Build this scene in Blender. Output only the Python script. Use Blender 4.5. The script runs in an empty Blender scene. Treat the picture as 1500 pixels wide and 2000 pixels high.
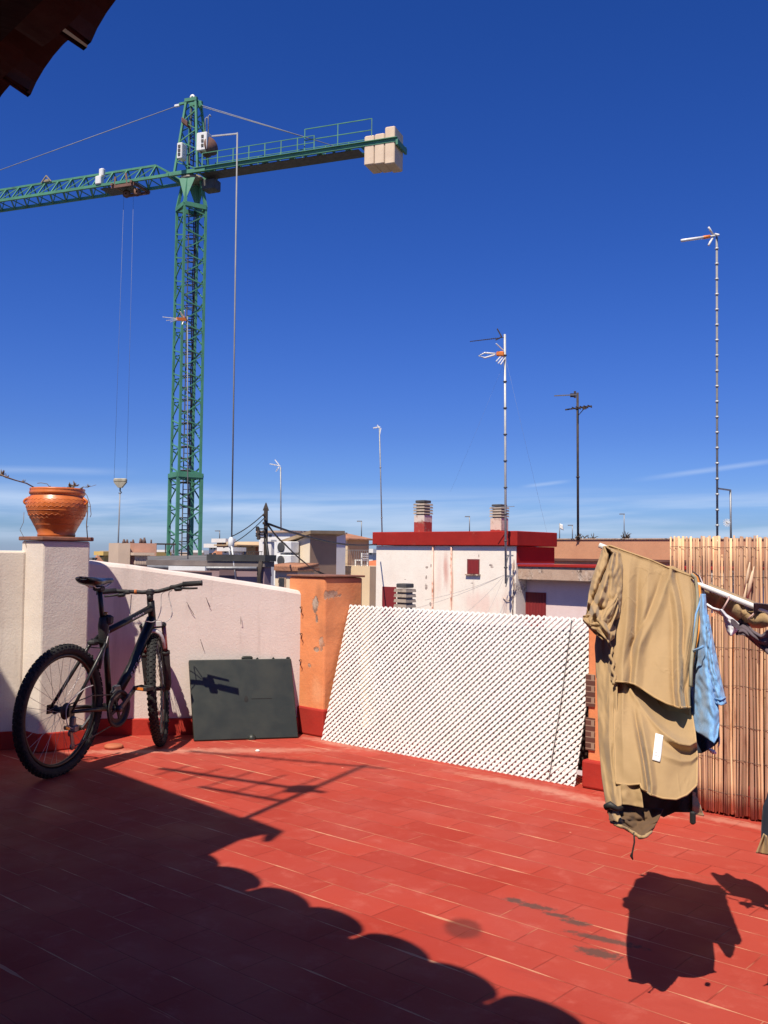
import bpy, math, random
from mathutils import Vector, Matrix, noise as mnoise
R = math.radians
random.seed(7)
scene = bpy.context.scene
COL = scene.collection

# ---------------------------------------------------------------- camera
CAM_H = 1.22
FPX = 1900.0
PITCH = math.atan(85.0 / FPX)
ROLL = R(0.7)
_f = Vector((0, math.cos(PITCH), math.sin(PITCH)))
_r0 = Vector((1, 0, 0))
_u0 = Vector((0, -math.sin(PITCH), math.cos(PITCH)))
_r = _r0 * math.cos(ROLL) + _u0 * math.sin(ROLL)
_u = _u0 * math.cos(ROLL) - _r0 * math.sin(ROLL)
cam_d = bpy.data.cameras.new('camera')
cam_d.sensor_fit = 'VERTICAL'
cam_d.sensor_height = 36.0
cam_d.sensor_width = 27.0
cam_d.lens = FPX / 2000.0 * 36.0
cam_d.clip_start = 0.05
cam_d.clip_end = 6000
cam = bpy.data.objects.new('camera', cam_d)
COL.objects.link(cam)
CAMP = Vector((0, 0, CAM_H))
cam.matrix_world = Matrix(((_r.x, _u.x, -_f.x, 0), (_r.y, _u.y, -_f.y, 0), (_r.z, _u.z, -_f.z, CAM_H), (0, 0, 0, 1)))
scene.camera = cam

def ray(px, py):
    return _f * FPX + _r * (px - 750) + _u * (1000 - py)
def P(px, py, Y):
    """world point seen at photo pixel px,py at distance Y along +Y"""
    d = ray(px, py)
    return CAMP + d * (Y / d.y)
def G(px, py, z=0.0):
    d = ray(px, py)
    return CAMP + d * ((z - CAM_H) / d.z)

# ---------------------------------------------------------------- light
LX, LY = 0.25, 0.55                       # sunlight drifts this far per metre of fall
to_sun = Vector((-LX, -LY, 1)).normalized()
EL = math.asin(to_sun.z)
AZ = math.atan2(to_sun.x, to_sun.y)
world = bpy.data.worlds.new('World')
scene.world = world
world.use_nodes = True
SKY_STRENGTH = 0.060
sun_d = bpy.data.lights.new('sun', 'SUN')
sun_d.energy = 5.0
sun_d.angle = R(0.5)
sun_d.color = (1.0, 0.90, 0.75)
sun = bpy.data.objects.new('sun', sun_d)
COL.objects.link(sun)
sun.location = (0, 0, 30)
sun.rotation_euler = (-to_sun).to_track_quat('-Z', 'Y').to_euler()
scene.view_settings.view_transform = 'Standard'
scene.view_settings.look = 'None'
scene.view_settings.gamma = 1.0
scene.view_settings.exposure = 0.38
scene.view_settings.use_curve_mapping = False

# ---------------------------------------------------------------- node helpers
class NT:
    def __init__(s, nt):
        s.nt = nt
    def n(s, t, ins=None, **kw):
        nd = s.nt.nodes.new(t)
        for k, v in kw.items():
            setattr(nd, k, v)
        if ins:
            for k, v in ins.items():
                s.set(nd, k, v)
        return nd
    def set(s, nd, k, v):
        sock = nd.inputs[k]
        if isinstance(v, bpy.types.NodeSocket):
            s.nt.links.new(v, sock)
        elif isinstance(v, (tuple, list)) and len(v) == 3 and sock.type == 'RGBA':
            sock.default_value = (*v, 1)
        else:
            sock.default_value = v
    def m(s, op, a, b=None, c=None, clamp=False):
        nd = s.n('ShaderNodeMath', operation=op, use_clamp=clamp)
        s.set(nd, 0, a)
        if b is not None: s.set(nd, 1, b)
        if c is not None: s.set(nd, 2, c)
        return nd.outputs[0]
    def mix(s, fac, a, b, mode='MIX'):
        nd = s.n('ShaderNodeMix', data_type='RGBA', blend_type=mode)
        s.set(nd, 0, fac); s.set(nd, 6, a); s.set(nd, 7, b)
        return nd.outputs[2]
    def ramp(s, x, lo, hi, a=0.0, b=1.0):
        nd = s.n('ShaderNodeMapRange', interpolation_type='SMOOTHSTEP')
        s.set(nd, 0, x); s.set(nd, 1, lo); s.set(nd, 2, hi); s.set(nd, 3, a); s.set(nd, 4, b)
        return nd.outputs[0]
    def noise(s, vec, scale, detail=3.0, rough=0.55, dist=0.0):
        nd = s.n('ShaderNodeTexNoise', ins={'Scale': scale, 'Detail': detail, 'Roughness': rough, 'Distortion': dist})
        if vec is not None: s.set(nd, 'Vector', vec)
        return nd.outputs[0]
    def mapping(s, vec, loc=(0, 0, 0), rot=(0, 0, 0), sc=(1, 1, 1)):
        nd = s.n('ShaderNodeMapping')
        s.set(nd, 0, vec); nd.inputs[1].default_value = loc; nd.inputs[2].default_value = rot; nd.inputs[3].default_value = sc
        return nd.outputs[0]
    def sep(s, vec):
        nd = s.n('ShaderNodeSeparateXYZ'); s.set(nd, 0, vec)
        return nd.outputs
    def comb(s, x, y, z=0.0):
        nd = s.n('ShaderNodeCombineXYZ'); s.set(nd, 0, x); s.set(nd, 1, y); s.set(nd, 2, z)
        return nd.outputs[0]
    def bump(s, h, strength, dist, normal=None):
        nd = s.n('ShaderNodeBump', ins={'Strength': strength, 'Distance': dist, 'Height': h})
        if normal is not None: s.set(nd, 'Normal', normal)
        return nd.outputs[0]

def newmat(name):
    m = bpy.data.materials.new(name)
    m.use_nodes = True
    t = NT(m.node_tree)
    b = m.node_tree.nodes['Principled BSDF']
    co = t.n('ShaderNodeTexCoord').outputs['Object']
    return m, t, b, co

MATS = {}
def mk(name, c1, c2=None, scale=6.0, rough=0.7, metal=0.0, bump=0.0, bscale=60.0, bdist=0.004, c3=None, s3=1.5, t3=(0.55, 0.7), stretch=(1, 1, 1), spec=0.5, coat=0.0, tint=0.0):
    """procedural paint: base colour wandering between c1 and c2, patches of c3, fine bump"""
    if name in MATS: return MATS[name]
    m, t, b, co = newmat(name)
    v = t.mapping(co, sc=stretch) if stretch != (1, 1, 1) else co
    c2 = c2 or tuple(x * 0.82 for x in c1)
    n1 = t.noise(v, scale, 5, 0.6)
    col = t.mix(t.ramp(n1, 0.3, 0.7), c1, c2)
    if c3:
        n2 = t.noise(v, s3, 6, 0.65)
        col = t.mix(t.ramp(n2, t3[0], t3[1]), col, c3)
    if tint:
        at = t.n('ShaderNodeAttribute', attribute_name='tint').outputs['Fac']
        hs = t.n('ShaderNodeHueSaturation')
        t.set(hs, 'Color', col)
        t.set(hs, 'Value', t.ramp(at, 0, 1, 1 - tint, 1 + tint))
        t.set(hs, 'Hue', t.ramp(at, 0, 1, 0.5 - 0.012, 0.5 + 0.012))
        col = hs.outputs[0]
    t.set(b, 'Base Color', col)
    n3 = t.noise(v, scale * 3.1, 3)
    t.set(b, 'Roughness', t.ramp(n3, 0.25, 0.75, max(0.05, rough - 0.08), min(1, rough + 0.08)))
    b.inputs['Metallic'].default_value = metal
    b.inputs['Specular IOR Level'].default_value = spec
    if coat: b.inputs['Coat Weight'].default_value = coat
    if bump:
        h = t.noise(v, bscale, 4, 0.6)
        t.set(b, 'Normal', t.bump(h, bump, bdist))
    MATS[name] = m
    return m

# ---------------------------------------------------------------- world nodes
def build_world():
    t = NT(world.node_tree)
    bg = world.node_tree.nodes['Background']
    sky = t.n('ShaderNodeTexSky', sky_type='NISHITA')
    sky.sun_disc = False
    sky.sun_elevation = EL
    sky.sun_rotation = AZ
    sky.altitude = 40
    sky.air_density = 1.0
    sky.dust_density = 0.6
    sky.ozone_density = 3.0
    g = t.n('ShaderNodeTexCoord').outputs['Generated']
    x, y, z = t.sep(g)
    hs = t.n('ShaderNodeHueSaturation', ins={'Saturation': 1.22, 'Value': 1.0, 'Hue': 0.515})
    t.set(hs, 'Color', sky.outputs[0])
    col = hs.outputs[0]
    rp = t.n('ShaderNodeValToRGB')
    cr = rp.color_ramp
    cr.elements[0].position = 0.0; cr.elements[0].color = (0.95, 1.2, 2.1, 1)
    cr.elements[1].position = 0.5; cr.elements[1].color = (0.37, 0.76, 1.34, 1)
    for ps, cc in ((0.024, (0.66, 0.95, 1.75)), (0.123, (0.53, 0.78, 1.45)), (0.294, (0.44, 0.77, 1.40))):
        e = cr.elements.new(ps); e.color = (*cc, 1)
    t.set(rp, 'Fac', z)
    col = t.mix(1.0, col, rp.outputs[0], 'MULTIPLY')
    # thin cirrus: azimuth and height stretched into streaks
    az = t.m('ARCTAN2', x, y)
    v = t.comb(t.m('MULTIPLY', az, 3.0), t.m('MULTIPLY', t.m('ADD', z, t.m('MULTIPLY', az, -0.02)), 42.0), 0.0)
    n1 = t.noise(v, 1.0, 6, 0.55, 0.4)
    v2 = t.comb(t.m('MULTIPLY', az, 9.0), t.m('MULTIPLY', z, 160.0), 3.3)
    n2 = t.noise(v2, 1.0, 5, 0.6, 0.6)
    band = t.m('MULTIPLY', t.ramp(z, 0.005, 0.022), t.ramp(z, 0.048, 0.075, 1, 0))
    c = t.m('MULTIPLY', t.ramp(n1, 0.33, 0.64), t.m('ADD', 0.65, t.m('MULTIPLY', n2, 0.6)))
    c = t.m('MULTIPLY', c, band)
    # two separate fine wisps higher up on the right
    def wisp(az0, z0, slope, ln, th):
        da = t.m('SUBTRACT', az, az0)
        dz = t.m('SUBTRACT', t.m('SUBTRACT', z, z0), t.m('MULTIPLY', da, slope))
        a = t.m('MULTIPLY', t.ramp(t.m('ABSOLUTE', da), ln * 0.2, ln, 1, 0), t.ramp(t.m('ABSOLUTE', dz), 0, th, 1, 0))
        return t.m('MULTIPLY', a, t.ramp(n2, 0.2, 0.6, 0.4, 1))
    w = t.m('ADD', wisp(0.33, 0.088, 0.13, 0.09, 0.004), wisp(0.165, 0.0745, 0.12, 0.03, 0.003))
    w = t.m('ADD', w, t.m('MULTIPLY', wisp(-0.34, 0.078, 0.02, 0.10, 0.006), 0.8))
    c = t.m('MINIMUM', t.m('ADD', t.m('MULTIPLY', c, 0.62), t.m('MULTIPLY', w, 0.30)), 0.6)
    col = t.mix(c, col, (8.2, 9.8, 12.5))
    t.set(bg, 'Color', col)
    bg.inputs['Strength'].default_value = SKY_STRENGTH
build_world()

# ---------------------------------------------------------------- mesh helpers
WLOC = {}
def wl(o):
    return WLOC.get(o.name, Vector((0, 0, 0))) if o else Vector((0, 0, 0))

class MB:
    """collects shapes in world space; build() links them as ONE mesh object"""
    def __init__(s):
        s.v, s.f, s.mi, s.sm, s.t = [], [], [], [], []
    def add(s, vs, fs, mi=0, smooth=False, tint=0.5):
        o = len(s.v)
        s.v += [Vector(p) for p in vs]
        s.t += [tint] * len(vs)
        for f in fs:
            s.f.append([i + o for i in f]); s.mi.append(mi); s.sm.append(smooth)
        return s
    def hexa(s, p, mi=0):
        """8 corners: 0-3 bottom loop, 4-7 top loop"""
        return s.add(p, [(3, 2, 1, 0), (4, 5, 6, 7), (0, 1, 5, 4), (1, 2, 6, 5), (2, 3, 7, 6), (3, 0, 4, 7)], mi)
    def box(s, c, size, ax=None, ay=None, az=None, mi=0, tint=0.5):
        ax = Vector(ax or (1, 0, 0)); ay = Vector(ay or (0, 1, 0)); az = Vector(az or (0, 0, 1))
        c = Vector(c); x, y, z = ax * size[0] / 2, ay * size[1] / 2, az * size[2] / 2
        p = [c - x - y - z, c + x - y - z, c + x + y - z, c - x + y - z, c - x - y + z, c + x - y + z, c + x + y + z, c - x + y + z]
        s.add(p, [(3, 2, 1, 0), (4, 5, 6, 7), (0, 1, 5, 4), (1, 2, 6, 5), (2, 3, 7, 6), (3, 0, 4, 7)], mi, False, tint)
        return s
    def bbox(s, c, size, ax=None, ay=None, az=None, b=0.01, mi=0):
        """box with chamfered vertical and horizontal edges"""
        ax = Vector(ax or (1, 0, 0)); ay = Vector(ay or (0, 1, 0)); az = Vector(az or (0, 0, 1))
        c = Vector(c); hx, hy, hz = size[0] / 2, size[1] / 2, size[2] / 2
        def ring(dx, dy, z):
            q = b
            pts = [(-dx + q, -dy), (dx - q, -dy), (dx, -dy + q), (dx, dy - q), (dx - q, dy), (-dx + q, dy), (-dx, dy - q), (-dx, -dy + q)]
            return [c + ax * x + ay * y + az * z for x, y in pts]
        rings = [ring(hx - b, hy - b, -hz), ring(hx, hy, -hz + b), ring(hx, hy, hz - b), ring(hx - b, hy - b, hz)]
        vs = sum(rings, [])
        fs = [tuple(reversed(range(8))), tuple(range(24, 32))]
        for k in range(3):
            for i in range(8):
                j = (i + 1) % 8
                fs.append((k * 8 + i, k * 8 + j, k * 8 + 8 + j, k * 8 + 8 + i))
        return s.add(vs, fs, mi)
    def prism(s, poly, z0, z1, mi=0):
        """poly: list of xy (counter-clockwise from above); z1 number or list"""
        n = len(poly)
        zt = z1 if isinstance(z1, (list, tuple)) else [z1] * n
        vs = [(x, y, z0) for x, y in poly] + [(poly[i][0], poly[i][1], zt[i]) for i in range(n)]
        fs = [tuple(reversed(range(n))), tuple(range(n, 2 * n))] + [(i, (i + 1) % n, n + (i + 1) % n, n + i) for i in range(n)]
        return s.add(vs, fs, mi)
    def bar(s, a, b, w, h=None, up=(0, 0, 1), mi=0, tint=0.5):
        a, b = Vector(a), Vector(b); h = h or w
        d = (b - a); L = d.length
        if L < 1e-6: return s
        d /= L; up = Vector(up)
        if abs(d.dot(up)) > 0.95: up = Vector((1, 0, 0)) if abs(d.x) < 0.9 else Vector((0, 1, 0))
        x = d.cross(up).normalized(); y = x.cross(d)
        return s.box((a + b) / 2, (w, h, L), x, y, d, mi, tint)
    def tube(s, pts, r, n=8, mi=0, closed=False, caps=True, smooth=True, tint=0.5, flat=1.0, upv=None):
        pts = [Vector(p) for p in pts]; m = len(pts)
        rs = r if isinstance(r, (list, tuple)) else [r] * m
        vs, prev = [], None
        for i in range(m):
            if closed: d = (pts[(i + 1) % m] - pts[i - 1])
            else: d = pts[min(i + 1, m - 1)] - pts[max(i - 1, 0)]
            if d.length < 1e-9: d = Vector((0, 0, 1))
            d.normalize()
            if prev is None:
                up = Vector(upv) if upv else (Vector((0, 0, 1)) if abs(d.z) < 0.9 else Vector((1, 0, 0)))
                x = d.cross(up).normalized()
            else:
                x = prev - d * prev.dot(d)
                if x.length < 1e-6: x = d.orthogonal()
                x.normalize()
            prev = x; y = d.cross(x)
            for k in range(n):
                a = 2 * math.pi * k / n
                vs.append(pts[i] + x * math.cos(a) * rs[i] + y * math.sin(a) * rs[i] * flat)
        fs = []
        for i in range(m if closed else m - 1):
            j = (i + 1) % m
            for k in range(n):
                l = (k + 1) % n
                fs.append((i * n + k, i * n + l, j * n + l, j * n + k))
        if caps and not closed:
            fs += [tuple(reversed(range(n))), tuple(range((m - 1) * n, m * n))]
        return s.add(vs, fs, mi, smooth, tint)
    def lathe(s, prof, c, n=32, axis=(0, 0, 1), mi=0, smooth=True, ref=None):
        """prof: (radius, height) pairs round axis through c"""
        c = Vector(c); ax = Vector(axis).normalized()
        x = Vector(ref).normalized() if ref else ax.orthogonal().normalized()
        y = ax.cross(x)
        vs, fs = [], []
        for r, h in prof:
            for k in range(n):
                a = 2 * math.pi * k / n
                vs.append(c + ax * h + (x * math.cos(a) + y * math.sin(a)) * r)
        for i in range(len(prof) - 1):
            for k in range(n):
                l = (k + 1) % n
                fs.append((i * n + k, i * n + l, (i + 1) * n + l, (i + 1) * n + k))
        return s.add(vs, fs, mi, smooth)
    def grid(s, fn, nu, nv, mi=0, smooth=True):
        vs = [fn(i / nu, j / nv) for j in range(nv + 1) for i in range(nu + 1)]
        fs = [(j * (nu + 1) + i, j * (nu + 1) + i + 1, (j + 1) * (nu + 1) + i + 1, (j + 1) * (nu + 1) + i) for j in range(nv) for i in range(nu)]
        return s.add(vs, fs, mi, smooth)
    def build(s, name, mats, parent=None, solid=0.0, bevel=0.0):
        me = bpy.data.meshes.new(name)
        w = wl(parent)
        me.from_pydata([tuple(p - w) for p in s.v], [], s.f)
        for m in (mats if isinstance(mats, (list, tuple)) else [mats]): me.materials.append(m)
        me.polygons.foreach_set('material_index', s.mi)
        me.polygons.foreach_set('use_smooth', s.sm)
        at = me.attributes.new('tint', 'FLOAT', 'POINT')
        at.data.foreach_set('value', s.t)
        me.update()
        o = bpy.data.objects.new(name, me)
        COL.objects.link(o)
        if parent: o.parent = parent
        WLOC[o.name] = w
        if solid:
            md = o.modifiers.new('thickness', 'SOLIDIFY'); md.thickness = solid; md.offset = 0
        if bevel:
            md = o.modifiers.new('edges', 'BEVEL'); md.width = bevel; md.segments = 2; md.limit_method = 'ANGLE'
        return o

def thing(name, label, cat, loc, group=None):
    o = bpy.data.objects.new(name, None)
    COL.objects.link(o)
    o.empty_display_size = 0.1
    o.location = loc
    WLOC[o.name] = Vector(loc)
    return tag(o, label, cat, group)
def tag(o, label, cat, group=None):
    o['label'] = label; o['category'] = cat
    if group: o['group'] = group
    return o
def struct(o):
    o['kind'] = 'structure'
    return o
def xy(p): return (p[0], p[1])

# city grid directions
U = Vector((0.755, -0.656, 0)); V = Vector((0.656, 0.755, 0)); Z = Vector((0, 0, 1))
GROUND_Z = -16.0

# ---------------------------------------------------------------- special materials
def mat_floor():
    m, t, b, co = newmat('red_painted_tiles')
    ang = math.atan2(U.y, U.x)
    v = t.mapping(co, rot=(0, 0, -ang))
    x, y, z = t.sep(v)
    TW, TH = 0.315, 0.148
    wob = t.noise(v, 2.2, 2)
    vv = t.comb(t.m('ADD', x, t.m('MULTIPLY', wob, 0.02)), t.m('ADD', y, t.m('MULTIPLY', wob, 0.012)), 0.0)
    br = t.n('ShaderNodeTexBrick', ins={'Vector': vv, 'Scale': 1.0, 'Mortar Size': 0.0028, 'Mortar Smooth': 0.3, 'Bias': 0.0, 'Brick Width': TW, 'Row Height': TH,
             'Color1': (0.0, 0.0, 0.0), 'Color2': (1.0, 1.0, 1.0), 'Mortar': (0.5, 0.5, 0.5)})
    br.offset = 0.5
    joint = br.outputs['Fac']
    per = br.outputs['Color']
    col = t.mix(per, (0.315, 0.034, 0.020), (0.395, 0.052, 0.032))
    big = t.noise(v, 0.9, 5, 0.6)
    col = t.mix(t.ramp(big, 0.35, 0.7), col, (0.36, 0.058, 0.041))
    dust = t.noise(v, 7.0, 8, 0.7, 0.4)
    col = t.mix(t.ramp(dust, 0.50, 0.78, 0, 0.6), col, (0.46, 0.12, 0.09))
    dk = t.noise(t.mapping(v, loc=(5, 3, 0), sc=(1.0, 2.4, 1)), 1.6, 6, 0.7)
    col = t.mix(t.ramp(dk, 0.56, 0.75, 0, 0.42), col, (0.25, 0.03, 0.022))
    # joint line, slightly darker
    col = t.mix(t.m('MULTIPLY', joint, 0.42), col, (0.15, 0.02, 0.013))
    # worn pale slivers along the long joints
    yy = t.m('ADD', y, t.m('MULTIPLY', wob, 0.012))
    fr = t.m('ABSOLUTE', t.m('SUBTRACT', t.m('FRACT', t.m('ADD', t.m('DIVIDE', yy, TH), 0.5)), 0.5))
    row = t.m('FLOOR', t.m('ADD', t.m('DIVIDE', yy, TH), 0.5))
    nn = t.noise(t.comb(t.m('MULTIPLY', x, 3.1), t.m('MULTIPLY', row, 5.37), 1.7), 1.0, 3, 0.55)
    seg = t.ramp(nn, 0.52, 0.57)
    wid = t.m('ADD', 0.012, t.m('MULTIPLY', t.ramp(nn, 0.54, 0.75), 0.036))
    side = t.noise(t.comb(t.m('MULTIPLY', x, 40.0), t.m('MULTIPLY', row, 3.1), 0.0), 1.0, 3)
    near = t.m('LESS_THAN', t.m('ADD', fr, t.m('MULTIPLY', t.m('SUBTRACT', side, 0.5), 0.022)), wid)
    pale = t.m('MULTIPLY', seg, near)
    col = t.mix(t.m('MULTIPLY', pale, 0.75), col, (0.60, 0.34, 0.20))
    fine = t.m('MULTIPLY', t.m('LESS_THAN', fr, 0.013), t.ramp(nn, 0.42, 0.54))
    col = t.mix(t.m('MULTIPLY', fine, 0.55), col, (0.55, 0.20, 0.12))
    cross = t.m('MULTIPLY', joint, t.ramp(t.noise(v, 2.3, 3, 0.6), 0.55, 0.63))
    col = t.mix(t.m('MULTIPLY', cross, 0.6), col, (0.55, 0.22, 0.13))
    scr = t.noise(t.mapping(v, sc=(2.0, 34.0, 1)), 1.0, 4, 0.7)
    col = t.mix(t.m('MULTIPLY', t.ramp(scr, 0.66, 0.72), t.ramp(t.noise(v, 1.1, 2), 0.45, 0.6)), col, (0.52, 0.17, 0.10))
    # small pale chips and drops
    vo = t.n('ShaderNodeTexVoronoi', ins={'Vector': v, 'Scale': 5.0, 'Randomness': 1.0})
    chip = t.m('MULTIPLY', t.m('LESS_THAN', vo.outputs['Distance'], 0.035), t.m('GREATER_THAN', t.noise(v, 1.7, 2), 0.56))
    col = t.mix(t.m('MULTIPLY', chip, 0.7), col, (0.62, 0.42, 0.30))
    # stains with a place of their own
    X, Y, _ = t.sep(co)
    def blot(c, ax, la, lb, soft, nsc, namt):
        dx = t.m('SUBTRACT', X, c[0]); dy = t.m('SUBTRACT', Y, c[1])
        a = t.m('DIVIDE', t.m('ADD', t.m('MULTIPLY', dx, ax[0]), t.m('MULTIPLY', dy, ax[1])), la)
        bb = t.m('DIVIDE', t.m('SUBTRACT', t.m('MULTIPLY', dy, ax[0]), t.m('MULTIPLY', dx, ax[1])), lb)
        r = t.m('SQRT', t.m('ADD', t.m('MULTIPLY', a, a), t.m('MULTIPLY', bb, bb)))
        r = t.m('ADD', r, t.m('MULTIPLY', t.m('SUBTRACT', t.noise(co, nsc, 4, 0.65), 0.5), namt))
        return t.ramp(r, 1 - soft, 1 + soft, 1, 0)
    c1 = G(905, 1813)
    col = t.mix(t.m('MULTIPLY', blot(c1, (1, 0), 0.060, 0.085, 0.3, 24, 0.4), 0.85), col, (0.14, 0.026, 0.018))
    d = (0.86, -0.51)
    for (px, py, la, lb) in ((1004, 1758, 0.035, 0.02), (1045, 1770, 0.07, 0.022), (1090, 1788, 0.05, 0.016), (1125, 1802, 0.05, 0.02), (1180, 1835, 0.12, 0.02), (1170, 1862, 0.07, 0.03)):
        g = G(px, py)
        col = t.mix(t.m('MULTIPLY', blot(g, d, la, lb, 0.4, 48, 2.4), 0.85), col, (0.085, 0.055, 0.045))
    # lime and dust swept against the parapets
    for (px, py, dd, la, lb) in ((250, 1468, (1, 0.15), 0.42, 0.05), (470, 1466, (1, 0.1), 0.55, 0.07), (660, 1452, (0.755, -0.656), 0.3, 0.06), (1030, 1535, U, 0.4, 0.05), (1190, 1572, U, 0.3, 0.05), (1430, 1606, U, 0.22, 0.035)):
        g = G(px, py)
        col = t.mix(t.m('MULTIPLY', blot(g, dd, la, lb, 0.8, 16, 2.8), 0.42), col, (0.56, 0.30, 0.22))
    t.set(b, 'Base Color', col)
    rn = t.noise(v, 3.0, 4)
    t.set(b, 'Roughness', t.ramp(rn, 0.3, 0.7, 0.5, 0.72))
    b.inputs['Specular IOR Level'].default_value = 0.12
    lift = t.noise(t.comb(t.m('MULTIPLY', row, 7.7), t.m('FLOOR', t.m('DIVIDE', x, TW)), 0), 1.0, 0)
    h = t.m('ADD', t.m('MULTIPLY', joint, -0.9), t.m('MULTIPLY', per, 0.55))
    h = t.m('ADD', h, t.m('MULTIPLY', t.noise(v, 30, 5, 0.6), 0.22))
    t.set(b, 'Normal', t.bump(h, 0.7, 0.004))
    return m

def mat_stucco(name, c1, c2, grime, streak=0.4, coarse=1.0, c3=None):
    m, t, b, co = newmat(name)
    n1 = t.noise(co, 2.2, 6, 0.6)
    col = t.mix(t.ramp(n1, 0.3, 0.7), c1, c2)
    s = t.noise(t.mapping(co, sc=(9, 9, 0.7)), 1.0, 6, 0.65)
    col = t.mix(t.ramp(s, 0.52, 0.78, 0, streak), col, grime)
    if c3:
        n4 = t.noise(t.mapping(co, loc=(3, 1, 2)), 1.3, 7, 0.7)
        col = t.mix(t.ramp(n4, 0.6, 0.66, 0, 0.8), col, c3)
    t.set(b, 'Base Color', col)
    b.inputs['Roughness'].default_value = 0.9
    b.inputs['Specular IOR Level'].default_value = 0.2
    a = t.noise(co, 75 * coarse, 4, 0.6)
    c = t.noise(co, 210 * coarse, 3, 0.6)
    wv = t.noise(co, 3.5, 3)
    h = t.m('ADD', t.m('ADD', t.m('MULTIPLY', a, 0.7), t.m('MULTIPLY', c, 0.45)), t.m('MULTIPLY', wv, 2.0))
    t.set(b, 'Normal', t.bump(h, 0.5, 0.005))
    return m

def mat_peel(name, base, base2, patch, under, lo=0.60, hi=0.63, sc=2.2, bump=0.5, spots=(), streaks=()):
    """painted render with worn patches and dark scratches"""
    m, t, b, co = newmat(name)
    n1 = t.noise(co, 2.5, 6, 0.6)
    col = t.mix(t.ramp(n1, 0.3, 0.7), base, base2)
    n2 = t.noise(t.mapping(co, sc=(1.3, 1.3, 0.8)), sc, 7, 0.62, 0.3)
    msk = t.ramp(n2, lo, hi)
    n3 = t.noise(co, 14, 5, 0.7)
    if spots or streaks:
        sx, sy, sz = t.sep(co)
        hx = t.m('ADD', t.m('MULTIPLY', sx, U.x), t.m('MULTIPLY', sy, U.y))
    for (p, la, lb, amt) in spots:            # flaked patches at places of their own
        h0 = p.x * U.x + p.y * U.y
        a = t.m('DIVIDE', t.m('SUBTRACT', hx, h0), la); c = t.m('DIVIDE', t.m('SUBTRACT', sz, p.z), lb)
        r = t.m('SQRT', t.m('ADD', t.m('MULTIPLY', a, a), t.m('MULTIPLY', c, c)))
        r = t.m('ADD', r, t.m('MULTIPLY', t.m('SUBTRACT', t.noise(co, 0.9 / la, 5, 0.7), 0.5), 2.0))
        msk = t.m('MAXIMUM', msk, t.m('MULTIPLY', t.ramp(r, 0.75, 0.95, 1, 0), amt))
    for (p, la, lb, cc, amt) in streaks:      # run-off stains
        h0 = p.x * U.x + p.y * U.y
        a = t.m('DIVIDE', t.m('SUBTRACT', hx, h0), la); c = t.m('DIVIDE', t.m('SUBTRACT', sz, p.z), lb)
        r = t.m('SQRT', t.m('ADD', t.m('MULTIPLY', a, a), t.m('MULTIPLY', c, c)))
        r = t.m('ADD', r, t.m('MULTIPLY', t.m('SUBTRACT', t.noise(t.mapping(co, sc=(6, 6, 1.2)), 1.0, 5, 0.65), 0.5), 1.3))
        col = t.mix(t.m('MULTIPLY', t.ramp(r, 0.1, 1.0, 1, 0), amt), col, cc)
    col = t.mix(msk, col, t.mix(t.ramp(n3, 0.4, 0.6), patch, under))
    cr = t.noise(t.mapping(co, sc=(2, 2, 7)), 3.0, 7, 0.75, 1.2)
    crk = t.ramp(t.m('ABSOLUTE', t.m('SUBTRACT', cr, 0.5)), 0.0, 0.012, 0.35, 0)
    col = t.mix(crk, col, under)
    t.set(b, 'Base Color', col)
    b.inputs['Roughness'].default_value = 0.8
    b.inputs['Specular IOR Level'].default_value = 0.25
    h = t.m('ADD', t.m('MULTIPLY', t.noise(co, 30, 5, 0.6), 0.8), t.m('MULTIPLY', msk, -0.9))
    t.set(b, 'Normal', t.bump(h, bump, 0.006))
    return m

def mat_brick(name, c1, c2, mortar, bw, bh, ms):
    m, t, b, co = newmat(name)
    x, y, z = t.sep(co)
    v = t.comb(t.m('ADD', x, t.m('MULTIPLY', y, 0.73)), z, 0)
    br = t.n('ShaderNodeTexBrick', ins={'Vector': v, 'Scale': 1.0, 'Mortar Size': ms, 'Brick Width': bw, 'Row Height': bh, 'Color1': c1, 'Color2': c2, 'Mortar': mortar})
    t.set(b, 'Base Color', t.mix(t.ramp(t.noise(co, 9, 4), 0.3, 0.7, 0, 0.3), br.outputs['Color'], tuple(q * 0.6 for q in c1)))
    b.inputs['Roughness'].default_value = 0.6
    t.set(b, 'Normal', t.bump(t.m('MULTIPLY', br.outputs['Fac'], -1.0), 0.6, 0.006))
    return m

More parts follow.
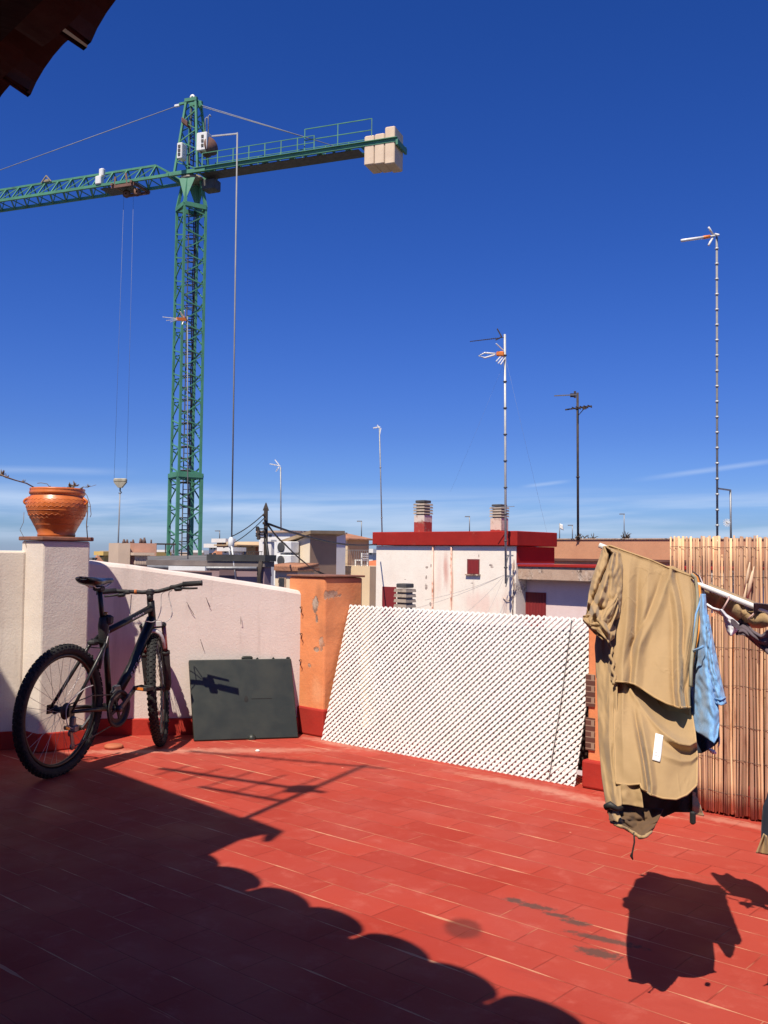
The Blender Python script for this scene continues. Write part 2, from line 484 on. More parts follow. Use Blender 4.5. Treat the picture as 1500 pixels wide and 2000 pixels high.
def mat_cloth(name, c1, c2=None, weave=900, rough=0.85, sheen=0.2, mott=0.0, crinkle=0.18):
    if name in MATS: return MATS[name]
    m, t, b, co = newmat(name)
    MATS[name] = m
    n1 = t.noise(co, 9, 5, 0.6)
    col = t.mix(t.ramp(n1, 0.3, 0.7), c1, c2)
    if mott:
        n2 = t.noise(t.mapping(co, sc=(1, 1, 0.35)), 130, 4, 0.7)
        col = t.mix(t.ramp(n2, 0.42, 0.62, 0, mott), col, tuple(min(1, q * 1.8 + 0.04) for q in c1))
    t.set(b, 'Base Color', col)
    b.inputs['Roughness'].default_value = rough
    b.inputs['Specular IOR Level'].default_value = 0.25
    b.inputs['Sheen Weight'].default_value = sheen
    n3 = t.noise(co, weave, 2)
    n4 = t.noise(co, 55, 4, 0.6)
    n5 = t.noise(t.mapping(co, sc=(1.0, 1.0, 0.45)), 17, 4, 0.55, 0.6)
    n6 = t.noise(t.mapping(co, loc=(4, 2, 1), sc=(1.0, 1.0, 0.55)), 8.5, 3, 0.5, 0.9)
    crease = t.ramp(t.m('ABSOLUTE', t.m('SUBTRACT', n6, 0.5)), 0.0, 0.05, 1.0, 0.0)
    n7 = t.noise(co, 5.0, 2)
    crease = t.m('MULTIPLY', crease, t.ramp(n7, 0.45, 0.65))
    h = t.m('ADD', t.m('ADD', t.m('MULTIPLY', n3, 0.12), t.m('MULTIPLY', n4, 0.25)), t.m('MULTIPLY', n5, crinkle))
    h = t.m('ADD', h, t.m('MULTIPLY', crease, 0.55))
    t.set(b, 'Normal', t.bump(h, 0.45, 0.005))
    return m

FLOOR = mat_floor()
STUCCO = mat_stucco('white_stucco', (0.68, 0.595, 0.545), (0.62, 0.535, 0.49), (0.40, 0.325, 0.29), 0.55)
STUCCO_OLD = mat_stucco('stained_white_stucco', (0.74, 0.66, 0.57), (0.64, 0.55, 0.47), (0.36, 0.29, 0.25), 0.75)
REDBASE = mat_peel('red_baseboard_paint', (0.34, 0.026, 0.018), (0.40, 0.035, 0.022), (0.45, 0.16, 0.10), (0.24, 0.05, 0.04), 0.66, 0.72, 3.0, 0.4)
ORANGE = mat_peel('orange_wall_paint', (0.76, 0.295, 0.125), (0.66, 0.235, 0.09), (0.50, 0.38, 0.28), (0.24, 0.14, 0.10), 0.60, 0.63, 2.6)
FACADE = mat_peel('white_facade_paint', (0.90, 0.83, 0.72), (0.87, 0.77, 0.66), (0.66, 0.42, 0.33), (0.34, 0.26, 0.22), 0.66, 0.69, 0.9, 0.4)
PINKWALL = mat_peel('pale_pink_facade', (0.78, 0.62, 0.58), (0.74, 0.57, 0.53), (0.7, 0.5, 0.44), (0.3, 0.2, 0.18), 0.68, 0.74, 0.8, 0.3)
REDCORN = mat_peel('red_cornice_paint', (0.36, 0.020, 0.014), (0.30, 0.016, 0.012), (0.36, 0.07, 0.05), (0.14, 0.012, 0.01), 0.58, 0.70, 1.6, 0.5)
OLDCONC = mat_peel('weathered_concrete', (0.52, 0.37, 0.27), (0.42, 0.28, 0.2), (0.62, 0.50, 0.40), (0.10, 0.06, 0.045), 0.46, 0.58, 2.4, 0.7)
TANWALL = mat_peel('ochre_orange_render', (0.60, 0.30, 0.165), (0.54, 0.26, 0.145), (0.42, 0.22, 0.14), (0.10, 0.06, 0.05), 0.64, 0.70, 0.9, 0.3)
BROWNTILE = mat_brick('brown_glazed_tiles', (0.10, 0.045, 0.032), (0.15, 0.065, 0.045), (0.36, 0.26, 0.18), 0.060, 0.030, 0.0028)
CLAY = mk('clay_cap_tile', (0.27, 0.11, 0.065), (0.16, 0.075, 0.05), 12, 0.8, bump=0.4, c3=(0.08, 0.05, 0.04))
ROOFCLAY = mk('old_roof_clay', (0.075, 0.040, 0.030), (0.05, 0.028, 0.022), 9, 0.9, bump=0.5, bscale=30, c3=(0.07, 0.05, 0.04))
POTCLAY = mk('glazed_terracotta', (0.60, 0.165, 0.040), (0.52, 0.13, 0.03), 10, 0.36, bump=0.15, bscale=40, c3=(0.30, 0.07, 0.03), s3=6, t3=(0.6, 0.75))
WHITEPL = mk('white_plastic', (0.80, 0.79, 0.76), (0.75, 0.74, 0.70), 3, 0.42, bump=0.05)
GREENPL = mk('dark_green_plastic', (0.016, 0.021, 0.017), (0.020, 0.026, 0.020), 2.5, 0.48, bump=0.1, bscale=8, c3=(0.030, 0.034, 0.029), s3=4, t3=(0.62, 0.8))
BLACK = mk('black_paint', (0.008, 0.008, 0.008), (0.012, 0.012, 0.012), 20, 0.36, spec=0.4)
BLACKMAT = mk('black_rubber_plastic', (0.013, 0.013, 0.013), (0.022, 0.021, 0.02), 30, 0.65, bump=0.2)
TYRE = mk('dusty_tyre_rubber', (0.010, 0.010, 0.010), (0.017, 0.016, 0.015), 25, 0.85, bump=0.3, c3=(0.035, 0.030, 0.027), s3=9, t3=(0.55, 0.75))
STEEL = mk('grey_steel', (0.42, 0.42, 0.43), (0.33, 0.33, 0.34), 18, 0.35, metal=0.9)
DULLSTEEL = mk('dull_galvanised_steel', (0.34, 0.345, 0.35), (0.25, 0.255, 0.26), 14, 0.55, metal=0.5)
WHITEMETAL = mk('white_enamelled_metal', (0.78, 0.78, 0.76), (0.70, 0.69, 0.66), 12, 0.35)
DARKPOST = mk('dark_tarred_wood', (0.035, 0.026, 0.022), (0.06, 0.045, 0.036), 15, 0.85, bump=0.3)
ORANGEPL = mk('orange_plastic', (0.70, 0.20, 0.03), (0.62, 0.17, 0.03), 8, 0.5)
CRANEGREEN = mk('crane_green_paint', (0.080, 0.265, 0.160), (0.06, 0.20, 0.125), 1.4, 0.55, c3=(0.045, 0.12, 0.085), s3=0.9, t3=(0.56, 0.75))
CRANEDARK = mk('dark_grey_machinery', (0.05, 0.05, 0.05), (0.09, 0.085, 0.08), 4, 0.6)
BLOCK = mk('cream_concrete_block', (0.72, 0.57, 0.42), (0.64, 0.49, 0.36), 2.2, 0.85, bump=0.3, c3=(0.5, 0.36, 0.26), s3=1.5, t3=(0.6, 0.75))
WIREMAT = mk('black_cable', (0.012, 0.012, 0.013), (0.02, 0.02, 0.02), 10, 0.6)
ROPE = mk('grey_wire_rope', (0.20, 0.21, 0.23), (0.26, 0.27, 0.29), 3, 0.6)
GLASS = mk('dark_window_glass', (0.03, 0.035, 0.045), (0.05, 0.055, 0.06), 3, 0.12)
DARKRED = mk('dark_red_door_paint', (0.24, 0.018, 0.018), (0.19, 0.014, 0.015), 6, 0.6, stretch=(8, 8, 0.6), bump=0.2)

# ---------------------------------------------------------------- terrace
DN = Vector((-0.755, 0.656, 0)); DR = Vector((0.788, 0.616, 0))       # the two visible faces of both pillars
PF = Vector((-2.08, 5.95, 0))                                        # white pillar, front edge
PB = PF + DR * 0.297
PL = PF + DN * 0.26
W0 = Vector((-1.98, 6.52, 0)); W1 = Vector((-0.565, 6.712, 0))       # white parapet, face line
OC = Vector((-0.39, 6.56, 0))                                        # orange pillar, front edge
OL = OC + DN * 0.352; OR_ = OC + DR * 0.315
LBL = Vector((-0.39, 6.49, 0)); LBR = Vector((1.04, 5.26, 0))        # foot of the lattice panel
UL = (LBR - LBL).normalized(); VL = Vector((-UL.y, UL.x, 0))
RW0 = Vector((1.10, 5.235, 0))                                       # orange wall right of the lattice
E_DIR = Vector((0.675, -0.738, 0)).normalized()                        # eave line of the house
N_IN = Vector((-0.73, -0.69, 0)).normalized()
E0 = Vector((-0.635, 1.93, 2.245))

def build_terrace():
    far_l = PL + Vector((-0.9, -0.44, 0)) * 3.2
    rr = RW0 + UL * 5.5
    mb = MB()
    poly = [(-6.2, 4.2), (-4.5, -4), (5.6, -4), xy(rr), xy(RW0 + VL * 0.2), xy(OR_ + VL * 0.25), xy(OL + VL * 0.3), xy(W0 + Vector((-0.03, 0.15, 0))), xy(PL + Vector((0, 0.25, 0))), xy(far_l + Vector((0, .3, 0)))]
    mb.prism(poly, GROUND_Z, 0.0)
    struct(mb.build('terrace_floor', [FLOOR]))
    g = MB()
    g.add([(-3000, -3000, GROUND_Z - 0.02), (3000, -3000, GROUND_Z - 0.02), (3000, 3000, GROUND_Z - 0.02), (-3000, 3000, GROUND_Z - 0.02)], [(0, 1, 2, 3)])
    struct(g.build('ground', mk('street_asphalt', (0.07, 0.065, 0.06), (0.11, 0.10, 0.09), 0.02, 0.9)))

    # white parapet with a raked top
    t = thing('parapet_wall', 'low white stucco parapet with a sloping top behind the bicycle', 'wall', W0)
    d = (W1 - W0).normalized(); n = Vector((-d.y, d.x, 0))
    e0 = W0 - d * 0.45
    L = (W1 - e0).length
    N = 40
    mb = MB()
    vs, fs = [], []
    for i in range(N + 1):
        k = i / N
        p = e0 + d * (L * k)
        s = max(0, (k * L - 0.45) / (L - 0.45))
        zt = 1.165 - 0.155 * s - 0.04 * s * s + 0.004 * mnoise.noise(Vector((k * 9, 0, 0)))
        b = 0.025
        bulge = 0.004 * mnoise.noise(Vector((k * 5, 2, 0)))
        vs += [p - n * bulge, p - n * bulge + Z * (zt - b), p + n * (b * 0.4) + Z * (zt - b * 0.25), p + n * b + Z * zt, p + n * 0.13 + Z * zt, p + n * 0.15 + Z * (zt - b), p + n * 0.15]
    for i in range(N):
        for k in range(6):
            a = i * 7 + k
            fs.append((a, a + 7, a + 8, a + 1))
    fs += [tuple(range(7)), tuple(reversed(range(N * 7, N * 7 + 7)))]
    mb.add(vs, fs)
    mb.build('wall', STUCCO, t)
    b = MB()
    bt = []
    for i in range(31):
        k = i / 30
        p = e0 + d * (L * k)
        h = 0.105 + 0.006 * mnoise.noise(Vector((k * 14, 5, 0)))
        bt += [p - n * 0.014, p - n * 0.014 + Z * h, p - n * 0.006 + Z * (h + 0.006), p + n * 0.01 + Z * (h + 0.006)]
    b.add(bt, [(i * 4 + k, i * 4 + 4 + k, i * 4 + 5 + k, i * 4 + 1 + k) for i in range(30) for k in range(3)])
    b.build('baseboard', REDBASE, t)
    # rusty ties poking out of the render
    tie = MB()
    for px, py, l, a in ((370, 1190, 0.10, 2.1), (405, 1178, 0.07, 2.0), (393, 1262, 0.075, 1.9), (470, 1215, 0.05, 1.6)):
        q = P(px, py, 6.5)
        s = (q - W0).dot(d); q = W0 + d * s + Z * q.z - n * 0.012
        w = d * math.cos(a) + Z * math.sin(a)
        tie.tube([q - w * l / 2, q + n * 0.0 - n * 0.012, q + w * l / 2], 0.0018, 5)
    tie.build('wire_tie', mk('rusty_wire', (0.10, 0.06, 0.045), (0.06, 0.035, 0.03), 20, 0.8), t)

    # parapet left of the white pillar
    t = thing('parapet_wall', 'stained white parapet on the far left, left of the potted pillar', 'wall', PL)
    a = PL + DN * -0.06; dl = Vector((-0.9, -0.436, 0)).normalized(); nl = Vector((dl.y, -dl.x, 0))
    e = a + dl * 3.0
    mb = MB(); mb.prism([xy(e), xy(a), xy(a + nl * 0.15), xy(e + nl * 0.15)], 0, 1.222)
    mb.build('wall', STUCCO_OLD, t, bevel=0.015)
    b = MB(); b.prism([xy(e - nl * 0.014), xy(a - nl * 0.014), xy(a + nl * 0.01), xy(e + nl * 0.01)], 0.002, 0.11)
    b.build('baseboard', REDBASE, t)

    # white pillar
    t = thing('pillar', 'white stucco corner pillar carrying the terracotta pot', 'pillar', PF)
    q = [xy(PL), xy(PF), xy(PB), xy(PL + PB - PF)]
    mb = MB(); mb.prism(q, 0, 1.285); mb.build('shaft', STUCCO_OLD, t, bevel=0.012)
    c = (PL + PB) / 2
    def grow(pts, k):
        return [xy(c + (Vector((p[0], p[1], 0)) - c) * k) for p in pts]
    mb = MB(); mb.prism(grow(q, 1.10), 1.287, 1.312); mb.build('cap', CLAY, t, bevel=0.006)
    mb = MB(); mb.prism(grow(q, 1.07), 0.002, 0.115); mb.build('baseboard', REDBASE, t, bevel=0.008)

    # orange pillar
    t = thing('pillar', 'orange painted pillar with peeling grey patches left of the lattice', 'pillar', OC)
    q = [xy(OL), xy(OC), xy(OR_), xy(OL + OR_ - OC)]
    c = (OL + OR_) / 2
    op = mat_peel('peeling_orange_paint', (0.76, 0.295, 0.125), (0.66, 0.235, 0.09), (0.50, 0.40, 0.31), (0.24, 0.16, 0.12), 0.70, 0.74, 2.6, 0.6,
        spots=[(P(617, 1180, 6.62) - OC, 0.030, 0.07, 1), (P(622, 1208, 6.62) - OC, 0.014, 0.03, 1), (P(622, 1268, 6.62) - OC, 0.03, 0.022, 0.9), (P(604, 1300, 6.65) - OC, 0.02, 0.015, 0.8), (P(686, 1160, 6.75) - OC, 0.022, 0.03, 0.8), (P(655, 1255, 6.68) - OC, 0.025, 0.05, 0.7)],
        streaks=[(P(650, 1160, 6.7) - OC, 0.05, 0.10, (0.36, 0.15, 0.07), 0.5), (P(665, 1230, 6.7) - OC, 0.09, 0.10, (0.42, 0.17, 0.08), 0.5), (P(625, 1350, 6.62) - OC, 0.08, 0.12, (0.80, 0.42, 0.22), 0.5)])
    mb = MB(); mb.prism(q, 0, 1.066); mb.build('shaft', op, t, bevel=0.012)
    mb = MB(); mb.prism(grow(q, 1.07), 1.068, 1.082); mb.build('cap', CLAY, t, bevel=0.004)
    mb = MB()
    zt = []
    bq = [xy(OL), xy(OC), xy(OR_), xy(OL + OR_ - OC)]
    mb.prism(grow(bq, 1.07), 0.002, [0.19, 0.185, 0.20, 0.2]); mb.build('baseboard', REDBASE, t, bevel=0.012)
    hk = MB()
    for s_, z in ((0.215, 0.86), (0.21, 0.68), (0.215, 0.5)):
        p = OC + DN * s_ + Z * z - V * 0.004
        hk.tube([p, p - V * 0.02, p - V * 0.024 + U * 0.018 - Z * 0.012, p - V * 0.02 + U * 0.012 - Z * 0.035], 0.003, 6)
    hk.build('hook', DARKPOST, t)

    # low parapet behind the lattice: brown tiles, the lattice's shade put into their colour
    t = thing('parapet_wall', 'low tiled parapet, toned dark for shade, hidden behind the white lattice panel', 'wall', OC)
    a = OR_ + V * 0.0 - UL * 0.1; a = LBL + VL * 0.36 + UL * 0.14; e = LBR + VL * 0.36 + UL * 0.09
    mb = MB(); mb.prism([xy(a), xy(e), xy(e + VL * 0.15), xy(a + VL * 0.15)], 0, 0.79)
    mb.build('wall', mat_brick('shade_toned_tiles', (0.030, 0.018, 0.014), (0.045, 0.024, 0.018), (0.06, 0.045, 0.035), 0.060, 0.030, 0.0028), t, bevel=0.01)

    # orange wall to the right of the lattice
    t = thing('parapet_wall', 'orange painted parapet behind the beige jacket and the reeds', 'wall', RW0)
    e = RW0 + UL * 2.4
    mb = MB(); mb.prism([xy(RW0), xy(e), xy(e + VL * 0.5), xy(RW0 + VL * 0.5)], 0, 0.93)
    mb.build('wall', ORANGE, t, bevel=0.012)
    b = MB(); b.prism([xy(RW0 - VL * 0.03 - UL * 0.02), xy(e - VL * 0.03), xy(e + VL * 0.02), xy(RW0 + VL * 0.6 - UL * 0.02)], 0.002, 0.15)
    b.build('baseboard', REDBASE, t, bevel=0.012)
    for z0, z1 in ((0.43, 0.60), (0.20, 0.37)):
        k = MB(); k.prism([xy(RW0 - VL * 0.008 - UL * 0.008), xy(RW0 + UL * 0.045 - VL * 0.008), xy(RW0 + UL * 0.045 + VL * 0.01), xy(RW0 + VL * 0.3 - UL * 0.008)], z0, z1)
        k.build('tile_strip', BROWNTILE, t)
build_terrace()

# ---------------------------------------------------------------- house behind the camera: eave, stair tower
def build_house():
    t = thing('house', 'house behind the viewpoint whose dark clay tile eave overhangs the corner', 'house', E0 + N_IN * 1.4 - Z * 2.2)
    k0, k1 = -1.10, 4.2
    w0 = E0 + E_DIR * -2.0 + N_IN * 1.35; w1 = E0 + E_DIR * k1 + N_IN * 1.35
    mb = MB(); mb.prism([xy(w0), xy(w0 + N_IN * 0.3), xy(w1 + N_IN * 0.3), xy(w1)], 0, 2.5)
    mb.build('wall', mk('house_render', (0.30, 0.25, 0.22), (0.24, 0.2, 0.18), 2, 0.9, bump=0.3), t)
    # boarded soffit below the tiles
    sl = 0.30
    def RP(k, d, z=0.0): return E0 + E_DIR * k + N_IN * d + Z * (sl * d + z)
    mb = MB()
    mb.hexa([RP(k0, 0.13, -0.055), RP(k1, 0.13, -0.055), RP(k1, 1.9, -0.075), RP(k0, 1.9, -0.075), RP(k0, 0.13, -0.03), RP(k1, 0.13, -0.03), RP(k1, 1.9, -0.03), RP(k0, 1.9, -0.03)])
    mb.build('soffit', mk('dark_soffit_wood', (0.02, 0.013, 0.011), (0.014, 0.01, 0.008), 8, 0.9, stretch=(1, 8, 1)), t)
    rf = MB()
    sp = 0.29
    rnd = random.Random(3)
    n = int((k1 - k0) / sp) + 1
    dsl = (N_IN + Z * sl).normalized(); up = E_DIR.cross(dsl).normalized()
    if up.z < 0: up = -up
    for i in range(n):
        kc = k0 + 0.085 + i * sp
        for rowi in range(4):
            off = rowi * 0.42 + rnd.uniform(-0.015, 0.015)
            jig = rnd.uniform(-0.012, 0.012)
            for cover in (1, 0):
                c = RP(kc + (0 if cover else sp / 2) + jig, off + (0 if cover else 0.05), 0.004 + rowi * 0.006 + (0.012 if cover else 0.025))
                r0, r1 = (0.150, 0.128) if cover else (0.105, 0.125)
                vs, fs, m = [], [], 9
                for j, (dd, rr) in enumerate(((-0.02, r0), (0.45, r1))):
                    for th in (0, 0.016):
                        for q in range(m + 1):
                            a = math.pi * q / m
                            sgn = 1 if cover else -0.22
                            vs.append(c + dsl * dd + E_DIR * (math.cos(a) * (rr - th)) + up * (math.sin(a) * (rr - th) * sgn * 0.66))
                B = m + 1
                for q in range(m):
                    fs += [(q, q + 1, B * 2 + q + 1, B * 2 + q), (B + q + 1, B + q, B * 3 + q, B * 3 + q + 1), (q + 1, q, B + q, B + q + 1), (B * 2 + q, B * 2 + q + 1, B * 3 + q + 1, B * 3 + q)]
                rf.add(vs, fs, 0, False)
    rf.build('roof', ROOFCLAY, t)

    # stair tower rising past the eave, left of the frame
    tc = Vector((-1.385, 2.47, 0))
    t = thing('stair_tower', 'tall stair tower left of the view that shades the bicycle corner', 'tower', tc)
    a, b = tc, tc - E_DIR * 2.75
    mb = MB(); mb.prism([xy(b), xy(b + N_IN * 1.6), xy(a + N_IN * 1.6), xy(a)], 0, 3.38)
    mb.build('wall', mk('house_render', (0.4, 0.3, 0.26)), t)
    o = 0.05
    mb = MB(); mb.prism([xy(b - E_DIR * o - N_IN * o), xy(b + N_IN * (1.6 + o) - E_DIR * o), xy(a + N_IN * (1.6 + o) + E_DIR * o), xy(a + E_DIR * o - N_IN * o)], 3.382, 3.44)
    tip = a + E_DIR * 0.05 - N_IN * 0.02 + Z * 3.44
    mb.tube([tip - E_DIR * 0.25, tip + E_DIR * 0.02 - Z * 0.0, tip + E_DIR * 0.10 + N_IN * 0.1], [0.05, 0.045, 0.02], 8)
    mb.build('roof', ROOFCLAY, t)
    # mast antenna on that tower (its shadow crosses the floor)
    base = Vector((-1.50, 2.62, 3.44))
    t = thing('roof_antenna', 'television antenna on the stair tower casting its shadow across the terrace', 'antenna', base)
    H = 2.15
    mb = MB(); mb.tube([base, base + Z * (H + 0.05)], 0.02, 8); mb.build('mast', DULLSTEEL, t)
    y = MB()
    d1 = Vector((-0.94, 0.33, 0)).normalized(); c = Vector((-d1.y, d1.x, 0))
    top = base + Z * (H - 0.02)
    y.bar(top + d1 * -0.15, top + d1 * 1.15, 0.022)
    for i in range(9): y.bar(top + d1 * (0.2 + i * 0.11) - c * 0.06, top + d1 * (0.2 + i * 0.11) + c * 0.06, 0.008)
    y.build('yagi', DULLSTEEL, t); y = MB()
    mid = base + Z * (H * 0.5); d2 = Vector((-0.88, 0.47, 0)).normalized(); c2 = Vector((-d2.y, d2.x, 0))
    y.bar(mid - d2 * 0.1, mid + d2 * 1.0, 0.03)
    for i in range(5): y.bar(mid + d2 * (0.1 + i * 0.2) - c2 * (0.26 - i * 0.03), mid + d2 * (0.1 + i * 0.2) + c2 * (0.26 - i * 0.03), 0.015)
    y.bbox(mid + d2 * 0.05, (0.14, 0.1, 0.16), b=0.02)
    y.build('yagi', DULLSTEEL, t); y = MB()
    mid2 = base + Z * (H * 0.30)
    y.bar(mid2, mid2 + d2 * 0.55 + Z * 0.05, 0.025)
    y.build('arm', DULLSTEEL, t)
build_house()

# ---------------------------------------------------------------- neighbouring buildings
def hit(base, d, px):
    """distance along direction d from base (plan) to the sight line through pixel column px"""
    q = ray(px, 1085); k = q.x / q.y
    return (k * base.y - base.x) / (d.x - k * d.y)
def zat(py, Y, px=750):
    return P(px, py, Y).z

class Bld:
    """plan helper: K = nearest vertical edge; left face runs along -U, right face along V"""
    def __init__(s, px, Y, pl, pr, py, du=None, dv=None):
        s.du = du or -U; s.dv = dv or V
        s.K = P(px, 1085, Y); s.K.z = 0
        s.top = P(px, py, Y).z
        s.lu = hit(s.K, s.du, pl); s.lv = hit(s.K, s.dv, pr) if pr else 3.0
    def pt(s, a, b, z=0.0):
        return s.K + s.du * a + s.dv * b + Z * z
    def poly(s, a0=0, a1=None, b0=0, b1=None):
        a1 = s.lu if a1 is None else a1; b1 = s.lv if b1 is None else b1
        return [xy(s.pt(a1, b0)), xy(s.pt(a0, b0)), xy(s.pt(a0, b1)), xy(s.pt(a1, b1))]
    def on_u(s, px): return hit(s.K, s.du, px)
    def zu(s, px, py):
        a = s.on_u(px); return P(px, py, s.pt(a, 0).y).z
    def on_v(s, px): return hit(s.K, s.dv, px)
    def zv(s, px, py):
        a = s.on_v(px); return P(px, py, s.pt(0, a).y).z
    def panel_u(s, mb, p0, p1, y0, y1, out=0.02, deep=0.03, mi=0):
        """slab on the left face between pixel columns p0..p1, rows y0(top)..y1"""
        a0, a1 = s.on_u(p0), s.on_u(p1); zt, zb = s.zu((p0 + p1) / 2, y0), s.zu((p0 + p1) / 2, y1)
        mb.prism([xy(s.pt(a0, -out)), xy(s.pt(a1, -out)), xy(s.pt(a1, deep)), xy(s.pt(a0, deep))], zb, zt, mi)
        return a0, a1, zb, zt
    def panel_v(s, mb, p0, p1, y0, y1, out=0.02, deep=0.03, mi=0):
        b0, b1 = s.on_v(p0), s.on_v(p1); zt, zb = s.zv((p0 + p1) / 2, y0), s.zv((p0 + p1) / 2, y1)
        mb.prism([xy(s.pt(-out, b0)), xy(s.pt(-out, b1)), xy(s.pt(deep, b1)), xy(s.pt(deep, b0))], zb, zt, mi)

CREAMW = mk('warm_cream_render', (0.80, 0.68, 0.50), (0.74, 0.61, 0.44), 1.5, 0.85, c3=(0.6, 0.48, 0.34), s3=0.8, t3=(0.6, 0.75))
CREAM = mk('cream_render', (0.72, 0.56, 0.36), (0.66, 0.50, 0.32), 1.5, 0.85, c3=(0.5, 0.38, 0.27), s3=0.7, t3=(0.6, 0.75), bump=0.2)
WHITEW = mk('far_white_render', (0.78, 0.74, 0.69), (0.70, 0.66, 0.61), 1.2, 0.85, c3=(0.55, 0.48, 0.42), s3=0.6, t3=(0.6, 0.75))
TANBOX = mk('shaded_tan_render', (0.37, 0.245, 0.165), (0.33, 0.215, 0.145), 1.8, 0.9, bump=0.2)  # darker tone that carries the shade of right-hand walls
PURPLE = mk('dusty_mauve_render', (0.30, 0.20, 0.215), (0.255, 0.17, 0.185), 1.0, 0.9, bump=0.2)
GREYROOF = mk('grey_bitumen_roof', (0.10, 0.095, 0.09), (0.15, 0.14, 0.13), 2, 0.9, bump=0.3, stretch=(1, 1, 4))
BROWNB = mk('brown_brick_render', (0.30, 0.15, 0.10), (0.22, 0.11, 0.08), 1.6, 0.9)
BRICKO = mk('orange_brick_render', (0.50, 0.20, 0.10), (0.42, 0.165, 0.085), 2.0, 0.9)
YELLOW = mk('yellow_render', (0.66, 0.44, 0.13), (0.6, 0.4, 0.14), 1, 0.9)
BEIGE = mk('beige_render', (0.56, 0.42, 0.31), (0.48, 0.36, 0.27), 1, 0.9)
ROOFTILE = mk('far_roof_tiles', (0.42, 0.19, 0.10), (0.30, 0.14, 0.085), 5, 0.9, bump=0.5, bscale=14, bdist=0.03)

def boxes_on(b, name, mat, parent, rects, face='u', **kw):
    for r in rects:
        m = MB(); (b.panel_u if face == 'u' else b.panel_v)(m, *r, **kw); m.build(name, mat, parent)

def railing(a, b, zb, h, n, mat, parent, r=0.012, name='railing'):
    m = MB()
    a, b = Vector(a), Vector(b)
    a.z = b.z = zb
    m.bar(a + Z * h, b + Z * h, r * 2.4); m.bar(a + Z * h * 0.12, b + Z * h * 0.12, r * 2)
    for i in range(n + 1):
        p = a.lerp(b, i / n); m.bar(p, p + Z * h, r * (2.4 if i in (0, n) else 1.5))
    return m.build(name, mat, parent)

def louvre_chimney(px, pyb, pyt, wpx, Y, label, band=None, split=0.42):
    c = P(px, pyb, Y); w = wpx / FPX * Y / 1.15; h = P(px, pyt, Y).z - c.z
    t = thing('chimney', label, 'chimney', c - Z * 0.0, 'louvred chimneys on the white building')
    ax, ay = U, V
    m = MB(); hb = h * split
    m.bbox(c + Z * (hb / 2 - 0.1), (w * 0.9, w * 0.9, hb + 0.2), ax, ay, b=0.01)
    m.build('shaft', band or OLDCONC, t)
    m = MB()
    nl = 4; lh = (h * 0.9 - hb) / nl
    for i in range(nl):
        z = hb + lh * i
        m.box(c + Z * (z + lh * 0.18), (w * 0.66, w * 0.66, lh * 0.40), ax, ay)
        zz = z + lh * 0.36
        m.hexa([c + ax * x * w * 0.49 + ay * y * w * 0.49 + Z * zz for x, y in ((-1, -1), (1, -1), (1, 1), (-1, 1))] + [c + ax * x * w * 0.455 + ay * y * w * 0.455 + Z * (zz + lh * 0.60) for x, y in ((-1, -1), (1, -1), (1, 1), (-1, 1))])
    m.build('louvres', CHIMCONC, t)
    m = MB(); m.bbox(c + Z * (h * 0.955), (w * 0.78, w * 0.78, h * 0.08), ax, ay, b=0.01); m.build('cap', CRANEDARK, t)
    return t
CHIMCONC = mk('sooty_concrete_louvres', (0.42, 0.34, 0.27), (0.30, 0.24, 0.19), 6, 0.9, bump=0.4, c3=(0.14, 0.11, 0.09), s3=3, t3=(0.52, 0.68))
def mat_banded(name, zsplit, c_low, c_high):
    m, t, b, co = newmat(name)
    x, y, z = t.sep(co)
    e = t.m('ADD', z, t.m('MULTIPLY', t.m('SUBTRACT', t.noise(co, 9, 4), 0.5), 0.08))
    col = t.mix(t.ramp(e, zsplit - 0.006, zsplit + 0.006), c_low, c_high)
    pt = t.noise(co, 7, 6, 0.7)
    col = t.mix(t.ramp(pt, 0.52, 0.66, 0, 0.8), col, (0.36, 0.22, 0.16))
    t.set(b, 'Base Color', col); b.inputs['Roughness'].default_value = 0.85
    return m

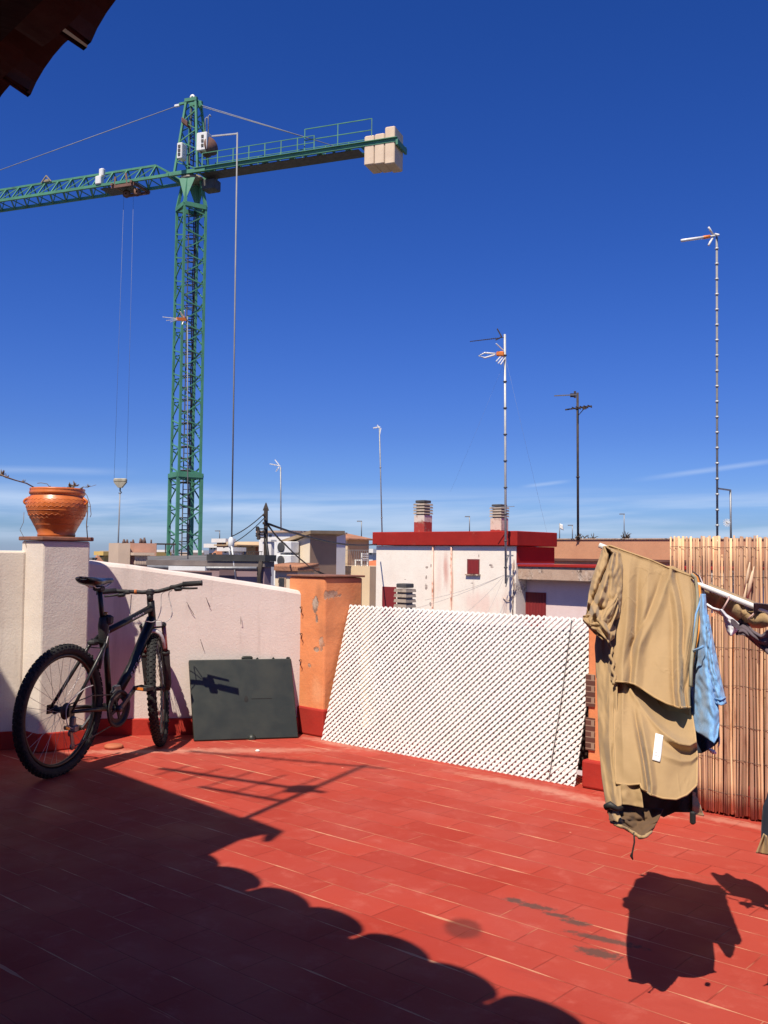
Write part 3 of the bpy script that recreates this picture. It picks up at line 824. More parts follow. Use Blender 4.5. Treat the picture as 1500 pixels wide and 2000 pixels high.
def build_neighbours():
    # white building with the red cornice
    b = Bld(1008, 20.0, 735, 1082, 1037)
    t = thing('building', 'white rooftop building with a deep red cornice and small red window', 'building', b.K + Z * GROUND_Z)
    zc = b.top; ch = 0.305
    loc = b.K + Z * GROUND_Z
    def fs(px, py): a = b.on_u(px); return b.pt(a, 0, b.zu(px, py)) - loc
    RS = (0.62, 0.26, 0.20)
    fm = mat_peel('stained_white_facade', (0.90, 0.83, 0.72), (0.87, 0.77, 0.66), (0.50, 0.40, 0.34), (0.28, 0.22, 0.19), 0.70, 0.74, 0.9, 0.4,
        spots=[(fs(834, 1108), 0.05, 0.03, 1), (fs(833, 1128), 0.03, 0.05, 1), (fs(833, 1147), 0.04, 0.08, 1), (fs(842, 1105), 0.02, 0.05, 1), (fs(958, 1104), 0.07, 0.025, 1), (fs(961, 1108), 0.05, 0.02, 1), (fs(935, 1086), 0.015, 0.04, 1), (fs(922, 1139), 0.05, 0.012, 1), (fs(1004, 1105), 0.03, 0.14, 0.9), (fs(1006, 1150), 0.03, 0.2, 0.9), (fs(880, 1106), 0.02, 0.05, 1), (fs(792, 1132), 0.03, 0.012, 1), (fs(842, 1180), 0.04, 0.05, 1)],
        streaks=[(fs(871, 1115), 0.10, 0.55, RS, 0.75), (fs(858, 1130), 0.12, 0.6, (0.80, 0.58, 0.48), 0.6), (fs(940, 1180), 0.7, 0.35, (0.84, 0.62, 0.53), 0.8), (fs(760, 1120), 0.3, 0.5, (0.80, 0.70, 0.60), 0.5), (fs(925, 1145), 0.05, 0.2, (0.62, 0.5, 0.42), 0.6), (fs(847, 1150), 0.05, 0.5, (0.60, 0.36, 0.25), 0.7), (fs(884, 1150), 0.04, 0.5, (0.66, 0.40, 0.28), 0.7), (fs(990, 1180), 0.15, 0.5, (0.74, 0.55, 0.46), 0.6)])
    m = MB(); m.prism(b.poly(), GROUND_Z, zc - ch - 0.01); w = m.build('wall', fm, t)
    m = MB(); m.prism(b.poly(-0.07, b.lu + 0.07, -0.07, b.lv + 0.02), zc - ch, zc); m.build('cornice', REDCORN, t, bevel=0.015)
    m = MB(); m.prism([xy(b.pt(-0.012, 0.02)), xy(b.pt(-0.012, b.lv)), xy(b.pt(0.05, b.lv)), xy(b.pt(0.05, 0.02))][::1], 1.10, zc - ch - 0.012); m.build('side_panel', REDCORN, t)
    m = MB(); b.panel_u(m, 913, 937, 1092, 1122, 0.012, -0.004); f = m.build('window', mk('window_recess', (0.20, 0.05, 0.045), (0.15, 0.03, 0.03), 5, 0.7), t)
    m = MB(); b.panel_u(m, 915.5, 935, 1094, 1120, 0.016, -0.012); m.build('pane', DARKRED, f)
    m = MB(); b.panel_u(m, 911, 939, 1121.5, 1124, 0.05, -0.002); m.build('sill', OLDCONC, f)
    m = MB(); b.panel_u(m, 748, 775, 1146, 1260, 0.012, -0.004); dr = m.build('door', DARKRED, t)
    for px in (847, 883):
        m = MB(); a = b.on_u(px); p = b.pt(a, -0.03)
        m.tube([p - Z * 6, p + Z * (zc - ch - 0.02)], 0.018, 8)
        m.build('drainpipe', mk('rust_stained_pipe', (0.62, 0.33, 0.25), (0.70, 0.50, 0.42), 6, 0.7, c3=(0.36, 0.15, 0.09), s3=4, t3=(0.5, 0.62)), t)
    # cable bundle on the corner
    m = MB(); p = b.pt(0.06, -0.03)
    m.tube([p + Z * 1.1, p + Z * 0.6 + U * 0.02, p + Z * 0.2, p - Z * 0.4], 0.012, 6)
    pp = b.pt(b.on_u(1000), -0.02, zat(1165, 20.1))
    m.tube([pp + Z * 0.06, pp - Z * 0.05 - U * 0.05, pp - Z * 0.07 - U * 0.12, pp + Z * 0.01 - U * 0.2], 0.008, 5)
    m.build('cable', OLDCONC, t)
    WB = b
    # its two chimneys
    b1 = mat_banded('red_and_white_chimney', 0.28, (0.36, 0.04, 0.03), (0.66, 0.56, 0.48))
    b2 = mat_banded('flaking_white_chimney', 0.04, (0.36, 0.04, 0.03), (0.64, 0.52, 0.42))
    louvre_chimney(826, 1044, 977, 33, 21.9, 'louvred chimney with a red painted foot on the white building', b1, 0.56)
    louvre_chimney(975, 1039, 985, 33, 20.9, 'louvred chimney with flaking white shaft beside the tall antenna mast', b2, 0.5)
    # near chimney in front
    c3 = mat_banded('pale_chimney', -9.0, (0.7, 0.6, 0.5), (0.68, 0.56, 0.49))
    louvre_chimney(790, 1245, 1139, 37, 16.0, 'round shouldered louvred chimney just above the lattice panel', c3, 0.52)

    # lower wing to the right
    K = WB.pt(0, 0) + V * 0.10
    b = Bld(1008, 20.0, 735, 1082, 1037)
    def wp(a, bb): return K + U * a + V * bb
    t = thing('building', 'low pink wing with mossy concrete roof edge and dark red door', 'building', wp(0, 0) + Z * GROUND_Z)
    zt = 1.06; th = 0.30
    m = MB(); m.prism([xy(wp(0.01, 0.28)), xy(wp(4.2, 0.28)), xy(wp(4.2, 3)), xy(wp(0.01, 3))], GROUND_Z, zt - th - 0.003); m.build('wall', PINKWALL, t)
    m = MB(); m.prism([xy(wp(0.0, -0.02)), xy(wp(4.4, -0.02)), xy(wp(4.4, 3.1)), xy(wp(0.0, 3.1))], zt - th, zt - 0.03); m.build('roof_edge', OLDCONC, t, bevel=0.012)
    m = MB(); m.prism([xy(wp(-0.0, -0.05)), xy(wp(4.4, -0.05)), xy(wp(4.4, 3.1)), xy(wp(-0.0, 3.1))], zt - 0.027, zt + 0.015); m.build('roof', REDCORN, t)
    a0 = hit(wp(0, 0.28), U, 1028); a1 = hit(wp(0, 0.28), U, 1067); zz = zat(1157, 20.1, 1047)
    m = MB(); m.prism([xy(wp(a0, 0.262)), xy(wp(a1, 0.262)), xy(wp(a1, 0.30)), xy(wp(a0, 0.30))], -1.2, zz); dr = m.build('door', DARKRED, t)
    m = MB()
    for i in range(7):
        a = a0 + (a1 - a0) * (i + 0.5) / 7; m.bar(wp(a, 0.258) - Z * 1.2, wp(a, 0.258) + Z * (zz - 0.02), 0.012)
    m.build('batten', DARKRED, dr)
    # long ochre building behind
    q0 = P(1083, 1085, 26.0); q0.z = 0
    zt = zat(1054, 26, 1083)
    t = thing('building', 'long low ochre building with a dark ledge line behind the jacket', 'building', q0 + Z * GROUND_Z)
    def op(a, bb): return q0 + U * a + V * bb
    s = 0.985
    m = MB(); m.prism([xy(op(-0.5, 0)), xy(op(9, 0)), xy(op(9, 4)), xy(op(-0.5, 4))], GROUND_Z, zt); m.build('wall', TANWALL, t, bevel=0.02)
    m = MB(); m.prism([xy(op(-0.5, -0.05)), xy(op(9.05, -0.05)), xy(op(9.05, -0.003)), xy(op(-0.5, -0.003))], zt - 0.56, zt - 0.5); m.build('ledge', mk('dark_brown_ledge', (0.16, 0.07, 0.05), (0.12, 0.05, 0.04), 4, 0.9), t)  # thin projecting ledge in dark brown
    m = MB(); m.prism([xy(op(-0.5, -0.03)), xy(op(9.05, -0.03)), xy(op(9.05, 0.25)), xy(op(-0.5, 0.25))], zt + 0.002, zt + 0.03); m.build('coping', OLDCONC, t)
    # weeds on top of that wall
    rnd = random.Random(5)
    for k, (px, lab) in enumerate(((1140, 'small dry weed on top of the ochre wall, by the dark antenna pole'), (1221, 'taller dry weed on the ochre wall above the beige jacket'))):
        a = hit(op(0, 0), U, px); base = op(a, 0.05) + Z * (zt + 0.03)
        m = MB()
        for i in range(26):
            ang = rnd.uniform(0, 6.28); l = rnd.uniform(0.08, 0.22); d = Vector((math.cos(ang) * 0.6, math.sin(ang) * 0.3, rnd.uniform(0.15, 1)))
            p = base + Vector((rnd.uniform(-.25, .25) if k == 0 else rnd.uniform(-.08, .08), 0, 0)); m.tube([p, p + d * l * 0.6, p + d * l + Vector((rnd.uniform(-.04, .04), 0, -.02))], [0.012, 0.010, 0.004], 4)
        tag(m.build('weed', mk('dry_weed', (0.10, 0.065, 0.04), (0.06, 0.05, 0.03), 9, 0.9)), lab, 'plant')

    # wedge of things between the orange pillar and the white building
    b = Bld(738, 30, 700, None, 1102)
    t = thing('building', 'small house with a bright orange tiled roof left of the white building', 'building', b.K + Z * GROUND_Z)
    pz = zat(1118, 30)
    m = MB(); m.prism(b.poly(0, 3.0, 0, 3), GROUND_Z, pz); m.build('wall', CREAM, t)
    m = MB()
    A, B_, C_, D_ = [Vector((*p, pz)) for p in b.poly(-0.2, 3.2, -0.2, 3.2)]
    r1 = (A + D_) / 2 + Z * 0.02; r2 = (B_ + C_) / 2 + Z * 0.55
    m.add([A, B_, C_, D_, r1, r2], [(0, 1, 5, 4), (1, 2, 5), (2, 3, 4, 5), (3, 0, 4), (3, 2, 1, 0)]); m.build('roof', mk('orange_tiles', (0.55, 0.16, 0.06), (0.46, 0.13, 0.05), 6, 0.85, bump=0.5, bscale=12, bdist=0.03), t)
    b = Bld(742, 26, 706, None, 1120)
    t = thing('building', 'cream house front with a dark balcony opening under the orange roof', 'building', b.K + Z * GROUND_Z)
    m = MB(); m.prism(b.poly(0, 4.0, 0, 1.5), GROUND_Z, b.top); m.build('wall', CREAM, t)
    boxes_on(b, 'window', GLASS, t, [(712, 736, 1139, 1152)])
    boxes_on(b, 'shutter', mk('grey_shutter', (0.45, 0.44, 0.42), (0.4, 0.39, 0.37), 3, 0.7), t, [(712, 736, 1153, 1166)])
    boxes_on(b, 'panel', mk('pinkish_panel', (0.5, 0.32, 0.3), (0.42, 0.27, 0.26), 3, 0.8), t, [(711, 737, 1170, 1205)])

    # tan stair box with two air conditioners; lit front and shaded side put into colour
    b = Bld(606, 18.0, 556, 657, 1043)
    t = thing('building', 'tan stair house with a tilted roof slab and two air conditioners', 'building', b.K + Z * GROUND_Z)
    zl = b.zu(558, 1063)
    pl = b.poly()
    m = MB(); m.prism(pl, GROUND_Z, [zl - 0.03, b.top - 0.01, b.top - 0.01, zl - 0.03], 0)
    m.build('wall', [TANBOX], t)
    m = MB(); m.prism([xy(b.pt(b.lu, -0.012)), xy(b.pt(0.004, -0.012)), xy(b.pt(0.004, -0.002)), xy(b.pt(b.lu, -0.002))], GROUND_Z, [zl - 0.035, b.top - 0.016, b.top - 0.016, zl - 0.035]); m.build('sunlit_front_tone', CREAMW, t)
    q = b.poly(-0.1, b.lu + 0.12, -0.1, b.lv + 0.12)
    m = MB(); o = len(m.v); zz = [zl - 0.01, b.top + 0.005, b.top + 0.02, zl - 0.0]
    m.add([(q[i][0], q[i][1], zz[i]) for i in range(4)] + [(q[i][0], q[i][1], zz[i] + 0.06) for i in range(4)], [(3, 2, 1, 0), (4, 5, 6, 7), (0, 1, 5, 4), (1, 2, 6, 5), (2, 3, 7, 6), (3, 0, 4, 7)])
    m.build('roof', mk('tan_roof_slab', (0.36, 0.26, 0.16), (0.25, 0.18, 0.11), 4, 0.9), t)
    TB = b
    for (y0, y1, lab) in ((1058, 1080, 'upper white air conditioner unit on the tan stair house'), (1084, 1106, 'lower white air conditioner unit on the tan stair house')):
        a0, a1 = b.on_u(588), b.on_u(560); zt_, zb_ = b.zu(574, y0), b.zu(574, y1)
        c = b.pt((a0 + a1) / 2, -0.16, (zt_ + zb_) / 2)
        ac = thing('air_conditioner', lab, 'air conditioner', c - Z * (zt_ - zb_) / 2, 'air conditioners on the tan stair house')
        w, h = a1 - a0, zt_ - zb_
        m = MB(); m.bbox(c, (w, 0.22, h), U, V, b=0.012); m.build('casing', WHITEMETAL, ac)
        g = MB(); gc = c - V * 0.115 - U * w * 0.14
        g.lathe([(h * 0.44, 0), (h * 0.44, 0.012), (h * 0.38, 0.014), (0.03, 0.014), (0.0, 0.014)], gc, 20, -V)
        g.build('fan_grille', CRANEDARK, ac)
        m = MB(); m.box(c - V * 0.0 + V * 0.13 - Z * (h / 2 + 0.02), (w * 0.9, 0.3, 0.03), U, V); m.build('bracket', DULLSTEEL, ac)
    # low white house in front with a tiled edge
    b = Bld(582, 16.5, 538, 614, 1112)
    t = thing('building', 'low white house with clay tiled roof edge and dark small window', 'building', b.K + Z * GROUND_Z)
    m = MB(); m.prism(b.poly(), GROUND_Z, b.top - 0.03); m.build('wall', CREAMW, t)
    m = MB(); q = b.poly(-0.08, b.lu + 0.1, -0.08, b.lv + 0.05); m.prism(q, b.top - 0.028, b.top + 0.03)
    for i in range(14):
        p = Vector((*q[0], b.top + 0.03)).lerp(Vector((*q[1], b.top + 0.03)), (i + .5) / 14); m.tube([p, p + V * 0.5 + Z * 0.05], 0.035, 6)
    m.build('roof', ROOFTILE, t)
    m = MB(); b.panel_u(m, 545, 560, 1127, 1150, 0.01, -0.003); w = m.build('window', OLDCONC, t)
    m = MB(); b.panel_u(m, 547, 557, 1129, 1148, 0.014, -0.009); m.build('pane', GLASS, w)
    # cream house with terrace
    b = Bld(679, 27.0, 656, 720, 1053)
    t = thing('building', 'cream penthouse, side toned brown for shade, with hipped tile roof and railed terrace', 'building', b.K + Z * GROUND_Z)
    m = MB(); m.prism(b.poly(0, b.lu + 0.6), GROUND_Z, b.top - 0.02); m.build('wall', CREAM, t)
    m = MB(); m.prism([xy(b.pt(-0.006, 0.0)), xy(b.pt(-0.006, b.lv)), xy(b.pt(0.01, b.lv)), xy(b.pt(0.01, 0.0))], -2, b.top - 0.025); m.build('shaded_side_tone', TANBOX, t)  # brown sheet puts the shade of this side into the colour
    m = MB(); q = [Vector((*p, b.top - 0.02)) for p in b.poly(-0.12, b.lu + 0.6, -0.1, b.lv + 0.1)]
    ctr = sum(q, Vector()) / 4 + Z * 0.16
    m.add(q + [v + Z * 0.04 for v in q] + [ctr + Z * 0.04], [(3, 2, 1, 0), (0, 1, 5, 4), (1, 2, 6, 5), (2, 3, 7, 6), (3, 0, 4, 7), (4, 5, 8), (5, 6, 8), (6, 7, 8), (7, 4, 8)]); m.build('roof', ROOFTILE, t)
    tz = zat(1106, 26.0)
    m = MB(); f0 = P(655, 1085, 26.2); f0.z = 0
    m.prism([xy(f0 - U * 0.3), xy(f0 + U * 1.25), xy(f0 + U * 1.25 + V * 1.2), xy(f0 - U * 0.3 + V * 1.2)], GROUND_Z, tz); m.build('terrace_block', CREAM, t)
    railing(f0 + U * 0.18, f0 + U * 1.2, tz, 0.42, 14, DULLSTEEL, t, 0.006)
    ch = thing('chair', 'small white chair on the railed terrace of the cream penthouse', 'chair', f0 + U * 0.8 + V * 0.2 + Z * tz)
    o = f0 + U * 0.72 + V * 0.25 + Z * tz; s = 0.62
    m = MB(); m.box(o + Z * 0.25 * s, (0.40 * s, 0.4 * s, 0.03), U, V); m.build('seat', WHITEPL, ch)
    m = MB()
    for zz_ in (0.32, 0.42, 0.52): m.box(o + U * 0.2 * s + Z * zz_ * s, (0.03, 0.4 * s, 0.05 * s), U, V)
    m.build('backrest', WHITEPL, ch)
    for x in (-1, 1):
        for y in (-1, 1):
            m = MB(); p = o + U * x * 0.18 * s + V * y * 0.18 * s; m.bar(p, p + Z * (0.25 if x < 0 else 0.56) * s, 0.03); m.build('leg', WHITEPL, ch)

    # white house behind the wooden post
    b = Bld(566, 24.0, 521, None, 1040)
    t = thing('building', 'white house with balcony rail behind the wooden utility post', 'building', b.K + Z * GROUND_Z)
    m = MB(); m.prism(b.poly(0, b.lu + 0.3, 0, 2), GROUND_Z, b.top); m.build('wall', mk('bright_white_render', (0.80, 0.78, 0.74), (0.74, 0.72, 0.68), 2, 0.85), t)
    m = MB(); m.prism(b.poly(-0.06, b.lu + 0.36, -0.06, 2), b.top + 0.002, b.top + 0.05); m.build('coping', OLDCONC, t)
    boxes_on(b, 'vent', GLASS, t, [(525, 530, 1044, 1048)], out=0.01)
    zr = b.zu(545, 1108)
    railing(b.pt(b.lu + 0.2, -0.5), b.pt(0.1, -0.5), zr, b.zu(545, 1078) - zr, 12, DARKPOST, t, 0.008)
    b = Bld(529, 15.0, 512, 536, 1058)
    t = thing('building', 'narrow white service box directly behind the wooden utility post', 'building', b.K + Z * GROUND_Z)
    m = MB(); m.prism(b.poly(), GROUND_Z, b.top); m.build('wall', WHITEW, t, bevel=0.01)
    m = MB(); m.prism(b.poly(-0.02, b.lu + 0.02, -0.02, b.lv + 0.02), b.top + 0.002, b.top + 0.03); m.build('cap', WHITEW, t)

    # mauve building with the dark flat roof
    b = Bld(517, 13.0, 290, 530, 1084, du=Vector((-0.955, 0.296, 0)), dv=Vector((0.6, 0.8, 0)))
    t = thing('building', 'mauve rendered building with a dark flat roof behind the parapet', 'building', b.K + Z * GROUND_Z)
    zt = b.top
    b.lv = min(b.lv, 2.5); m = MB(); m.prism(b.poly(), GROUND_Z, zt - 0.16); m.build('wall', PURPLE, t)
    m = MB(); m.prism(b.poly(-0.05, b.on_u(410), -0.06, b.lv + 0.03), zt - 0.085, zt); m.build('roof', mk('black_roof_edge', (0.03, 0.03, 0.032), (0.05, 0.05, 0.05), 4, 0.8, bump=0.3), t)
    m = MB(); m.prism(b.poly(-0.03, b.lu, -0.04, b.lv + 0.02), zt - 0.158, zt - 0.087); m.build('roof_edge', mk('brown_grey_rim', (0.20, 0.165, 0.15), (0.15, 0.12, 0.11), 4, 0.9), t)
    m = MB(); b.panel_u(m, 430, 461, 1113, 1160, 0.01, -0.002); m.build('door', mk('dim_mauve_door', (0.14, 0.085, 0.095), (0.11, 0.07, 0.08), 4, 0.8), t)
    m = MB(); b.panel_u(m, 345, 416, 1106, 1114, 0.14, -0.05); m.build('awning', WHITEMETAL, t)
    m = MB(); a0, a1 = b.on_u(512), b.on_u(300)
    m.tube([b.pt(a0, -0.1, zt - 0.175), b.pt((a0 + a1) / 2, -0.1, zt - 0.185), b.pt(a1, -0.1, zt - 0.18)], 0.022, 8); m.build('gutter', DULLSTEEL, t)
    m = MB()
    for px, dx in ((513, 0.0), (516, 0.02)): m.tube([b.pt(b.on_u(px), -0.04, zt - 0.05), b.pt(b.on_u(px) + .02, -0.05, zt - 0.25), b.pt(b.on_u(px), -0.04, zt - 1.0)], 0.02, 6)
    m.build('drainpipe', DARKPOST, t)
    # grey pitched roof at the crane foot
    r0, r1 = P(288, 1107, 14.9), P(432, 1105, 14.3); r2, r3 = P(432, 1084, 17.6), P(288, 1086, 18.2)
    t = thing('building', 'low building with a grey pitched roof below the crane mast', 'building', Vector((r0.x, r0.y, GROUND_Z)))
    m = MB(); m.prism([xy(r0), xy(r1), xy(r2), xy(r3)], GROUND_Z, min(r0.z, r1.z) - 0.12); m.build('wall', PURPLE, t)
    m = MB(); dz = Z * 0.08
    m.add([r0 - dz, r1 - dz, r2 - dz, r3 - dz, r0, r1, r2, r3], [(3, 2, 1, 0), (4, 5, 6, 7), (0, 1, 5, 4), (1, 2, 6, 5), (2, 3, 7, 6), (3, 0, 4, 7)]); m.build('roof', GREYROOF, t)

    # brown building with balusters behind the white parapet
    b = Bld(231, 24.0, 212, 292, 1064, dv=Vector((0.97, 0.25, 0)))
    t = thing('building', 'brown terrace building with pale balusters beside the pillar', 'building', b.K + Z * GROUND_Z)
    m = MB(); m.prism(b.poly(0, b.lu, 0, 0.28), GROUND_Z, b.top + 0.04); m.build('stair_wall', BEIGE, t)
    zr = b.zv(260, 1083)
    m = MB(); m.prism(b.poly(-0.02, 2, 0.02, b.lv), GROUND_Z, zr - 0.26); m.build('wall', BROWNB, t)
    m = MB(); m.prism(b.poly(-0.12, 0.12, 0.3, b.lv + 0.05), zr - 0.02, zr + 0.05); m.build('handrail', BEIGE, t)
    for i in range(7):
        bb = 0.42 + (b.lv - 0.5) * i / 6; p = b.pt(0, bb, zr - 0.26)
        m = MB(); m.lathe([(0.03, 0), (0.05, 0.05), (0.022, 0.14), (0.04, 0.24)], p, 8); m.build('baluster', BEIGE, t)
    m = MB(); m.prism(b.poly(0.15, 0.8, 0.32, 1.0), GROUND_Z, zat(1067, 24.6)); m.build('wall', mk('salmon_render', (0.52, 0.29, 0.2), (0.45, 0.24, 0.17), 2, 0.9), t)
    rnd = random.Random(11)
    for i in range(8):
        p = b.pt(0.2 + rnd.uniform(0, .4), 0.34 + i * 0.08, zat(1068, 24.4))
        m = MB(); m.tube([p, p + Z * rnd.uniform(0.05, 0.16)], [rnd.uniform(0.02, 0.06), 0.02], 6)
        m.build('roof_pot', mk('dark_clutter', (0.1, 0.07, 0.06), (0.16, 0.1, 0.08), 6, 0.9), t)
    m = MB()
    for bb in (1.02, 1.25, 1.45): p = b.pt(0.2, bb, zr + 0.04); m.bar(p, p + Z * 0.24, 0.025)
    m.bar(b.pt(0.2, 0.98, zr + 0.27), b.pt(0.2, 1.5, zr + 0.27), 0.04)
    m.build('pergola', DARKPOST, t)

    # mid-distance blocks: (left px, corner px, right px, top py, distance, wall, roof, label)
    mid = [
        (423, 441, 449, 1052, 32, BRICKO, 'flat', 'orange brick stair block with white coping left of the awning house'),
        (452, 512, 516, 1058, 27, CREAM, 'flat', 'cream house with laundry under an awning left of the utility post'),
        (434, 456, 470, 1069, 25, WHITEW, 'flat', 'low white roof block in front of the orange brick stair block'),
        (408, 424, 440, 1062, 55, WHITEW, 'flat', 'distant white block left of the orange brick stair block'),
        (404, 425, 440, 1074, 34, ROOFTILE, 'hip', 'distant tiled roof rising just right of the crane foot'),
        (194, 204, 215, 1077, 40, YELLOW, 'flat', 'small yellow block between the pillar and the brown terrace building'),
        (178, 190, 203, 1083, 33, BROWNB, 'hip', 'small brown roofed house next to the white pillar'),
        (286, 305, 324, 1078, 50, YELLOW, 'flat', 'pale yellow wall left of the crane foot'),
        (316, 330, 345, 1074, 70, WHITEW, 'flat', 'far white block right behind the crane foot'),
        (384, 398, 412, 1075, 80, WHITEW, 'flat', 'far white block on the skyline right of the crane'),
        (716, 728, 740, 1072, 45, WHITEW, 'flat', 'pale block with dark openings left of the red cornice'),
        (362, 374, 388, 1079, 60, BEIGE, 'flat', 'low beige block seen through the crane foot'),
        (205, 222, 240, 1076, 90, BEIGE, 'flat', 'far beige block behind the brown terrace building'),
        (270, 284, 298, 1079, 85, WHITEW, 'flat', 'far white block behind the pale yellow wall'),
    ]
    for (pl, pc, pr, py, Y, mt, kind, lab) in mid:
        b = Bld(pc, Y, pl, pr, py)
        t = thing('building', lab, 'building', b.K + Z * GROUND_Z)
        rz = 0.012 * Y
        m = MB(); m.prism(b.poly(), GROUND_Z, b.top - (rz * 0.35 if kind == 'flat' else rz)); m.build('wall', CREAM if kind == 'hip' else mt, t)
        if kind == 'flat':
            m = MB(); m.prism(b.poly(-0.004 * Y, b.lu + 0.004 * Y, -0.004 * Y, b.lv + 0.004 * Y), b.top - rz * 0.34, b.top); m.build('coping', WHITEW if mt is BRICKO else mt, t)
        else:
            q = [Vector((*p, b.top - rz)) for p in b.poly(-0.1, b.lu + 0.1, -0.1, b.lv + 0.1)]; c = sum(q, Vector()) / 4; c.z = b.top
            m = MB(); m.add(q + [c], [(3, 2, 1, 0), (0, 1, 4), (1, 2, 4), (2, 3, 4), (3, 0, 4)]); m.build('roof', ROOFTILE, t)
        w = (pc - pl)
        if w > 8:
            for f in (0.3, 0.68):
                m = MB(); x = pl + w * f; b.panel_u(m, x + 1.4, x - 1.4, py + 6, py + 11, 0.02, 0.05); m.build('window', GLASS, t)
        if 'laundry' in lab:
            m = MB(); b.panel_u(m, 466, 511, 1064.5, 1067, 0.9, -0.02); m.build('awning', mk('tan_awning', (0.45, 0.3, 0.16), (0.4, 0.27, 0.15), 3, 0.8), t)
            for i, px in enumerate((470, 478, 487, 494)):
                m = MB(); a = b.on_u(px); p = b.pt(a, -0.3, b.zu(px, 1069)); m.grid(lambda u, v, p=p: p + U * (u - 0.5) * 0.12 - Z * v * 0.22 + V * 0.02 * math.sin(u * 9 + v * 2), 6, 4)
                m.build('laundry', [WHITEPL, mk('blue_grey_cloth', (0.2, 0.22, 0.28), (0.15, 0.17, 0.22), 6, 0.9)][i % 2], t, solid=0.005)
            m = MB(); b.panel_u(m, 500, 508, 1068, 1086, 0.02, -0.01); m.build('door', BRICKO, t)
    # skyline behind the buildings on the right and unseen gaps
    rnd = random.Random(21)
build_neighbours()

# ---------------------------------------------------------------- antennas, poles, wires
def mast_with_bands(name, label, base, top, r, mat, bands=0, bandmat=None, group=None):
    t = thing(name, label, 'antenna', base, group)
    m = MB(); m.tube([base, base.lerp(top, .5), top], r, 8); m.build('mast', mat, t)
    for i in range(bands):
        p = base.lerp(top, (i + 0.6) / (bands + 0.4)); d = (top - base).normalized()
        m = MB(); m.lathe([(r * 1.0, -0.016), (r * 1.6, -0.014), (r * 1.6, 0.014), (r * 1.0, 0.016)], p, 8, d); m.build('clamp', bandmat or mat, t)
    return t
def yagi(parent, p, d, L, n, w0, w1, mat, boom=0.012, el=0.007, name='yagi', vertical=False):
    d = Vector(d).normalized(); c = Vector((-d.y, d.x, 0)).normalized()
    if vertical: c = Z
    m = MB(); m.bar(p - d * L * 0.04, p + d * L, boom)
    for i in range(n):
        k = (i + 0.5) / n; w = w0 + (w1 - w0) * k
        q = p + d * L * (0.25 + 0.74 * k); m.bar(q - c * w / 2, q + c * w / 2, el)
    return m.build(name, mat, parent)

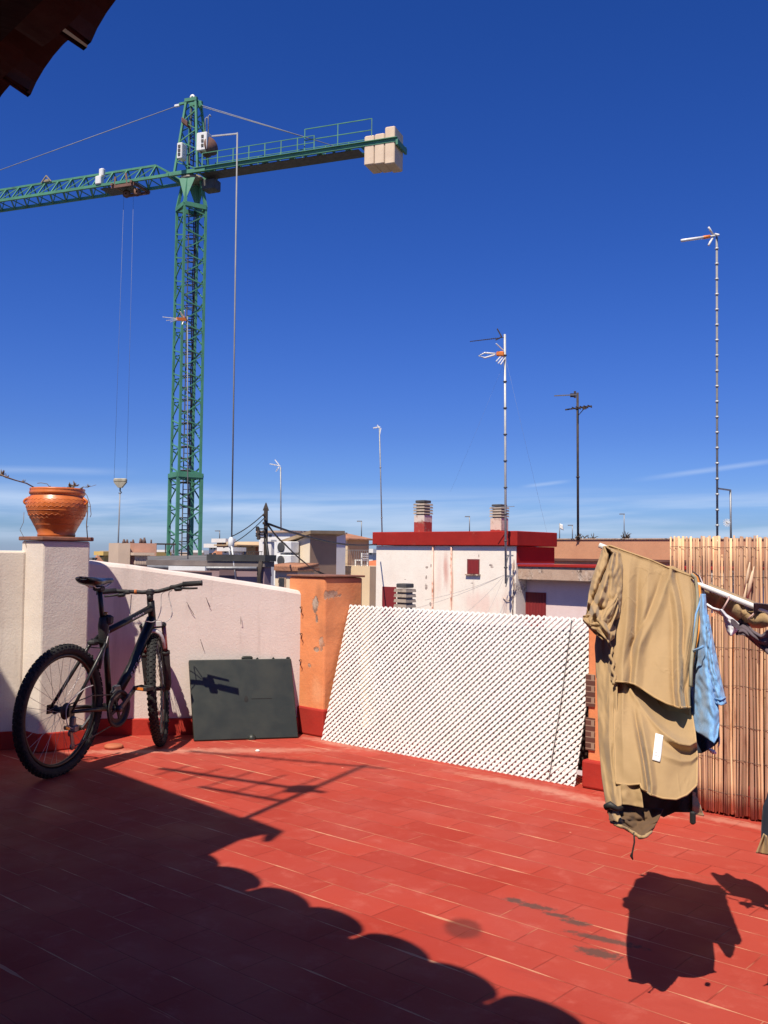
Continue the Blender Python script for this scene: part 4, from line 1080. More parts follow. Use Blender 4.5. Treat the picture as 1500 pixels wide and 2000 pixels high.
def build_antennas():
    yel = WHITEMETAL
    # A: mast on the white building
    Y = 19.8
    base, top = P(988, 1140, Y), P(986, 653, Y)
    t = mast_with_bands('antenna', 'tall pale antenna mast with white loop dipole on the white building', base, top, 0.024, mk('pale_zinc', (0.55, 0.55, 0.52), (0.46, 0.46, 0.44), 5, 0.5, metal=0.3), 9, CRANEDARK)
    m = MB()
    for py in (1085, 1125):
        p = P(988, py, Y); m.bar(p - Z * 0.0, p + U * 0.10 + V * 0.12, 0.03); m.bar(p - Z * 0.22, p + U * 0.06, 0.02)
    m.build('bracket', DULLSTEEL, t)
    d = P(918, 668, Y - 0.25) - P(984, 660, Y)
    yagi(t, P(984, 659, Y), d, d.length, 13, 0.13, 0.08, DARKPOST, 0.012, 0.008)
    m = MB(); c = P(980, 658, Y)
    m.bar(c, P(971, 642, Y), 0.022); m.bar(c, P(968, 664, Y + 0.1), 0.02); m.build('reflector', DARKPOST, t)
    m = MB(); j = P(983, 692, Y)
    lp = [P(x, y, Y - 0.05) for x, y in ((968, 691), (947, 689), (935, 695), (947, 699), (967, 693))]
    m.tube(lp, 0.019, 6, closed=False); m.build('dipole_loop', yel, t)
    for (x, y, x2, y2) in ((984, 685, 969, 671), (980, 694, 969, 706), (984, 696, 973, 710), (986, 700, 978, 712)):
        m = MB(); m.bar(P(x, y, Y - 0.03), P(x2, y2, Y - 0.15), 0.018); m.build('reflector', yel, t)
    m = MB(); m.bbox(P(977, 691, Y - 0.04), (0.16, 0.08, 0.1), b=0.02); m.build('junction_box', ORANGEPL, t)
    m = MB(); m.bar(P(960, 991, Y), P(1005, 989, Y), 0.012); m.build('reflector', DULLSTEEL, t)
    # B: dark slim mast
    Y = 25.5
    t = mast_with_bands('antenna', 'dark slim antenna pole with two crossed yagis on the ochre building', P(1129, 1056, Y), P(1128, 767, Y), 0.032, DARKPOST, 1, DARKPOST)
    d = P(1083, 772, Y - 0.3) - P(1126, 770, Y); yagi(t, P(1126, 771, Y), d, d.length, 9, 0.16, 0.10, DULLSTEEL, 0.03, 0.016)
    m = MB(); m.bar(P(1123, 764, Y), P(1123, 777, Y), 0.05); m.bar(P(1114, 772, Y), P(1121, 772, Y), 0.09); m.build('junction_box', DARKPOST, t)
    d = P(1156, 793, Y - 0.2) - P(1106, 800, Y + 0.1); yagi(t, P(1106, 800, Y + .1), d, d.length, 5, 0.5, 0.4, DARKPOST, 0.035, 0.02)
    m = MB(); m.bar(P(1138, 797, Y), P(1145, 796, Y), 0.08); m.bar(P(1129, 812, Y), P(1140, 799, Y), 0.02); m.build('brace', DARKPOST, t)
    # C: tallest mast on the right
    Y = 16.0
    t = mast_with_bands('antenna', 'tallest slender mast with white clamps and orange yagi above the reeds', P(1401, 1075, Y), P(1400, 462, Y), 0.019, mk('pole_zinc', (0.27, 0.265, 0.26)), 20, mk('pale_zinc', (0.55, 0.55, 0.52)))
    d = P(1332, 470, Y - 0.3) - P(1385, 462, Y)
    m = MB(); m.tube([P(1399, 460, Y), P(1384, 462, Y - .05)], 0.015, 6); m.tube([P(1373, 464, Y - .1), P(1331, 470, Y - .3)], 0.026, 6); m.build('yagi', yel, t)
    m = MB(); m.tube([P(1386, 462, Y - .05), P(1373, 464, Y - .1)], 0.03, 6); m.build('junction_box', ORANGEPL, t)
    for (x, y, x2, y2) in ((1394, 460, 1384, 444), (1392, 464, 1384, 479), (1397, 457, 1404, 459)):
        m = MB(); m.tube([P(x, y, Y), P(x2, y2, Y - 0.1)], 0.018, 6); m.build('reflector', yel, t)
    t = mast_with_bands('antenna', 'short grey pole with a side arm right of the tallest mast', P(1428, 1075, 16.4), P(1426.5, 957, 16.4), 0.018, DULLSTEEL)
    m = MB(); m.bar(P(1427, 957.5, 16.4), P(1402, 954, 16.1), 0.025); m.build('arm', DULLSTEEL, t)
    m = MB(); c = P(1420, 1021, 16.4)
    for k in range(6):
        a = k * math.pi / 6; m.bar(c - Vector((math.cos(a), 0, math.sin(a))) * 0.07, c + Vector((math.cos(a), 0, math.sin(a))) * 0.07, 0.01)
    m.bar(c, P(1428, 1021, 16.4), 0.02); m.build('yagi', WHITEMETAL, t)
    # D, E: slim masts in the middle
    Y = 30
    t = mast_with_bands('antenna', 'slim antenna mast with a small yagi above the tan stair house', P(549, 1062, Y), P(548, 912, Y), 0.022, DULLSTEEL)
    d = P(525, 907, Y) - P(545, 911, Y); yagi(t, P(547, 910, Y), d, d.length, 5, 0.28, 0.2, WHITEMETAL, 0.03, 0.016)
    m = MB(); m.bar(P(545, 908, Y), P(537, 898, Y), 0.03); m.bar(P(545, 912, Y), P(539, 921, Y), 0.03); m.build('reflector', WHITEMETAL, t)
    Y = 34
    t = mast_with_bands('antenna', 'slim bent antenna mast left of the white building', P(747, 1070, Y), P(741, 835, Y), 0.022, DULLSTEEL, 2)
    d = P(729, 836, Y) - P(742, 834, Y); yagi(t, P(742, 834, Y), d, d.length, 3, 0.25, 0.2, WHITEMETAL, 0.04, 0.02)
    m = MB(); m.bar(P(741, 836, Y), P(737, 830, Y), 0.03); m.bar(P(744, 836, Y), P(741, 852, Y), 0.03); m.build('reflector', WHITEMETAL, t)
    # small far ones
    for (px, y0, y1, Y, lab) in ((706, 1050, 1017, 60, 'tiny far antenna above the cream penthouse'), (917, 1042, 1008, 60, 'tiny far antenna between the two louvred chimneys'), (1219, 1056, 1003, 40, 'thin far antenna above the ochre wall'), (1118, 1056, 1025, 40, 'short thin rod left of the dark antenna pole'), (429, 1052, 1036, 50, 'tiny antenna on the orange brick stair block')):
        t = mast_with_bands('antenna', lab, P(px, y0, Y), P(px, y1, Y), 0.0005 * Y, DULLSTEEL)
        m = MB(); m.bar(P(px - 9, y1 + 1, Y), P(px + 1, y1 + 1, Y), 0.0011 * Y); m.build('yagi', DULLSTEEL, t)
    # small flag and white thing by the cornice
    t = mast_with_bands('flagpole', 'thin pole with a small white and red flag behind the red cornice', P(1093, 1056, 30), P(1093, 1022, 30), 0.014, DULLSTEEL)
    t['category'] = 'flagpole'
    m = MB(); fp = P(1093, 1022, 30)
    m.grid(lambda u, v: fp + Vector((0.10 * u + 0.02 * v, 0.03 * math.sin(u * 6), -0.17 * v - 0.05 * u)), 5, 5); m.build('flag', WHITEPL, t, solid=0.006)
    # antenna in front of the crane mast
    Y = 14.6
    t = mast_with_bands('antenna', 'slender mast with an orange yagi standing in front of the crane', P(367, 1092, Y), P(366, 618, Y), 0.008, mk('pole_zinc', (0.27, 0.265, 0.26)))
    j = P(363, 624, Y)
    for (x, y) in ((318, 619), (325, 626), (333, 629)):
        m = MB(); m.bar(P(352, 623, Y - .05), P(x, y, Y - 0.25), 0.011); m.build('dipole_loop', WHITEMETAL, t)
    m = MB(); m.bar(j, P(345, 623, Y - .1), 0.045); m.build('junction_box', ORANGEPL, t)
    for (x2, y2) in ((352, 609), (356, 634), (360, 607)):
        m = MB(); m.bar(P(360, 622, Y), P(x2, y2, Y - 0.08), 0.014); m.build('reflector', WHITEMETAL, t)
    # tall pole with the horizontal arm
    Y = 13.2
    base, top = P(452, 1090, Y), P(463.5, 259, Y)
    t = mast_with_bands('pole', 'very tall thin grey pole with a short arm right of the crane', base, top, 0.0105, mk('pole_zinc', (0.27, 0.265, 0.26), (0.21, 0.205, 0.205), 3, 0.5))
    t['category'] = 'pole'
    m = MB(); m.bar(P(464, 261, Y), P(414, 266, Y + 0.2), 0.018); m.build('arm', mk('pale_zinc', (0.55, 0.55, 0.52)), t)
    m = MB(); c = P(451.5, 1062, Y); m.lathe([(0.03, -0.05), (0.045, -0.02), (0.04, 0.06), (0.02, 0.09)], c, 8)
    m.tube([c, P(455, 1085, Y - .1), P(461, 1135, Y - .1)], 0.012, 6); m.tube([c, P(448, 1075, Y), P(452, 1100, Y)], 0.014, 6); m.build('cable', WHITEMETAL, t)
    # utility post with insulators
    Y = 13.6
    base, top = P(520, 1075, Y), P(519.5, 986, Y)
    t = thing('utility_post', 'dark wooden utility post with insulators and black cables', 'post', base)
    m = MB(); m.bar(base - Z * 0.5, top - Z * 0.05, 0.062, 0.05)
    m.hexa([top + Vector((x * 0.042, y * 0.03, -0.08)) for x, y in ((-1, -1), (1, -1), (1, 1), (-1, 1))] + [top + Vector((x * 0.006, y * 0.006, 0.03)) for x, y in ((-1, -1), (1, -1), (1, 1), (-1, 1))])
    m.build('post', DARKPOST, t)
    for i, py in enumerate((1033, 1039, 1044.5, 1050)):
        m = MB(); p = P(517, py, Y); q = P(503 + i % 2 * 2, py, Y - 0.05)
        m.bar(p, q, 0.016); m.lathe([(0.02, -0.03), (0.03, -0.01), (0.02, 0.0), (0.03, 0.015), (0.012, 0.035)], q, 8); m.build('insulator', DARKPOST, t)
    m = MB()
    for i in range(5): p = P(515 + (i % 2) * 3, 1006 + i * 8, Y - 0.06); m.bbox(p, (0.03, 0.03, 0.035), b=0.006)
    m.build('clamp', DARKPOST, t)
    def sag(a, b, s, n=14): return [a.lerp(b, i / n) - Z * (s * 4 * (i / n) * (1 - i / n)) for i in range(n + 1)]
    m = MB()
    m.tube(sag(P(524, 1023, Y), P(735, 1063, 22.2), 0.12), 0.016, 6)
    m.build('cable', WIREMAT, t)
    for (a, b_, s, r) in (((523, 1024, Y), (556, 1062, 16.5), 0.03, 0.013), ((556, 1062, 16.5), (655, 1128, 17.5), 0.1, 0.012), ((524, 1028, Y), (640, 1128, 17), 0.08, 0.008), ((516, 1003, Y), (452, 1048, 13.2), 0.03, 0.007), ((516, 1012, Y), (436, 1070, 14), 0.05, 0.006), ((518, 1050, Y), (528, 1125, 13.4), -0.05, 0.02)):
        m = MB(); m.tube(sag(P(*a), P(*b_), s), r, 6); m.build('cable', WIREMAT, t)
    # guy wires of the tall pale mast
    Y = 19.8
    t = thing('guy_wires', 'thin slack wires fanning down the white facade from the mast foot', 'wires', P(986, 1125, Y))
    for (x, y) in ((830, 1172), (812, 1188), (905, 1200), (950, 1200)):
        m = MB(); m.tube(sag(P(985, 1123, 19.9), P(x, y, 19.6), 0.05), 0.004, 4); m.build('wire', mk('pale_wire', (0.45, 0.40, 0.38), (0.4, 0.36, 0.34), 3, 0.7), t)
    # wires bracing the dark pole and faint ones across the sky
    for (x, y, X2, Y2, lab) in ((988, 700, 880, 960, 'faint guy wire left of the tall pale mast'), (988, 700, 1068, 1040, 'faint guy wire right of the tall pale mast')):
        m = MB(); m.tube([P(x, y, 19.8), P((x + X2) / 2, (y + Y2) / 2 + 3, 20.4), P(X2, Y2, 21)], 0.0013, 4); tag(m.build('guy_wire', mk('blue_grey_wire', (0.30, 0.33, 0.40), (0.26, 0.3, 0.36), 3, 0.6)), lab, 'wire')
build_antennas()

# ---------------------------------------------------------------- tower crane
def build_crane():
    O = P(375, 350, 45.0)
    j = Vector((-0.932, 0.362, 0)); k = Vector((0.362, 0.932, 0))
    base = Vector((O.x, O.y, GROUND_Z))
    t = thing('tower_crane', 'green lattice tower crane with cream counterweights rising over the roofs', 'crane', base)
    def C(s, q, z): return O + j * s + k * q + Z * z
    # mast
    a = Vector((0.85, 0.53, 0)); b = Vector((-0.53, 0.85, 0)); w = 1.03
    def corner(i, z, ww=w):
        sx, sy = ((-1, -1), (1, -1), (1, 1), (-1, 1))[i]
        return Vector((O.x, O.y, z)) + a * sx * ww / 2 + b * sy * ww / 2
    zt = P(375, 408, 45).z; zm = P(365, 927, 45).z
    def lattice(z0, z1, bay, cw, ww):
        m = MB()
        for i in range(4): m.bar(corner(i, z0, ww), corner(i, z1, ww), cw, cw, up=a)
        z = z1; n = 0
        while z > z0 + 0.3:
            zb = max(z - bay, z0)
            for i in range(4):
                i2 = (i + 1) % 4
                p, q = corner(i, z - 0.08, ww), corner(i2, z - 0.33 * bay, ww)
                r = corner(i, zb + 0.06, ww)
                m.bar(p, q, 0.055); m.bar(q, r, 0.05)
            z = zb; n += 1
        for zz in (z0 + 0.05, z1 - 0.05):
            for i in range(4): m.bar(corner(i, zz, ww), corner((i + 1) % 4, zz, ww), 0.09)
        return m
    lattice(zm, zt, 1.10, 0.105, w).build('mast', CRANEGREEN, t)
    lattice(GROUND_Z, zm - 0.12, 1.18, 0.14, w + 0.08).build('mast', CRANEGREEN, t)
    m = MB()
    for zz in (zm - 0.06,):
        for i in range(4): m.bar(corner(i, zz, w + 0.14), corner((i + 1) % 4, zz, w + 0.14), 0.13, 0.2)
    for f in (0.33, 0.66): m.bar(corner(0, zm - 0.06).lerp(corner(1, zm - 0.06), f), corner(3, zm - 0.06).lerp(corner(2, zm - 0.06), f), 0.08)
    m.build('platform', CRANEGREEN, t)
    m = MB()
    lc = Vector((O.x, O.y, 0)) + a * 0.02 - b * 0.1
    for sx in (-0.17, 0.17): m.bar(lc + a * sx + Z * (GROUND_Z), lc + a * sx + Z * zt, 0.045)
    zz = -2.0
    while zz < zt: m.bar(lc - a * 0.17 + Z * zz, lc + a * 0.17 + Z * zz, 0.03); zz += 0.28
    rnd = random.Random(4)
    zz = -1.0
    while zz < zt - .6:
        h = rnd.uniform(0.25, 0.5)
        n = 10
        pts = [lc - b * 0.0 + b * 0.14 + (a * math.cos(math.pi * 2 * q / n) + b * math.sin(math.pi * 2 * q / n)) * 0.26 + Z * zz for q in range(n)]
        m.tube(pts, 0.022, 4, closed=True, smooth=False); zz += 0.55
    m.build('ladder', CRANEDARK, t)
    m = MB()
    for off, r in ((0.05, 0.03), (0.12, 0.022)):
        pts = [lc + a * (off + 0.03 * math.sin(q * 1.7)) - b * 0.12 + Z * (GROUND_Z + 14 + q * (zt - GROUND_Z - 14) / 30) for q in range(31)]
        m.tube(pts, r, 5)
    m.build('power_cable', WIREMAT, t)
    # slewing frame
    m = MB()
    for i in range(4):
        top = Vector((O.x, O.y, O.z - 0.12)) + (corner(i, 0) - Vector((O.x, O.y, 0))) * 0.62
        m.bar(corner(i, zt), top, 0.13, 0.13, up=a)
        m.bar(corner(i, zt), corner((i + 1) % 4, zt), 0.16, 0.2)
    n0 = corner(0, zt + 0.16); tl, tr = corner(0, 0), corner(1, 0)
    zz = O.z - 0.13; cc = Vector((O.x, O.y, 0))
    for i in (0, 2):
        v0 = corner(i, zt + 0.12) - (corner(i, 0) - cc) * 0.05
        d0 = (corner(i, 0) - cc).normalized(); e0 = Vector((-d0.y, d0.x, 0))
        p0 = cc + d0 * 0.50 + e0 * 0.40 + Z * zz; p1 = cc + d0 * 0.50 - e0 * 0.40 + Z * zz
        for s in (1,):
            m.add([v0, p0, p1, v0 + d0 * 0.03, p0 + d0 * 0.03, p1 + d0 * 0.03], [(0, 1, 2), (5, 4, 3), (0, 3, 4, 1), (1, 4, 5, 2), (2, 5, 3, 0)])
    m.build('slewing_frame', CRANEGREEN, t)
    m = MB(); m.lathe([(0.0, -0.12), (0.56, -0.12), (0.58, -0.02), (0.52, 0.0), (0.52, 0.06), (0, 0.06)], O, 24); m.build('slewing_ring', mk('greasy_ring', (0.22, 0.20, 0.15), (0.3, 0.27, 0.2), 3, 0.5), t)
    m = MB(); m.bbox(C(-0.9, 0.25, -0.35), (0.7, 0.6, 0.5), j, k, b=0.04); m.bar(C(-0.2, 0.3, -0.2), C(-1.1, 0.3, -0.5), 0.1); m.build('slewing_motor', CRANEDARK, t)
    # turntable beams and head
    m = MB()
    for q in (-0.52, 0.52): m.box(C(0, q, 0.14), (2.1, 0.14, 0.18), j, k)
    for s in (-0.98, 0.98, 0.0): m.box(C(s, 0, 0.14), (0.14, 0.9, 0.16), j, k)
    m.build('turntable', CRANEGREEN, t)
    H = P(377, 200, 45).z - O.z
    m = MB()
    def leg(sx, sy, f): return C(sx * (0.62 - 0.36 * f) - 0.0, sy * (0.52 - 0.30 * f), 0.22 + (H - 0.22) * f)
    cs = ((1, -1), (-1, -1), (-1, 1), (1, 1))
    for sx, sy in cs: m.bar(leg(sx, sy, 0), leg(sx, sy, 1), 0.10, 0.10, up=k)
    nb = 7
    for i in range(nb):
        f0, f1 = i / nb, (i + 1) / nb
        for q in range(4):
            A, B_ = cs[q], cs[(q + 1) % 4]
            m.bar(leg(*A, f0) if i % 2 else leg(*B_, f0), leg(*B_, f1) if i % 2 else leg(*A, f1), 0.045)
    m.box(C(0, -0.22, H + 0.03), (0.66, 0.14, 0.16), j, k); m.box(C(0, 0.22, H + 0.03), (0.66, 0.14, 0.16), j, k)
    m.bar(C(0.25, -0.1, H), C(0.72, -0.1, H - 0.02), 0.10); m.bar(C(-0.2, 0, H + 0.05), C(-0.5, -0.1, H - 0.32), 0.13)
    m.build('mast_head', CRANEGREEN, t)
    m = MB(); m.lathe([(0.05, -0.04), (0.13, -0.04), (0.10, 0), (0.13, 0.04), (0.05, 0.04)], C(0, -0.1, H + 0.2), 14, k); m.build('pulley', WHITEMETAL, t)
    m = MB(); m.bbox(C(0.84, -0.1, H - 0.07), (0.28, 0.1, 0.12), j, k, b=0.02); m.build('load_cell', WHITEMETAL, t)
    m = MB()
    for q in (-0.16, 0.16): m.bar(C(0.06, q, 0.3), C(0.02, q, H - 0.2), 0.05)
    for i in range(12): m.bar(C(0.05, -0.16, 0.4 + i * 0.27), C(0.05, 0.16, 0.4 + i * 0.27), 0.03)
    m.build('ladder', CRANEDARK, t)
    # electric cabinets, lamp, cable reel
    for (px, py, w_, h_, lab) in ((355, 297, 0.28, 0.75, None), (398, 279, 0.55, 0.85, None)):
        c = P(px, py, 44.3); m = MB(); m.bbox(c, (w_, 0.42, h_), -j, k, b=0.03)
        cab = m.build('cabinet', WHITEMETAL, t)
        m = MB()
        for i in range(3): m.bbox(c - k * 0.215 + Z * (h_ * (0.25 - 0.25 * i)) + j * (-0.06 if w_ > 0.4 else 0), (0.13, 0.02, 0.14), -j, k, b=0.02)
        m.build('vent', CRANEDARK, cab)
    c = P(407, 288, 44.4); m = MB(); m.lathe([(0.0, -0.2), (0.42, -0.2), (0.42, -0.15), (0.26, -0.14), (0.26, 0.14), (0.42, 0.15), (0.42, 0.2), (0, 0.2)], c, 20, (0.8, -0.6, 0.05)); m.build('winch_drum', mk('rust_brown_drum', (0.13, 0.06, 0.045), (0.2, 0.1, 0.07), 4, 0.7), t)
    m = MB(); c = P(361, 239, 44.6); m.bbox(c, (0.34, 0.2, 0.26), (0.8, 0.3, -0.5), b=0.03); m.bar(c, P(371, 250, 44.8), 0.06); m.build('floodlight', mk('rust_brown_drum', (0.13, 0.06, 0.045)), t)
    m = MB()
    for (x, y) in ((401, 229), (407, 224)): m.tube([P(x, 262, 44.4), P(x, y + 3, 44.4), P(x + 3, y, 44.4), P(x + 5, y + 4, 44.4)], 0.03, 5)
    m.build('cable', ROPE, t)
    # counter jib
    L = 10.5
    m = MB()
    for q in (-0.50, 0.50):
        m.box(C(-(0.5 + L) / 2, q, 0.16), (L - 0.5, 0.1, 0.17), j, k)
        m.box(C(-(0.5 + L) / 2, q - 0.08 if q < 0 else q + 0.08, 0.245), (L - 0.5, 0.1, 0.03), j, k)
    n = 14
    for i in range(n):
        s0 = 0.6 + (L - 0.9) * i / n; s1 = 0.6 + (L - 0.9) * (i + 1) / n
        m.bar(C(-s0, -0.48, 0.10), C(-s0, 0.48, 0.10), 0.07)
        m.bar(C(-s0, -0.48 if i % 2 else 0.48, 0.10), C(-s1, 0.48 if i % 2 else -0.48, 0.10), 0.05)
    m.build('counter_jib', CRANEGREEN, t)
    m = MB(); m.box(C(-4.7, 0, 0.035), (7.9, 0.80, 0.03), j, k); m.build('deck', CRANEDARK, t)
    for q, h, s0, s1 in ((-0.58, 0.62, 0.9, 6.6), (0.58, 0.62, 0.9, 8.9)):
        m = MB(); z0 = 0.26
        for zz in (h, h * 0.5): m.bar(C(-s0, q, z0 + zz), C(-s1, q, z0 + zz), 0.03)
        n = 7
        for i in range(n + 1): s = s0 + (s1 - s0) * i / n; m.bar(C(-s, q, z0), C(-s, q, z0 + h), 0.045)
        m.build('railing', CRANEGREEN, t)
    m = MB(); z0 = 0.26; s0, s1 = 6.1, 9.3
    for zz in (1.0, 0.5): m.bar(C(-s0, -0.5, z0 + zz), C(-s1, -0.5, z0 + zz), 0.035)
    for i in range(3): s = s0 + (s1 - s0) * i / 2; m.bar(C(-s, -0.5, z0), C(-s, -0.5, z0 + 1.0), 0.04)
    m.build('railing', CRANEGREEN, t)
    for i in range(3):
        s = 9.2 + i * 0.475
        m = MB(); hh = (1.28, 1.32, 1.62)[i]; ztop = (0.52, 0.54, 0.78)[i]
        m.bbox(C(-s, 0, ztop - hh / 2), (0.455, 1.06, hh), j, k, b=0.035); m.build('counterweight', BLOCK, t)
    m = MB(); m.box(C(-L + 0.01, 0, 0.05), (0.10, 1.16, 0.24), j, k); m.build('end_beam', CRANEGREEN, t)
    # jib
    J = 27.0; q0 = 0.58; hz = 0.82
    m = MB()
    for q in (-q0, q0): m.box(C(0.9 + J / 2, q, 0.1), (J, 0.11, 0.13), j, k)
    m.bar(C(2.0, 0, 0.1 + hz), C(J, 0, 0.1 + hz), 0.10)
    for q in (-0.5, 0.5): m.bar(C(0.75, q, 0.15), C(2.0, 0, 0.1 + hz), 0.07)
    s = 2.0; st = 0.82
    while s < J - 1:
        for q in (-q0, q0):
            m.bar(C(s, 0, 0.1 + hz), C(s, q, 0.1), 0.055); m.bar(C(s, 0, 0.1 + hz), C(s + st, q, 0.1), 0.04)
        m.bar(C(s, -q0, 0.08), C(s + st, q0, 0.08), 0.05); m.bar(C(s, -q0, 0.08), C(s, q0, 0.08), 0.04)
        s += st
    m.build('jib', CRANEGREEN, t)
    m = MB(); m.bbox(C(4.85, -0.55, 0.35), (0.34, 0.3, 0.42), j, k, b=0.04); m.bbox(C(4.75, -0.5, 0.75), (0.26, 0.24, 0.4), j, k, b=0.05); m.build('trolley_motor', WHITEMETAL, t)
    m = MB(); m.box(C(4.0, 0, -0.02), (1.7, 0.95, 0.04), j, k); m.build('deck', CRANEDARK, t)
    m = MB(); m.bar(C(8.75, -0.1, 0.92), C(8.45, -0.1, 1.25), 0.05); m.bar(C(8.15, -0.1, 0.92), C(8.45, -0.1, 1.25), 0.05); m.bbox(C(8.45, 0, 1.0), (0.35, 0.2, 0.16), j, k, b=0.03); m.build('pulley_frame', mk('dull_bronze', (0.3, 0.25, 0.17), (0.22, 0.19, 0.13), 4, 0.6), t)
    # trolley, ropes, hook
    m = MB()
    for s in (2.9, 4.0): m.box(C(s, 0, 0.0), (0.12, 1.5, 0.1), j, k)
    for q in (-0.6, 0.6): m.box(C(3.45, q, -0.08), (1.3, 0.08, 0.14), j, k)
    m.bar(C(3.2, -0.6, -0.02), C(3.3, -0.6, 0.5), 0.08); m.bar(C(3.9, -0.6, -0.02), C(3.9, -0.6, 0.4), 0.08)
    for s in (3.0, 3.6): m.lathe([(0.05, -0.05), (0.2, -0.05), (0.16, 0), (0.2, 0.05), (0.05, 0.05)], C(s, -0.1, -0.28), 12, k)
    m.build('trolley', mk('rust_brown_drum', (0.13, 0.06, 0.045)), t)
    hp = P(235, 942, 46.4)
    m = MB()
    for dx, s in ((-0.30, 3.75), (0.30, 3.2)): m.tube([hp + Vector((dx, 0, 0.1)), C(s, -0.1, -0.3)], 0.006, 4)
    m.build('hoist_rope', ROPE, t)
    hb = MB()
    c = hp
    hb.hexa([c + Vector((x * 0.09, y * 0.1, -0.26)) for x, y in ((-1, -1), (1, -1), (1, 1), (-1, 1))] + [c + Vector((x * 0.31, y * 0.12, 0.02)) for x, y in ((-1, -1), (1, -1), (1, 1), (-1, 1))])
    hb.bbox(c + Z * 0.1, (0.62, 0.24, 0.17), b=0.04); hk = hb.build('hook_block', mk('worn_beige_steel', (0.42, 0.38, 0.29), (0.3, 0.27, 0.2), 5, 0.7), t)
    m = MB(); m.tube([c - Z * 0.26, c - Z * 0.42, c + Vector((0.06, 0, -0.48)), c + Vector((0.0, 0, -0.56)), c + Vector((-0.06, 0, -0.5))], 0.035, 6); m.build('hook', CRANEDARK, hk)
    m = MB(); m.tube([c - Z * 0.5, P(229.5, 1100, 46.4)], 0.035, 5); m.build('sling', mk('grey_sling', (0.2, 0.2, 0.21), (0.27, 0.27, 0.28), 1, 0.7), t)
    # pendant ropes
    m = MB(); m.tube([C(0.95, -0.1, H - 0.1), C(18, 0, 0.95)], 0.02, 5); m.build('pendant_rope', ROPE, t)
    for q, s in ((-0.3, 7.2), (0.3, 7.6)):
        m = MB(); m.tube([C(-0.45, q * 0.4, H - 0.25), C(-s, q, 0.5)], 0.018, 5); m.build('pendant_rope', ROPE, t)
build_crane()

# ---------------------------------------------------------------- lattice, panel, reeds, pot
def build_lattice():
    L = (LBR - LBL).length; lean = 0.25; hz = 0.852
    y = (VL * lean + Z * hz); H = y.length; y.normalize()
    n = UL.cross(y).normalized()          # towards camera when negative
    if n.dot(Vector((0, -1, 0))) < 0: n = -n
    o = LBL + Z * 0.012
    t = thing('lattice_panel', 'white plastic diagonal lattice panel leaning against the low parapet', 'lattice', LBL)
    rnd = random.Random(8)
    def clip(poly, ax, lim, keep_less):
        out = []
        for i in range(len(poly)):
            a, b = poly[i], poly[(i + 1) % len(poly)]
            ia = (a[ax] <= lim) == keep_less or a[ax] == lim; ib = (b[ax] <= lim) == keep_less or b[ax] == lim
            if ia: out.append(a)
            if ia != ib:
                k = (lim - a[ax]) / (b[ax] - a[ax]); out.append((a[0] + (b[0] - a[0]) * k, a[1] + (b[1] - a[1]) * k))
        return out
    def layer(sgn, off):
        m = MB()
        pitch = 0.0392; w = 0.0150; th = 0.0045; ww = w / 2 * 1.41421
        c = -H - 0.2
        while c < L + H + 0.2:
            e = rnd.uniform(-0.0012, 0.0012); cc = c + rnd.uniform(-0.0008, 0.0008)
            y0, y1 = -0.008, H + 0.008
            q = [(cc + sgn * y0 - ww, y0), (cc + sgn * y0, y0 - ww), (cc + sgn * y0 + ww, y0), (cc + sgn * y1 + ww, y1), (cc + sgn * y1, y1 + ww), (cc + sgn * y1 - ww, y1)]
            q = [(cc + sgn * y0 - ww, y0 + 0.0), (cc + sgn * (y0 - 0.004), y0 - 0.012), (cc + sgn * y0 + ww, y0), (cc + sgn * y1 + ww, y1), (cc + sgn * (y1 + 0.004), y1 + 0.012), (cc + sgn * y1 - ww, y1)]
            q = clip(clip(q, 0, 0.0, False), 0, L, True)
            if len(q) > 2:
                n_ = len(q)
                f = [o + UL * a + y * b + n * (off + e + th / 2) for a, b in q]; g = [o + UL * a + y * b + n * (off + e - th / 2) for a, b in q]
                m.add(f + g, [tuple(range(n_)), tuple(reversed(range(n_, 2 * n_)))] + [(i, n_ + i, n_ + (i + 1) % n_, (i + 1) % n_) for i in range(n_)])
            c += pitch
        return m
    layer(1, 0.0035).build('front_slats', WHITEPL, t)
    layer(-1, -0.0035).build('back_slats', WHITEPL, t)
    m = MB(); a = o + UL * (L - 0.155) + n * 0.012; m.tube([a, a + y * H * 0.5 + UL * 0.004, a + y * H - UL * 0.006], 0.0022, 5); m.build('cord', WIREMAT, t)
build_lattice()

